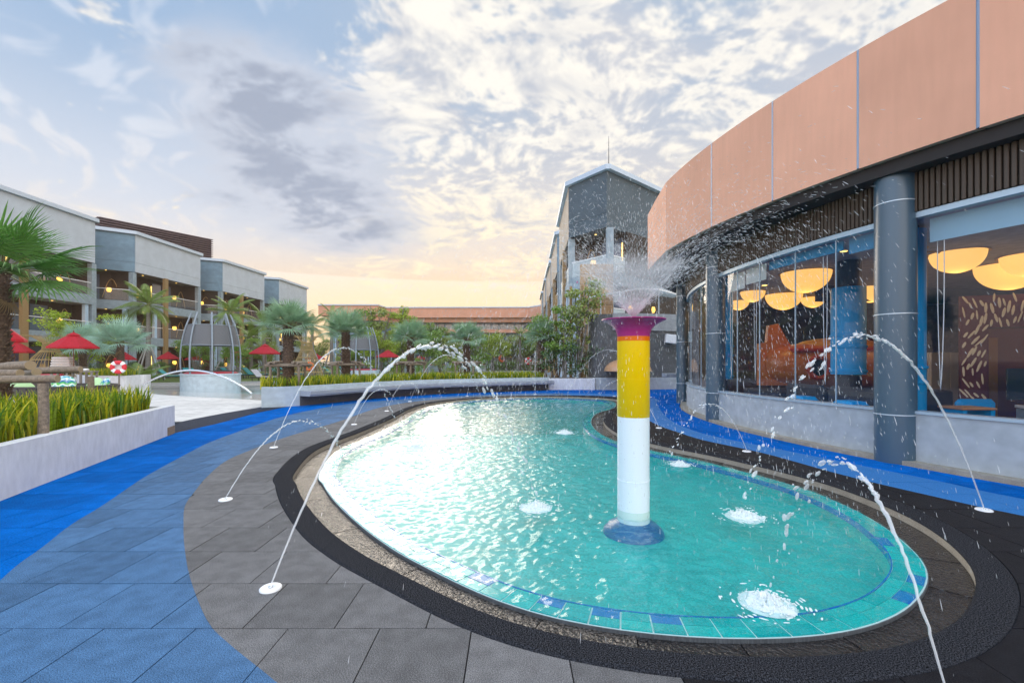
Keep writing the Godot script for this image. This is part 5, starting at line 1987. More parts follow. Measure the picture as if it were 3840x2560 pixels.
func left_planter() -> void:
	var t := thing("long_planter", "long white planter wall with a rusty corner at the left front", "planter", Vector3.ZERO)
	var front := PackedVector2Array([V(-2.8, 3.0), V(-5.33, -4.74), V(-6.83, -9.2)])
	var inn := PackedVector2Array([V(-2.97, 3.0), V(-5.49, -4.72), V(-6.96, -9.05)])
	var m := MB.new()
	m.ribbon(front, inn, -0.2, 0.565)
	add("front_wall", m, M.white_paint, t)
	m = MB.new()
	m.ribbon(PackedVector2Array([V(-6.83, -9.205), V(-9.2, -8.6), V(-11.5, -7.6)]), PackedVector2Array([V(-6.95, -9.045), V(-9.15, -8.45), V(-11.4, -7.45)]), -0.2, 0.563)
	add("end_wall", m, M.white_paint, t)
	m = MB.new()
	m.prism(PackedVector2Array([V(-2.95, 3.0), V(-5.48, -4.72), V(-6.95, -9.06), V(-9.15, -8.46), V(-11.4, -7.46), V(-9, 3.0)]), 0.2, 0.50)
	add("soil", m, M.soil, t)
	m = MB.new()
	m.prism(PackedVector2Array([V(-6.70, -8.86), V(-6.835, -9.22), V(-6.86, -9.21), V(-6.75, -8.86)]), 0.0, 0.16)
	add("rust_stain", m, mat("rust_render", lin(0.42, 0.30, 0.19), 0.9, {"tex": tex.blotch, "s": 5.0}), t)
	grass_bed("planter_grass", "tall yellow-green strap leaved grass filling the long white planter", PackedVector2Array([V(-4.45, -1.6), V(-5.60, -4.72), V(-7.03, -8.95), V(-8.2, -8.55), V(-7.6, -6.0), V(-6.6, -3.6), V(-6.0, -1.6)]), 0.49, 4800, 0.55, 0.016, 3)
	fan_palm("large green fan palm with a shaggy dark trunk at the left edge", Vector3(-8.6, 0.45, -7.6), 2.45, 0.175, 1.25, 26, M.fan_green, 12)
	# its support: two posts in the planter and the logs stacked across them
	var s := thing("log_rail", "rough timber posts and stacked peeled logs propping the left palm", "support", Vector3(0, 0, 0))
	for p in [V(-5.80, -5.62), V(-7.05, -6.0), V(-7.6, -8.2), V(-9.3, -8.0)]:
		m = MB.new()
		m.tube(PackedVector3Array([up(p, 0.4), up(p + V(0.012, 0.0), 0.8), up(p, 1.18)]), PackedFloat32Array([0.055, 0.052, 0.050]), 10)
		add("post", m, M.log, s)
	for e in [[Vector3(-7.4, 1.20, -5.35), Vector3(-5.66, 1.235, -5.66), 0.048], [Vector3(-7.7, 1.20, -7.0), Vector3(-6.75, 1.30, -6.45), 0.055], [Vector3(-8.2, 1.25, -6.6), Vector3(-6.55, 1.33, -6.9), 0.05], [Vector3(-7.15, 1.345, -6.2), Vector3(-6.25, 1.40, -5.9), 0.06], [Vector3(-7.6, 1.27, -5.9), Vector3(-6.3, 1.30, -5.82), 0.05]]:
		m = MB.new()
		var a: Vector3 = e[0]
		var b: Vector3 = e[1]
		m.tube(PackedVector3Array([a, (a + b) * 0.5 + Vector3(0, 0.012, 0.01), b]), PackedFloat32Array([e[2] * 0.94, e[2], e[2] * 1.02]), 12, false)
		var lg := add("rail_log", m, M.log, s)
		m = MB.new()
		var d := (b - a).normalized()
		m.rod(b, b + d * 0.004, e[2] * 1.02, 12)
		m.rod(a, a - d * 0.004, e[2] * 0.94, 12)
		add("log_end", m, M.log_end, lg)


func bench_planter() -> void:
	var t := thing("bench_planter", "curved pale planter wall with a slate bench along its front", "planter", Vector3.ZERO)
	var base := smooth([V(-7.88, -14.29), V(-7.1, -14.75), V(-6.45, -15.9), V(-5.35, -18.0), V(-3.55, -20.2), V(-0.8, -21.75), V(1.85, -23.2)], 0.3, false)
	var back := offset(base, 1.75, false)
	if back[5].y > base[5].y: back = offset(base, -1.75, false)
	var sgn := 1.0 if offset(base, 0.5, false)[12].y < base[12].y else -1.0
	var m := MB.new()
	m.ribbon(base, offset(base, sgn * 0.16, false), -0.2, 0.64)
	add("front_wall", m, M.base_plaster, t)
	m = MB.new()
	m.ribbon(offset(base, sgn * 1.60, false), back, -0.2, 0.62)
	add("back_wall", m, M.white_paint, t)
	for i in [0, base.size() - 1]:
		m = MB.new()
		var d := (base[1] - base[0]).normalized() * 0.16 if i == 0 else (base[i - 1] - base[i]).normalized() * 0.16
		m.prism(PackedVector2Array([base[i].lerp(back[i], 0.09), back[i], back[i] + d, base[i].lerp(back[i], 0.09) + d]), -0.2, 0.63)
		add("end_wall", m, M.concrete, t)
	m = MB.new()
	m.ribbon(offset(base, sgn * 0.15, false), offset(base, sgn * 1.61, false), 0.2, 0.55)
	add("soil", m, M.soil, t)
	# bench slab of stacked slate: three rough courses
	var run := base.slice(5)
	for e in [[0.32, 0.375, 0.53], [0.375, 0.435, 0.57], [0.435, 0.495, 0.55]]:
		m = MB.new()
		var o := offset(run, -sgn * e[2], false)
		var i := offset(run, -sgn * 0.005, false)
		for k in o.size(): o[k] += (o[k] - i[k]).normalized() * rng.randf_range(-0.02, 0.02)
		m.ribbon(o, i, e[0], e[1] - 0.004)
		add("slate_course", m, M.slate, t)
	# the recess below it
	m = MB.new()
	m.ribbon(offset(run, -sgn * 0.02, false), offset(run, -sgn * 0.004, false), 0.0, 0.32)
	add("recess_wall", m, M.concrete_dark, t)
	var mid := offset(base, sgn * 0.85, false)
	var inner_a := offset(base, sgn * 0.25, false)
	var inner_b := offset(base, sgn * 1.5, false)
	var c := base.size()
	var gi := [[int(c * 0.05), int(c * 0.40), "bright yellow-green grass in the bench planter left of the second palm"], [int(c * 0.40), int(c * 0.62), "bright yellow-green grass in the bench planter between second and third palm"], [int(c * 0.62), c - 1, "bright yellow-green grass in the right end of the bench planter"]]
	for e in gi:
		var poly := PackedVector2Array()
		for k in range(e[0], e[1] + 1): poly.append(inner_a[k])
		for k in range(e[1], e[0] - 1, -1): poly.append(inner_b[k])
		grass_bed("bench_grass", e[2], poly, 0.54, 2100, 0.46, 0.016, 5 + e[0])
	var ps := [[V(-7.75, -15.75), 2.15, 1.08, "silver fan palm with timber support at the left end of the bench planter", "timber support round the palm at the left end of the bench planter"], [V(-6.95, -19.0), 2.15, 1.08, "silver fan palm in the bench planter before the second domed pavilion", "timber support round the second palm of the bench planter"], [V(-4.75, -21.3), 2.0, 1.0, "silver fan palm at the middle of the bench planter", "timber support round the middle palm of the bench planter"], [V(-2.25, -22.6), 2.05, 1.03, "slightly leaning silver fan palm, fourth in the bench planter", "timber support round the fourth palm of the bench planter"], [V(1.55, -24.3), 2.25, 1.02, "silver fan palm at the right end of the bench planter by the climbers", "timber support round the palm at the right end of the bench planter"]]
	var k := 0
	for e in ps:
		fan_palm(e[3], up(e[0], 0.5), e[1], 0.19, e[2], 30, M.fan_silver, 41 + k * 7)
		palm_support(e[4], up(e[0], 0.5), 0.62, 0.78, 60 + k, 0.2 + k * 0.4)
		k += 1
	grass_bed("corner_grass", "dark green strap leaves spilling over the left corner of the bench planter", PackedVector2Array([V(-8.2, -14.7), V(-7.7, -14.9), V(-7.5, -15.3), V(-8.2, -15.2)]), 0.54, 90, 0.5, 0.02, 77)


func plants() -> void:
	# climbers in the square planter
	tree("climbing_shrub", "dense dark climbing shrub at the left of the square planter", "shrub", Vector3(2.45, 0.55, -23.9), 2.1, M.leaf_dark, 4, "shrub", "climbers in the square planter")
	tree("climbing_shrub", "dense dark climbing shrub at the right of the square planter", "shrub", Vector3(3.55, 0.55, -23.9), 2.0, M.leaf_dark, 5, "shrub", "climbers in the square planter")
	tree("climbing_shrub", "light green climbing shrub in front of the tan posts", "airy", Vector3(2.75, 0.55, -23.7), 4.2, M.leaf_green, 6, "shrub", "climbers in the square planter")
	tree("climbing_shrub", "tall light green climber with pink flowers before the tan screen wall", "airy", Vector3(3.45, 0.55, -23.85), 5.3, M.leaf_olive, 7, "shrub", "climbers in the square planter")
	tree("climbing_shrub", "light green climber leaning left over the palm", "airy", Vector3(2.15, 0.55, -24.1), 3.6, M.leaf_green, 8, "shrub", "climbers in the square planter")
	var fl := MB.new()
	var g := RandomNumberGenerator.new()
	g.seed = 15
	for k in 9:
		leaf_clumps(fl, g, Vector3(g.randf_range(2.9, 4.0), g.randf_range(3.0, 5.7), g.randf_range(-24.0, -23.4)), Vector3(0.07, 0.06, 0.07), 12, 0.05)
	tag(add("pink_flowers", fl, mat("flower_pink", lin(0.62, 0.22, 0.45), 0.6)), "small pink flowers on the tall climber by the concrete wall", "flowers", "", "stuff")
	# coconut palms
	var co := [[V(-29.3, -36.6), 5.5, 2.5, 22, true, "coconut palm propped by four poles left of the first domed pavilion"], [V(-24.6, -39.5), 5.2, 2.3, 20, true, "coconut palm rising behind the first domed pavilion"], [V(-23.6, -43.5), 4.5, 2.5, 13, false, "coconut palm with a drooping frond right of the first domed pavilion"], [V(-20.2, -46.0), 4.6, 1.9, 10, true, "narrow coconut palm right of the straw sculpture, first of two"], [V(-19.5, -49.0), 5.8, 1.9, 10, true, "narrow coconut palm right of the straw sculpture, taller of two"], [V(-27.0, -47.0), 3.4, 2.4, 12, false, "coconut palm in shade between the hotel and the first domed pavilion"], [V(-3.4, -76.0), 4.6, 2.2, 12, true, "propped coconut palm on the far lawn left of the lifebuoys"], [V(1.3, -75.0), 5.2, 2.2, 12, true, "propped coconut palm on the far lawn between the lifebuoys"], [V(4.0, -74.0), 4.2, 2.0, 11, true, "propped coconut palm on the far lawn near the right hotel row"]]
	var k := 0
	for e in co:
		coconut(e[5], up(e[0], 0.0), e[1], e[2], 70 + k, e[3], e[4])
		k += 1
	# pale fan palms at the left
	fan_palm("pale silver fan palm standing in the round planter behind the lifebuoy", Vector3(-21.2, 0.5, -24.6), 1.9, 0.19, 1.45, 30, M.fan_pale, 91, 0.0, "pale fan palms at the left")
	fan_palm("pale silver fan palm behind the red umbrella of the towel table", Vector3(-25.3, 0.1, -26.8), 2.2, 0.19, 1.5, 28, M.fan_pale, 94, 0.0, "pale fan palms at the left")
	# shrubs and trees on the left before the hotel
	var sh := [["willow", V(-27.2, -28.6), 4.7, M.leaf_lime, "feathery yellow-green tree behind the wicker tepee"], ["willow", V(-29.4, -30.6), 4.2, M.leaf_lime, "feathery yellow-green tree at the left by the tan fin"], ["willow", V(-28.4, -41.0), 4.0, M.leaf_green, "green bush tree behind the propped coconut palm"], ["willow", V(-22.6, -37.2), 3.6, M.leaf_green, "light green tree seen under the first pavilion's roof"], ["willow", V(-26.3, -48.0), 4.2, M.leaf_olive, "olive green wispy tree right of the first pavilion"], ["willow", V(-22.4, -52.0), 4.6, M.leaf_olive, "olive green wispy tree below the end of the left hotel row"]]
	k = 0
	for e in sh:
		tree("feathery_tree", e[4], e[0], up(e[1], 0.0), e[2], e[3], 20 + k, "tree", "feathery trees by the left hotel row")
		k += 1
	# low bushes under the hotel
	k = 0
	for e in [[V(-31.5, -37.5), 1.5, "low dark green bush below the tan fin of the second block"], [V(-30.8, -40.0), 1.5, "low dark green bush left of the first pavilion's left rib"], [V(-30.0, -43.5), 1.6, "low dark green bush seen through the first pavilion's left bay"], [V(-29.6, -46.5), 1.5, "low dark green bush seen through the first pavilion's right bay"], [V(-28.8, -50.0), 1.7, "low dark green bush right of the first pavilion"], [V(-30.5, -33.0), 1.6, "low dark green bush behind the wicker tepee"], [V(-26.0, -29.3), 1.2, "low dark green bush behind the towel table"], [V(-24.8, -52.0), 1.8, "low dark green bush farthest, below the end of the left hotel row"], [V(-21.0, -40.0), 1.2, "low dark green bush behind the loungers right of the first pavilion"], [V(-19.0, -52.0), 1.8, "low dark green bush behind the straw sculpture"]]:
		tree("dark_bush", e[2], "shrub", up(e[0], 0.0), e[1], M.leaf_dark, 40 + k, "bush", "dark bushes along the left hotel row")
		k += 1
	# slender trees with tufts before the far building
	k = 0
	for e in [[V(-18.0, -56.0), 8.6, M.leaf_green, "slender tufted tree rising above the far building's left fascia"], [V(-16.6, -57.5), 9.2, M.leaf_olive, "tallest slender tufted tree above the far building's fascia"], [V(-14.0, -54.0), 8.2, M.leaf_lime, "bright slender tree behind the second domed pavilion"], [V(-13.2, -57.0), 6.4, M.leaf_lime, "short bright slender tree right of the second domed pavilion"], [V(-9.5, -60.0), 6.6, M.leaf_green, "slender green tree behind the middle silver palm"], [V(-5.2, -62.5), 5.6, M.leaf_olive, "slender olive tree behind the fourth silver palm"], [V(-0.8, -73.0), 6.4, M.leaf_olive, "wispy olive tree on the far lawn right of the fourth palm"], [V(-11.5, -62.0), 7.4, M.leaf_green, "slender green tree rising above the lower fascia band"]]:
		tree("slender_tree", e[3], "airy", up(e[0], 0.0), e[1], e[2], 50 + k, "tree", "slender trees before the far building")
		k += 1
	# bushy trees that fill the middle
	k = 0
	for e in [[V(-16.8, -50.5), 4.4, "bushy green tree left behind the second domed pavilion"], [V(-14.6, -49.0), 4.9, "bushy green tree right behind the second domed pavilion's roof"], [V(-12.2, -51.0), 5.0, "bright bushy tree above the red umbrella right of the second pavilion"], [V(-9.8, -52.5), 5.2, "bright bushy tree behind the crown of the middle silver palm"], [V(-20.5, -58.0), 4.8, "bushy tree right of the end of the left hotel row"], [V(-7.6, -58.0), 4.8, "bushy green tree right of the middle silver palm"], [V(-5.0, -60.0), 5.2, "bushy green tree behind the trunk of the leaning silver palm"], [V(-2.6, -64.5), 5.4, "bushy green tree right of the leaning silver palm"], [V(0.4, -82.0), 6.2, "bushy green tree far back before the orange balcony band"], [V(2.8, -81.0), 6.0, "bushy green tree far back left of the last palm"], [V(4.6, -84.0), 6.4, "bushy green tree far back against the right hotel row"], [V(-18.2, -62.0), 5.6, "bushy tree below the left end of the far fascia"], [V(-10.8, -57.0), 5.8, "dark bushy tree between the third and second pavilions"], [V(-2.0, -80.0), 5.8, "dark bushy tree far back over the hedge"]]:
		tree("bushy_tree", e[2], "round", up(e[0], 0.0), e[1], [M.leaf_green, M.leaf_lime, M.leaf_olive][k % 3] if not e[2].begins_with("dark") else M.leaf_dark, 80 + k, "tree", "bushy trees before the far building")
		k += 1
	# low shrubs under the trees
	k = 0
	for e in [[V(-14.6, -46.5), 1.7, "leafy shrub left of the second pavilion's island"], [V(-9.6, -47.5), 1.9, "leafy shrub between the second and third pavilions, left one"], [V(-8.0, -50.5), 2.1, "leafy shrub between the second and third pavilions, right one"], [V(-6.4, -54.5), 2.2, "leafy shrub right of the third pavilion"], [V(-4.4, -57.5), 2.3, "leafy shrub behind the leaning silver palm"], [V(-17.2, -51.5), 2.0, "leafy shrub at the far left before the peach fascia"], [V(-12.0, -49.0), 2.2, "leafy shrub behind the red umbrella right of the second pavilion"]]:
		tree("leafy_shrub", e[2], "shrub", up(e[0], 0.0), e[1], [M.leaf_lime, M.leaf_green, M.leaf_olive][k % 3], 120 + k, "shrub", "leafy shrubs before the far building")
		k += 1
	# clipped hedge bank on the far lawn
	var hm := MB.new()
	g.seed = 8
	for i in 46:
		leaf_clumps(hm, g, Vector3(-8.0 + i * 0.33, 0.8, -78.0 + g.randf_range(-0.4, 0.4)), Vector3(0.6, 1.0, 0.7), 90, 0.16)
	tag(add("hedge", hm, M.leaf_green), "long clipped green hedge across the far lawn", "hedge", "", "stuff")
	hm = MB.new()
	for i in 40:
		leaf_clumps(hm, g, Vector3(-31.0 + i * 0.4, 0.7, -66.0 - i * 0.1 + g.randf_range(-0.4, 0.4)), Vector3(0.6, 0.9, 0.7), 80, 0.16)
	tag(add("hedge", hm, M.leaf_dark), "dark green hedge behind the second and third domed pavilions", "hedge", "", "stuff")
	# cycad-like clumps on the lawn
	k = 0
	for e in [[V(-25.2, -30.8), 1.7, "young green palm clump in the small pot right of the lifebuoy"], [V(-15.8, -41.5), 1.4, "young bright palm clump left of the second domed pavilion"], [V(-23.7, -40.5), 1.5, "young palm clump behind the sun lounger at the pool edge"]]:
		var t := thing("palm_clump", e[2], "plant", up(e[0], 0.0))
		if coco_kinds.is_empty():
			for q in 3: coco_kinds.append(coco_leaf(2.4, 31 + q))
		for i in 9:
			var b := dir3(i * 2.4, 1.25 - 0.07 * i) * Basis.from_scale(Vector3.ONE * e[1] / 2.0)
			add("frond", coco_kinds[i % 3][1], M.coco, t, Transform3D(b, Vector3(0, 0.1, 0)))
		k += 1


# ---------------------------------------------------------------- pavilions, umbrellas, loungers and the rest
func pavilion() -> Node3D:
	var t := thing("domed_pavilion", "", "pavilion", Vector3.ZERO, 0.0, "domed pavilions on the lagoon islands")
	var m := MB.new()
	m.lathe(PackedVector2Array([V(1.78, -0.6), V(1.78, 0.68), V(1.84, 0.70), V(1.84, 0.78), V(1.60, 0.78), V(1.58, 0.55), V(0.0, 0.55)]), 48, Vector3.ZERO, true)
	add("island_base", m, M.base_plaster, t)
	m = MB.new()
	m.lathe(PackedVector2Array([V(1.12, 0.68), V(1.15, 0.84), V(1.45, 0.87), V(1.60, 0.80), V(1.62, 0.70)]), 48)
	add("ring_cushion", m, M.red_cushion, t)
	var p := PackedVector3Array()
	var w := PackedFloat32Array()
	for k in 41:
		p.append(Vector3(1.82 * cos(TAU * k / 40.0), 0.93, 1.82 * sin(TAU * k / 40.0)))
		w.append(0.022)
	m = MB.new()
	m.tube(p, w, 6, false)
	add("ring_rail", m, M.frame_dark, t)
	# eight curved ribs
	p = PackedVector3Array()
	w = PackedFloat32Array()
	for k in 13:
		var u := k / 12.0
		p.append(Vector3(1.70 + 0.42 * u - 1.0 * pow(u, 2.1), 0.75 + 3.55 * u, 0))
		w.append(0.052)
	m = MB.new()
	m.tube(p, w, 10)
	var rm := m.mesh()
	for k in 8:
		add("rib", rm, M.rib, t, Transform3D(Basis(Vector3.UP, TAU * (k + 0.5) / 8.0), Vector3.ZERO))
	# wicker roof band with its soft inner face and the flat lid below the rim
	m = MB.new()
	m.lathe(PackedVector2Array([V(1.64, 2.42), V(1.54, 2.95), V(1.36, 3.58)]), 48)
	m.lathe(PackedVector2Array([V(1.60, 2.43), V(1.32, 3.56)]), 48)
	var rf := add("wicker_roof", m, M.wicker, t)
	m = MB.new()
	m.lathe(PackedVector2Array([V(1.63, 2.40), V(1.67, 2.42), V(1.63, 2.45)]), 48)
	add("roof_hoop", m, M.rib, rf)
	m = MB.new()
	m.lathe(PackedVector2Array([V(1.35, 3.57), V(1.40, 3.59), V(1.34, 3.61)]), 48)
	add("roof_hoop", m, M.rib, rf)
	m = MB.new()
	m.lathe(PackedVector2Array([V(1.36, 3.5), V(0.0, 3.52)]), 48)
	add("roof_lid", m, M.wicker, rf)
	return t


func umbrella(big: bool) -> Node3D:
	var t := thing("red_umbrella", "", "umbrella", Vector3.ZERO, 0.0, "red sun umbrellas round the lagoon")
	var m := MB.new()
	var n := 8
	for k in n:
		var a0 := TAU * k / n
		var a1 := TAU * (k + 1) / n
		var d0 := Vector3(cos(a0), 0, sin(a0))
		var d1 := Vector3(cos(a1), 0, sin(a1))
		var rs := [0.30, 0.75, 1.33]
		var ys := [2.62, 2.40, 2.06]
		for i in 2:
			var e0: Vector3 = d0 * rs[i] + Vector3.UP * ys[i]
			var e1: Vector3 = d1 * rs[i] + Vector3.UP * ys[i]
			var f0: Vector3 = d0 * rs[i + 1] + Vector3.UP * ys[i + 1]
			var f1: Vector3 = d1 * rs[i + 1] + Vector3.UP * ys[i + 1]
			var s := Vector3.DOWN * 0.02
			m.quad(e0, e1, (f1 + f0) * 0.5 * Vector3(0.97, 1, 0.97) + s, f0, d0 + Vector3.UP)
			m.flat(e1, f1, (f1 + f0) * 0.5 * Vector3(0.97, 1, 0.97) + s, d0 + Vector3.UP)
		var v0 := d0 * 1.33 + Vector3.UP * 2.06
		var v1 := d1 * 1.33 + Vector3.UP * 2.06
		m.quad(v0, v1, v1 + Vector3.DOWN * 0.07, v0 + Vector3.DOWN * 0.07, d0 + d1)
	add("canopy", m, M.red, t)
	m = MB.new()
	for k in n:
		var a0 := TAU * k / n
		var a1 := TAU * (k + 1) / n
		m.flat(Vector3(0, 2.80, 0), Vector3(cos(a0) * 0.40, 2.64, sin(a0) * 0.40), Vector3(cos(a1) * 0.40, 2.64, sin(a1) * 0.40), Vector3.UP)
	add("vent_cap", m, M.red, t)
	m = MB.new()
	m.rod(Vector3(0, 0, 0), Vector3(0, 2.76, 0), 0.026, 8)
	add("pole", m, M.wood_pole, t)
	m = MB.new()
	m.ball(Vector3(0, 2.84, 0), Vector3(0.04, 0.06, 0.04))
	add("finial", m, M.wood_pole, t)
	for k in n:
		var a := TAU * k / n
		m = MB.new()
		m.beam(Vector3(cos(a) * 0.06, 2.08, sin(a) * 0.06), Vector3(cos(a) * 0.8, 2.33, sin(a) * 0.8), 0.018, 0.02)
		add("strut", m, M.wood_pole, t)
	m = MB.new()
	m.lathe(PackedVector2Array([V(0.30, 0.0), V(0.30, 0.06), V(0.06, 0.09), V(0.04, 0.3)]), 20)
	add("base", m, M.frame_dark, t)
	return t


func lounger(cloth: StandardMaterial3D, frame: StandardMaterial3D) -> Node3D:
	var t := thing("sun_lounger", "", "sun lounger", Vector3.ZERO, 0.0, "sun loungers on the lawn")
	var m := MB.new()
	for z in [-0.3, 0.3]:
		m.beam(Vector3(-0.95, 0.30, z), Vector3(0.95, 0.30, z), 0.05, 0.06)
	m.beam(Vector3(-0.95, 0.30, -0.3), Vector3(-0.95, 0.30, 0.3), 0.05, 0.06)
	m.beam(Vector3(0.95, 0.30, -0.3), Vector3(0.95, 0.30, 0.3), 0.05, 0.06)
	add("frame", m, frame, t)
	for x in [-0.8, 0.75]:
		for z in [-0.28, 0.28]:
			m = MB.new()
			m.rod(Vector3(x, 0, z), Vector3(x, 0.3, z), 0.025, 6)
			add("leg", m, frame, t)
	m = MB.new()
	m.cbox(Vector3(0.30, 0.35, 0), Vector3(1.34, 0.05, 0.58), 0.015)
	add("seat", m, cloth, t)
	m = MB.new()
	m.cbox(Vector3(-0.66, 0.60, 0), Vector3(0.82, 0.05, 0.58), 0.015, Basis(Vector3.BACK, -0.72))
	add("backrest", m, cloth, t)
	return t


func life_ring(label: String, at: Vector3, r: float, turn: float, red: StandardMaterial3D, bands: bool) -> void:
	var t := thing("lifebuoy", label, "lifebuoy", at, turn)
	var tw := r * 0.30
	for k in 8:
		var from := TAU * (k - 0.36) / 8.0 if k % 2 else TAU * (k - 0.64) / 8.0
		var to := TAU * (k + 0.36) / 8.0 if k % 2 == 1 else TAU * (k + 0.64) / 8.0
		var m := MB.new()
		var p := PackedVector3Array()
		var w := PackedFloat32Array()
		for i in 7:
			var a := lerpf(from, to, i / 6.0)
			p.append(Vector3(cos(a), sin(a), 0) * (r - tw))
			w.append(tw * (1.0 if k % 2 == 0 else 1.02))
		m.tube(p, w, 12)
		add("float_segment" if k % 2 == 0 else "white_band", m, red if k % 2 == 0 or not bands else M.white_plain, t)
	var m := MB.new()
	m.lathe(PackedVector2Array([V(0.0, 0.0), V(r * 0.55, 0.0)]), 24)
	add("backing_disc", m, M.white_plain if bands else M.weathered, t, Transform3D(Basis(Vector3.RIGHT, PI / 2), Vector3(0, 0, -tw)))
	m = MB.new()
	m.cbox(Vector3(0.0, -r * 0.5 - at.y * 0.5, -tw - 0.05), Vector3(0.07, at.y + r, 0.06), 0.01)
	add("post", m, M.weathered, t)


func straw_tower(label: String, at: Vector3, h: float, prof: PackedVector2Array, turn: float) -> void:
	var t := thing("straw_sculpture", label, "sculpture", at, turn, "woven straw sculptures on the lawn")
	var g := RandomNumberGenerator.new()
	g.seed = int(absf(at.x) * 10.0)
	var m := MB.new()
	for k in 36:
		var a := TAU * k / 36.0
		var p := PackedVector3Array()
		var w := PackedFloat32Array()
		for i in prof.size():
			var rr := prof[i].x * g.randf_range(0.97, 1.03)
			p.append(Vector3(cos(a + 0.02 * i), 0, sin(a + 0.02 * i)) * rr + Vector3.UP * prof[i].y * h)
			w.append(0.013)
		m.tube(p, w, 4, false)
	add("stalks", m, M.straw, t).set_meta("kind", "stuff")
	for k in 6:
		var y := 0.1 + k * 0.15
		var rr := 0.0
		for i in prof.size() - 1:
			if prof[i].y <= y and prof[i + 1].y >= y:
				rr = lerpf(prof[i].x, prof[i + 1].x, inverse_lerp(prof[i].y, prof[i + 1].y, y))
		var p := PackedVector3Array()
		var w := PackedFloat32Array()
		for i in 25:
			p.append(Vector3(cos(TAU * i / 24.0) * rr, y * h, sin(TAU * i / 24.0) * rr))
			w.append(0.028)
		m = MB.new()
		m.tube(p, w, 5, false)
		add("hoop", m, M.straw, t)


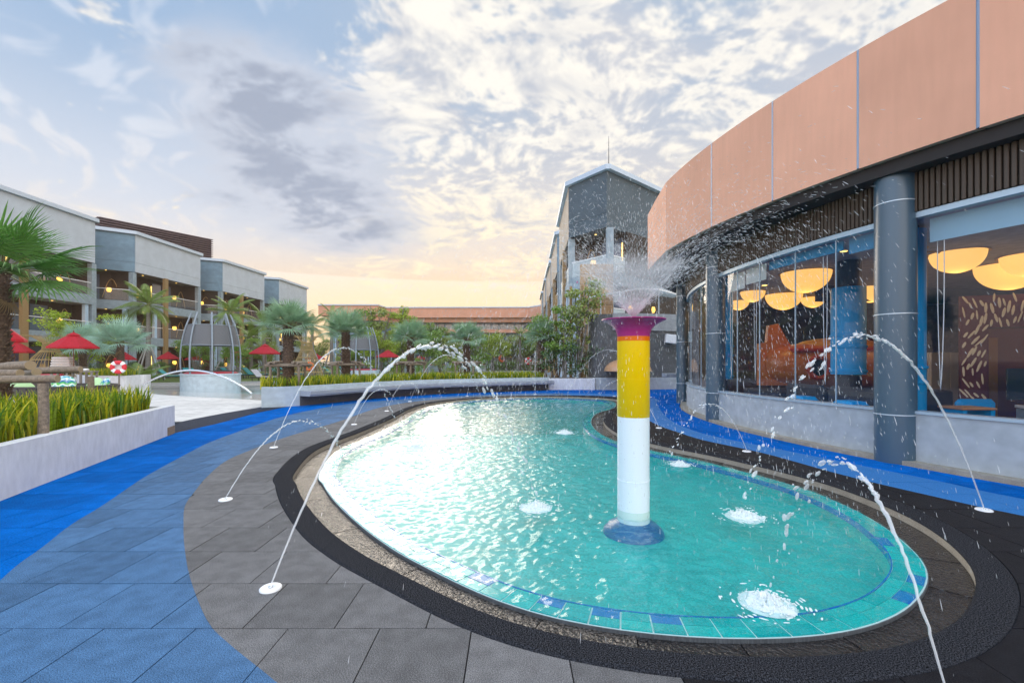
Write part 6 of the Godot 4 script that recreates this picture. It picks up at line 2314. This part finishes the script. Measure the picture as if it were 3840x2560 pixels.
func lagoon_things() -> void:
	var pv := [[V(-18.85, -28.5), 1.0, 0.22, "nearest domed pavilion with curved grey ribs on its white round island"], [V(-13.2, -39.5), 1.0, 0.5, "second domed pavilion, half behind the second silver palm"], [V(-11.6, -55.0), 1.06, 0.1, "third domed pavilion, behind the middle silver palm"], [V(-11.2, -66.5), 1.0, 0.4, "fourth domed pavilion, small, right behind the third"], [V(-5.6, -71.0), 1.0, 0.3, "fifth and farthest domed pavilion, behind the leaning silver palm"]]
	var p0: Node3D
	for i in pv.size():
		var e: Array = pv[i]
		if i == 0:
			p0 = pavilion()
			p0.position = up(e[0], -0.12)
			p0.rotation.y = e[2]
			p0.scale = Vector3(0.9, 1.06, 0.9)
			tag(p0, e[3])
		else:
			copy(p0, up(e[0], -0.12 if i < 2 else 0.1), e[2], e[1], e[3], "domed pavilions on the lagoon islands").scale = Vector3(0.9, 1.06, 0.9) * e[1]
	var um := [[V(-21.6, -22.4), 1.0, "red umbrella over the towel table, largest in full view"], [V(-16.2, -14.0), 1.05, "red umbrella nearest the left palm trunk, upper of two"], [V(-30.2, -27.6), 1.0, "red umbrella peeping out under the nearest one by the left palm"], [V(-32.6, -34.8), 0.95, "red umbrella behind the pale palm of the towel table"], [V(-32.0, -37.6), 0.80, "red umbrella just right of the lifebuoy palm"], [V(-30.8, -40.7), 0.84, "red umbrella below the tan fin left of the first pavilion"], [V(-29.9, -42.8), 0.80, "red umbrella seen through the left ribs of the first pavilion"], [V(-27.6, -45.5), 0.9, "red umbrella seen at the right rib of the first pavilion"], [V(-20.2, -37.2), 1.04, "red umbrella left of the first silver palm of the bench"], [V(-21.2, -49.0), 0.85, "red umbrella behind the narrow coconut palms"], [V(-17.8, -52.0), 0.9, "red umbrella behind the trunk of the second silver palm"], [V(-12.7, -46.5), 0.95, "red umbrella right of the second domed pavilion"], [V(-13.0, -64.8), 0.85, "tiny red umbrella behind the middle silver palm"], [V(-10.4, -68.0), 0.95, "tiny red umbrella between the third and fifth pavilions"], [V(4.4, -82.0), 0.9, "tiny red umbrella far off left of the climbers"]]
	var u0: Node3D
	for i in um.size():
		var e: Array = um[i]
		var y := 2.2 if i == um.size() - 1 else -0.02
		if i == 0:
			u0 = umbrella(true)
			u0.position = up(e[0], 0.1)
			u0.rotation.y = 0.2
			u0.scale = Vector3(0.74, 1.0, 0.74)
			tag(u0, e[2])
		else:
			copy(u0, up(e[0], y), 0.3 * i, e[1], e[2], "red sun umbrellas round the lagoon").scale = Vector3(e[1] / sqrt(1.0 + pow(e[0].x / e[0].y, 2.0)), e[1], e[1] / sqrt(1.0 + pow(e[0].x / e[0].y, 2.0)))
	# raised terrace that carries the farthest umbrella
	var tm := MB.new()
	tm.box(Vector3(2.5, 1.05, -84.5), Vector3(12.0, 2.3, 6.0))
	struct("terrace", tm, M.stone_path, "raised terrace before the far building")
	var lg := [[V(-27.2, -33.4), 0.3, "teal sun lounger half hidden by the lifebuoy palm"], [V(-25.6, -34.4), 0.2, "teal sun lounger left of the propped coconut palm"], [V(-26.4, -38.0), -0.1, "teal sun lounger with raised back right of the propped coconut palm"], [V(-24.6, -36.2), 0.05, "teal sun lounger at the left rib of the first pavilion"], [V(-23.2, -38.0), 0.0, "teal sun lounger seen through the left bays of the first pavilion"], [V(-21.8, -38.6), -0.1, "teal sun lounger seen through the middle bay of the first pavilion"], [V(-20.9, -41.5), 0.1, "teal sun lounger right of the first pavilion"], [V(-19.4, -40.2), 0.0, "teal sun lounger below the umbrella left of the silver palm"], [V(-17.0, -43.6), 0.1, "teal sun lounger behind the straw sculpture"], [V(-15.8, -44.5), 0.0, "teal sun lounger left of the second domed pavilion"]]
	var l0: Node3D
	for i in lg.size():
		var e: Array = lg[i]
		if i == 0:
			l0 = lounger(M.teal_cloth, M.frame_dark)
			l0.position = up(e[0], 0.0)
			l0.rotation.y = e[1]
			tag(l0, e[2])
		else:
			copy(l0, up(e[0], 0.0), e[1], 1.05, e[2], "sun loungers on the lawn")
	var gl := lounger(mat("grey_sling", lin(0.42, 0.41, 0.43), 0.8), M.wicker_brown)
	gl.position = Vector3(-18.0, 0.0, -33.0)
	gl.rotation.y = -0.3
	tag(gl, "grey sun lounger on a brown base at the lagoon edge")
	# straw sculptures
	straw_tower("tall bottle-shaped straw sculpture with a flared top by the first silver palm", Vector3(-14.0, -0.1, -31.0), 3.3, PackedVector2Array([V(1.15, 0.0), V(1.0, 0.25), V(0.66, 0.5), V(0.38, 0.72), V(0.33, 0.86), V(0.62, 0.97), V(1.05, 1.0)]), 0.0)
	straw_tower("straw tepee hut with a flared top left of the towel table", Vector3(-25.8, -0.1, -25.4), 3.0, PackedVector2Array([V(1.5, 0.0), V(1.15, 0.3), V(0.72, 0.58), V(0.34, 0.74), V(0.30, 0.86), V(0.7, 0.97), V(1.25, 0.99)]), 0.4)
	# round planter with the lifebuoy
	var t := thing("round_planter", "low white curved planter behind the beach at the left", "planter", Vector3.ZERO)
	var edge := smooth([V(-26.4, -27.4), V(-23.8, -25.0), V(-21.2, -23.4), V(-19.8, -23.2), V(-20.3, -24.3)], 0.3, false)
	var back := PackedVector2Array()
	for p in edge: back.append(p + V(-0.6, -2.0))
	var m := MB.new()
	m.ribbon(edge, back, -0.2, 0.72)
	add("wall", m, M.white_paint, t)
	grass_bed("round_planter_grass", "yellow-green grass in the low white planter behind the towel table", PackedVector2Array([V(-26.3, -27.7), V(-23.8, -25.3), V(-21.2, -23.7), V(-20.1, -23.5), V(-20.6, -25.2), V(-24.0, -26.9)]), 0.7, 1300, 0.42, 0.017, 66)
	life_ring("red and white lifebuoy on a post by the pale palm", Vector3(-19.75, 1.17, -22.8), 0.34, 0.5, M.ring_red, true)
	life_ring("orange lifebuoy on a post behind the narrow coconut palm", Vector3(-18.3, 1.0, -41.0), 0.45, 0.0, M.ring_orange, false)
	life_ring("orange lifebuoy on the far lawn", Vector3(-1.6, 1.9, -74.0), 0.6, 0.0, M.ring_orange, false)
	life_ring("red and white lifebuoy far off on the lawn", Vector3(2.6, 1.5, -73.0), 0.6, 0.0, M.ring_red, true)
	# towel table and the lower table beside it
	t = thing("towel_table", "tall weathered timber table carrying stacks of towels", "table", Vector3(-22.4, -0.02, -23.0), 0.4)
	m = MB.new()
	m.cbox(Vector3(0, 1.16, 0), Vector3(1.25, 0.06, 0.75), 0.01)
	add("table_top", m, M.weathered, t)
	for x in [-0.56, 0.56]:
		for z in [-0.3, 0.3]:
			m = MB.new()
			m.cbox(Vector3(x, 0.565, z), Vector3(0.09, 1.13, 0.09), 0.01)
			add("leg", m, M.weathered, t)
	for k in 4:
		m = MB.new()
		m.cbox(Vector3(-0.25, 1.25 + k * 0.128, 0), Vector3(0.82 - k * 0.04, 0.122, 0.55), 0.05)
		tag(add("folded_towel", m, M.towel, self, t.transform), ["thick folded towel, lowest of the stack on the towel table", "thick folded towel, second from the bottom on the towel table", "thick folded towel, third from the bottom on the towel table", "thick folded towel on top of the stack on the towel table"][k], "towel", "towels on the towel table")
	t = thing("low_table", "lower weathered timber table right of the towel table", "table", Vector3(-20.9, -0.04, -22.1), 0.4)
	m = MB.new()
	m.cbox(Vector3(0, 1.0, 0), Vector3(1.05, 0.06, 0.7), 0.01)
	add("table_top", m, M.weathered, t)
	for x in [-0.46, 0.46]:
		for z in [-0.28, 0.28]:
			m = MB.new()
			m.cbox(Vector3(x, 0.485, z), Vector3(0.08, 0.97, 0.08), 0.01)
			add("leg", m, M.weathered, t)
	m = MB.new()
	m.cbox(Vector3(-0.12, 1.09, 0.1), Vector3(0.8, 0.11, 0.3), 0.045)
	tag(add("rolled_towel", m, M.white_plain, self, t.transform), "single white towel lying on the lower timber table", "towel")
	# wicker daybed with cushions
	t = thing("wicker_daybed", "round dark wicker daybed behind the long planter", "daybed", Vector3(-13.9, 0, -14.2), 0.35)
	m = MB.new()
	m.lathe(PackedVector2Array([V(0.9, 0.06), V(1.12, 0.30), V(1.25, 0.66), V(1.22, 0.70), V(1.15, 0.66), V(1.04, 0.36), V(0.0, 0.34)]), 44, Vector3.ZERO, false)
	add("basket", m, M.wicker_brown, t)
	m = MB.new()
	var p := PackedVector3Array()
	var w := PackedFloat32Array()
	for k in 41:
		p.append(Vector3(1.23 * cos(TAU * k / 40.0), 0.69, 1.23 * sin(TAU * k / 40.0)))
		w.append(0.035)
	m.tube(p, w, 7, false)
	add("rim_roll", m, M.wicker_brown, t)
	for k in 30:
		var a := TAU * k / 30.0
		m = MB.new()
		m.rod(Vector3(cos(a) * 0.93, 0.04, sin(a) * 0.93), Vector3(cos(a) * 1.262, 0.68, sin(a) * 1.262), 0.014, 5)
		add("cane", m, M.frame_dark, t)
	m = MB.new()
	m.lathe(PackedVector2Array([V(0.0, 0.44), V(0.95, 0.44), V(1.03, 0.40), V(1.03, 0.36)]), 36)
	add("mattress", m, M.cushion_green, t)
	var cu := [[Vector3(-0.85, 0.62, 0.4), 0.9, M.cushion_green, "large pale green cushion at the left side of the daybed"], [Vector3(-0.35, 0.74, -0.6), 0.3, M.cushion_teal, "teal, white and green chevron cushion at the back of the daybed"], [Vector3(0.55, 0.68, -0.35), -0.5, M.cushion_green, "pale green cushion at the right of the daybed"], [Vector3(0.95, 0.68, 0.05), -1.0, M.cushion_teal, "chevron cushion beside the pale green one at the daybed's right rim"]]
	for e in cu:
		m = MB.new()
		m.ball(Vector3.ZERO, Vector3(0.30, 0.27, 0.11), Basis(Vector3.RIGHT, -0.4), 18, 12)
		tag(add("cushion", m, e[2], self, t.transform * Transform3D(Basis(Vector3.UP, e[1]), e[0])), e[3], "cushion", "cushions on the wicker daybed")
	# red bolster bench
	t = thing("bolster_bench", "low white bench behind the daybed", "bench", Vector3(-24.0, -0.02, -23.6), 0.1)
	m = MB.new()
	m.cbox(Vector3(0, 0.46, 0), Vector3(1.5, 0.14, 0.7), 0.03)
	add("cushion_pad", m, M.white_plain, t)
	m = MB.new()
	m.cbox(Vector3(0, 0.2, 0), Vector3(1.4, 0.38, 0.6), 0.02)
	add("base", m, M.wicker_brown, t)
	m = MB.new()
	m.lathe(PackedVector2Array([V(0.0, -0.62), V(0.13, -0.62), V(0.155, -0.58), V(0.155, 0.58), V(0.13, 0.62), V(0.0, 0.62)]), 18)
	tag(add("red_bolster", m, M.red_cushion, self, t.transform * Transform3D(Basis(Vector3.BACK, PI / 2), Vector3(0, 0.68, 0))), "dark red bolster lying on the white bench", "cushion")
	# steel arch pouring into the lagoon
	t = thing("steel_arch_pipe", "bent steel water pipe arching over the lagoon edge", "pipe", Vector3.ZERO)
	p = PackedVector3Array()
	w = PackedFloat32Array()
	for k in 21:
		var u := k / 20.0
		p.append(Vector3(lerpf(-18.9, -12.6, u), -0.1 + 1.12 * pow(sin(PI * u), 0.85), lerpf(-22.6, -22.0, u)))
		w.append(0.045)
	m = MB.new()
	m.tube(p, w, 10)
	add("pipe", m, M.steel, t)
	# little pot right of the lifebuoy
	m = MB.new()
	m.cbox(Vector3(0, 0.22, 0), Vector3(0.7, 0.44, 0.7), 0.02)
	tag(add("square_pot", m, M.white_paint, self, Transform3D(Basis.IDENTITY, Vector3(-25.2, 0, -30.8))), "small white square pot at the lagoon edge right of the lifebuoy", "pot")


# ---------------------------------------------------------------- the spray column, its spray, and the jets
func fountain() -> void:
	var c := Vector3(1.175, 0, -4.40)
	var t := thing("spray_column", "striped spray column with a purple flared bowl standing in the splash pool", "fountain", c)
	var m := MB.new()
	m.lathe(PackedVector2Array([V(0.151, -0.22), V(0.151, 0.92)]), 48)
	add("white_shaft", m, mat("column_white", lin(0.78, 0.85, 0.90), 0.3, {"spec": 0.35}), t)
	m = MB.new()
	m.lathe(PackedVector2Array([V(0.151, 0.92), V(0.1535, 0.922), V(0.1535, 1.645)]), 48)
	add("yellow_band", m, mat("column_yellow", lin(0.88, 0.56, 0.0), 0.3, {"spec": 0.35}), t)
	m = MB.new()
	m.lathe(PackedVector2Array([V(0.1535, 1.645), V(0.1535, 1.69)]), 48)
	add("orange_band", m, mat("column_orange", lin(0.80, 0.17, 0.004), 0.3, {"spec": 0.35}), t)
	m = MB.new()
	var pr := PackedVector2Array([V(0.1535, 1.69), V(0.157, 1.72), V(0.165, 1.745), V(0.178, 1.768), V(0.20, 1.792), V(0.235, 1.816), V(0.27, 1.834), V(0.296, 1.845), V(0.303, 1.849), V(0.303, 1.856), V(0.280, 1.858), V(0.20, 1.842), V(0.06, 1.80), V(0.0, 1.80)])
	m.lathe(pr, 56)
	add("flared_bowl", m, mat("column_magenta", lin(0.42, 0.035, 0.20), 0.3, {"spec": 0.35}), t)
	m = MB.new()
	m.lathe(PackedVector2Array([V(0.022, 1.80), V(0.022, 1.868), V(0.016, 1.874), V(0.0, 1.874)]), 14)
	add("nozzle", m, M.steel, t)
	m = MB.new()
	m.lathe(PackedVector2Array([V(0.29, -0.21), V(0.28, -0.17), V(0.23, -0.12), V(0.153, -0.085)]), 40)
	add("base_collar", m, mat("collar_blue", lin(0.002, 0.015, 0.22), 0.3), t)
	m = MB.new()
	m.lathe(PackedVector2Array([V(0.1513, -0.05), V(0.1516, -0.02), V(0.1516, 0.012), V(0.1511, 0.03)]), 48)
	add("waterline_stain", m, mat("stain_green", lin(0.58, 0.74, 0.70), 0.5), t)
	for y in [0.31, 1.28]:
		m = MB.new()
		m.lathe(PackedVector2Array([V(0.150, y), V(0.1545, y + 0.001), V(0.1545, y + 0.005), V(0.150, y + 0.006)]), 48, Vector3.ZERO, true)
		add("pipe_joint", m, mats.column_white if y < 0.9 else mats.column_yellow, t)
	m = MB.new()
	m.ball(Vector3(-0.09, 1.672, 0.12), Vector3(0.006, 0.006, 0.004))
	add("bolt", m, M.steel, t)
	# spray: each drop flies its own path with drag
	var g := RandomNumberGenerator.new()
	g.seed = 99
	var rod := MB.new()
	rod.tube(PackedVector3Array([Vector3(0, 0, -0.5), Vector3(0, 0, -0.15), Vector3(0, 0, 0.25), Vector3(0, 0, 0.5)]), PackedFloat32Array([0.12, 0.46, 0.5, 0.15]), 5)
	var rm := rod.mesh()
	var list: Array[Transform3D] = []
	var src := c + Vector3(0, 1.875, 0)
	var n := 0
	while n < 46000:
		n += 1
		var near := n % 3 == 0
		var a := g.randf() * TAU
		var th := deg_to_rad(clampf(41.0 + g.randfn() * 4.5, 4.0, 54.0)) if g.randf() < 0.72 else deg_to_rad(40.0 * sqrt(g.randf()))
		var sp := clampf(5.9 + g.randfn() * 0.8, 2.5, 8.0)
		var v := Vector3(cos(a) * sin(th), cos(th), sin(a) * sin(th)) * sp
		var drag := g.randf_range(0.9, 2.6)
		var tm := g.randf_range(0.0, 1.45)
		if near: tm = pow(g.randf(), 1.5) * 0.20
		var k := (1.0 - exp(-drag * tm)) / drag
		var term := Vector3(0, -9.8 / drag, 0)
		var p := src + term * tm + (v - term) * k
		var vel := term + (v - term) * exp(-drag * tm)
		if p.y < 0.05: continue
		var eye := p.distance_to(Vector3(0, 1.45, 0))
		if eye < 2.4 or (eye < 3.6 and g.randf() < 0.75): continue
		if p.x > wall_pt(p.z).x - 0.3 and p.z < -2.0: continue
		if p.x > 2.4 and p.z > -8.0 and p.y < 3.2 and g.randf() < 0.5: continue
		var d := vel.normalized()
		var u := Vector3.UP if absf(d.y) < 0.95 else Vector3.RIGHT
		var x := u.cross(d).normalized()
		var w := 0.0009 * pow(4.0, g.randf()) * (0.9 if near else 1.0)
		var l := w * g.randf_range(5.0, 16.0)
		list.append(Transform3D(Basis(x * w, d.cross(x) * w, d * l), p))
	var mm := MultiMesh.new()
	mm.transform_format = MultiMesh.TRANSFORM_3D
	mm.mesh = rm
	mm.instance_count = list.size()
	for i in list.size(): mm.set_instance_transform(i, list[i])
	var o := MultiMeshInstance3D.new()
	o.name = "spray"
	o.multimesh = mm
	o.material_override = M.mist
	add_child(o)
	tag(o, "fine white spray fanning out and raining down from the purple bowl", "water spray", "", "stuff")
	var mist := FogVolume.new()
	mist.name = "spray_mist"
	mist.shape = RenderingServer.FOG_VOLUME_SHAPE_CONE
	mist.size = Vector3(0.92, 0.52, 0.92)
	var fm := FogMaterial.new()
	fm.density = 1.7
	fm.albedo = Color(0.97, 0.98, 1.0)
	mist.material = fm
	add_child(mist)
	mist.position = src + Vector3(0, 0.26, 0)
	mist.rotation.x = PI
	tag(mist, "pale cone of mist above the purple bowl of the spray column", "mist", "", "stuff")
	# bubbling water
	var bb := [[V(0.24, -4.62), 0.13, "bubbling white water in the pool left of the spray column"], [V(2.23, -4.36), 0.14, "bubbling white water where the tall right jet lands"], [V(1.57, -2.80), 0.13, "bubbling white water nearest the front rim"], [V(2.42, -6.55), 0.11, "bubbling white water where the small right jet lands"], [V(-1.68, -7.8), 0.16, "faint bubbling water in the left part of the pool"], [V(1.1, -9.5), 0.15, "faint bubbling water far back in the pool"]]
	for e in bb:
		var q := MB.new()
		g.seed = int(absf(e[0].x * 100.0))
		var bn := FastNoiseLite.new()
		bn.seed = int(g.seed)
		bn.frequency = 28.0
		bn.fractal_octaves = 3
		var mound := func(r: float, a: float) -> Vector3:
			var x := cos(a) * r
			var z := sin(a) * r
			var u: float = r / (e[1] * (1.0 + 0.35 * bn.get_noise_2d(cos(a) * 0.05, sin(a) * 0.05)))
			return up(e[0], -0.040) + Vector3(x, 0.062 * exp(-u * u * 2.2) * (0.55 + 1.1 * bn.get_noise_2d(x, z)) + 0.012 * (1.0 - u), z)
		for ri in 12:
			for k in 36:
				var cell := []
				for q2 in [[ri, k], [ri, k + 1], [ri + 1, k + 1], [ri + 1, k]]:
					cell.append(mound.call(e[1] * 1.25 * q2[0] / 12.0, TAU * q2[1] / 36.0))
				q.quad(cell[0], cell[1], cell[2], cell[3], Vector3.UP)
		for k in 260:
			var r: float = e[1] * sqrt(g.randf()) * 1.3
			var a := g.randf() * TAU
			var s: float = 0.0016 * pow(4.0, g.randf())
			q.ball(mound.call(r, a) + Vector3(0, s + absf(g.randfn()) * 0.02 * exp(-r * r / (e[1] * e[1])), 0), Vector3(s, s, s) * Vector3(1.2, 1.0, 1.0), Basis.IDENTITY, 5, 4)
		for k in 50:
			var r: float = e[1] * g.randf_range(0.9, 2.2)
			var a := g.randf() * TAU
			q.ball(up(e[0], -0.031) + Vector3(cos(a) * r, 0, sin(a) * r), Vector3(g.randf_range(0.006, 0.03), 0.003, g.randf_range(0.004, 0.010)), Basis(Vector3.UP, -a + 1.57), 7, 3)
		tag(add("bubbling_water", q, M.foam), e[2], "bubbling water", "bubblers in the splash pool", "stuff")


func jets() -> void:
	var js := [
		[V(-1.54, -2.90), V(0.24, -4.66), 1.58, 1.12, "tall thick jet rising from the front left nozzle", "white jet nozzle nearest the camera on the grey tiles"],
		[V(-3.00, -4.76), V(-2.72, -7.30), 0.66, 0.8, "low jet arching over the coping at the left", "white jet nozzle at the edge of the steel blue band, left"],
		[V(-4.01, -7.65), V(-2.66, -10.4), 1.72, 0.9, "tall jet at the left before the first silver palm", "white jet nozzle on the grey tiles farthest left"],
		[V(-3.70, -16.47), V(-1.1, -16.9), 1.68, 0.8, "tall thin jet before the bench planter", "white jet nozzle before the bench planter"],
		[V(-3.66, -13.29), V(-2.45, -13.29), 0.84, 0.6, "low jet before the bench planter, farther of two", "white jet nozzle far left, farther of two"],
		[V(-3.63, -10.45), V(-2.5, -10.82), 0.80, 0.6, "low jet before the bench planter, nearer of two", "white jet nozzle far left, nearer of two"],
		[V(-1.87, -18.94), V(-1.25, -17.3), 0.92, 0.6, "low jet at the far end of the pool", "white jet nozzle at the far end of the pool"],
		[V(1.03, -19.94), V(0.85, -17.0), 1.86, 0.8, "tall upright jet at the far end before the right palm", "white jet nozzle at the far end before the right palm"],
		[V(5.6, -18.4), V(2.15, -18.0), 1.92, 0.9, "tall jet falling left before the climbers, left of two", "white jet nozzle hidden right of the spray column, far one"],
		[V(5.0, -17.6), V(2.85, -17.4), 1.86, 0.8, "tall jet falling left before the climbers, right of two", "white jet nozzle right of the spray column, middle one"],
		[V(4.26, -18.94), V(3.0, -17.9), 0.78, 0.5, "low jet left of the spray column at the far end", "white jet nozzle left of the spray column at the far end"],
		[V(3.20, -9.90), V(2.0, -11.9), 1.0, 0.7, "jet passing behind the spray column to the pool's inner bend", "white jet nozzle just right of the spray column"],
		[V(3.78, -7.32), V(2.42, -6.9), 0.78, 0.9, "low jet before the far window column at the right", "white jet nozzle before the middle window"],
		[V(4.60, -4.43), V(2.18, -4.35), 1.70, 1.1, "tall jet crossing the near window column at the right", "white jet nozzle at the right on the wet dark tiles"],
		[V(1.73, -1.77), V(1.57, -2.78), 0.95, 0.75, "jet rising from below the frame at the lower right", ""],
	]
	var nz := MB.new()
	nz.lathe(PackedVector2Array([V(0.066, 0.0), V(0.066, 0.008), V(0.058, 0.014), V(0.022, 0.014), V(0.018, 0.008), V(0.0, 0.008)]), 28)
	var nm := nz.mesh()
	var hole := MB.new()
	hole.lathe(PackedVector2Array([V(0.012, 0.008), V(0.012, 0.018), V(0.006, 0.020), V(0.0, 0.020)]), 12)
	var hm := hole.mesh()
	var g := RandomNumberGenerator.new()
	g.seed = 4
	for e in js:
		var a: Vector2 = e[0]
		var b: Vector2 = e[1]
		var k: float = e[3]
		if e[5]:
			var t := thing("jet_nozzle", e[5], "nozzle", up(a, 0.001), 0.0, "white jet nozzles on the deck")
			add("disc", nm, M.white_plain, t)
			add("spout", hm, M.steel, t)
		var pos := func(s: float) -> Vector3:
			return up(a.lerp(b, s), 0.02 + 4.0 * (e[2] - 0.02) * s * (1.0 - s))
		var t := thing("water_jet", e[4], "water jet", Vector3.ZERO, 0.0, "arching water jets")
		# solid rope of water that loosens towards the top
		var p := PackedVector3Array()
		var w := PackedFloat32Array()
		var till := 0.36
		for i in 40:
			var s := till * i / 39.0
			p.append(pos.call(s) + Vector3(g.randfn(), g.randfn(), g.randfn()) * 0.0022 * i / 20.0)
			w.append(k * (0.0052 + 0.0080 * s / till * g.randf_range(0.7, 1.3)) * (1.0 if i < 37 else 0.6))
		var m := MB.new()
		m.tube(p, w, 8)
		add("stream", m, M.drop, t)
		m = MB.new()
		var s := till - 0.04
		var cnt := 0
		while s < 0.992:
			var loose := clampf((s - till) / 0.25, 0.0, 1.0)
			var q: Vector3 = pos.call(s)
			var d: Vector3 = (pos.call(s + 0.01) - pos.call(s - 0.01)).normalized()
			var sz := k * g.randf_range(0.006, 0.016) * (1.0 + 0.25 * loose)
			var spread := Vector3(g.randfn(), g.randfn(), g.randfn()) * (0.004 + 0.016 * loose) * k
			var x := Vector3.UP.cross(d).normalized()
			if x.length() < 0.1: x = Vector3.RIGHT
			var bs := Basis(x, d.cross(x), d)
			m.ball(q + spread, Vector3(sz * g.randf_range(0.6, 1.0), sz * g.randf_range(0.5, 0.9), sz * g.randf_range(1.1, 2.2)), bs * Basis(Vector3.RIGHT, g.randf_range(-0.4, 0.4)), 8, 6)
			if g.randf() < 0.5:
				m.ball(q + spread * 2.2 + Vector3(g.randfn(), g.randfn(), g.randfn()) * 0.012, Vector3.ONE * sz * g.randf_range(0.2, 0.45), bs, 6, 4)
			s += (0.005 + 0.007 * loose) * g.randf_range(0.5, 1.6) * 1.7 / maxf(e[2] + a.distance_to(b) * 0.35, 1.0)
			cnt += 1
		add("falling_drops", m, M.drop, t).set_meta("kind", "stuff")
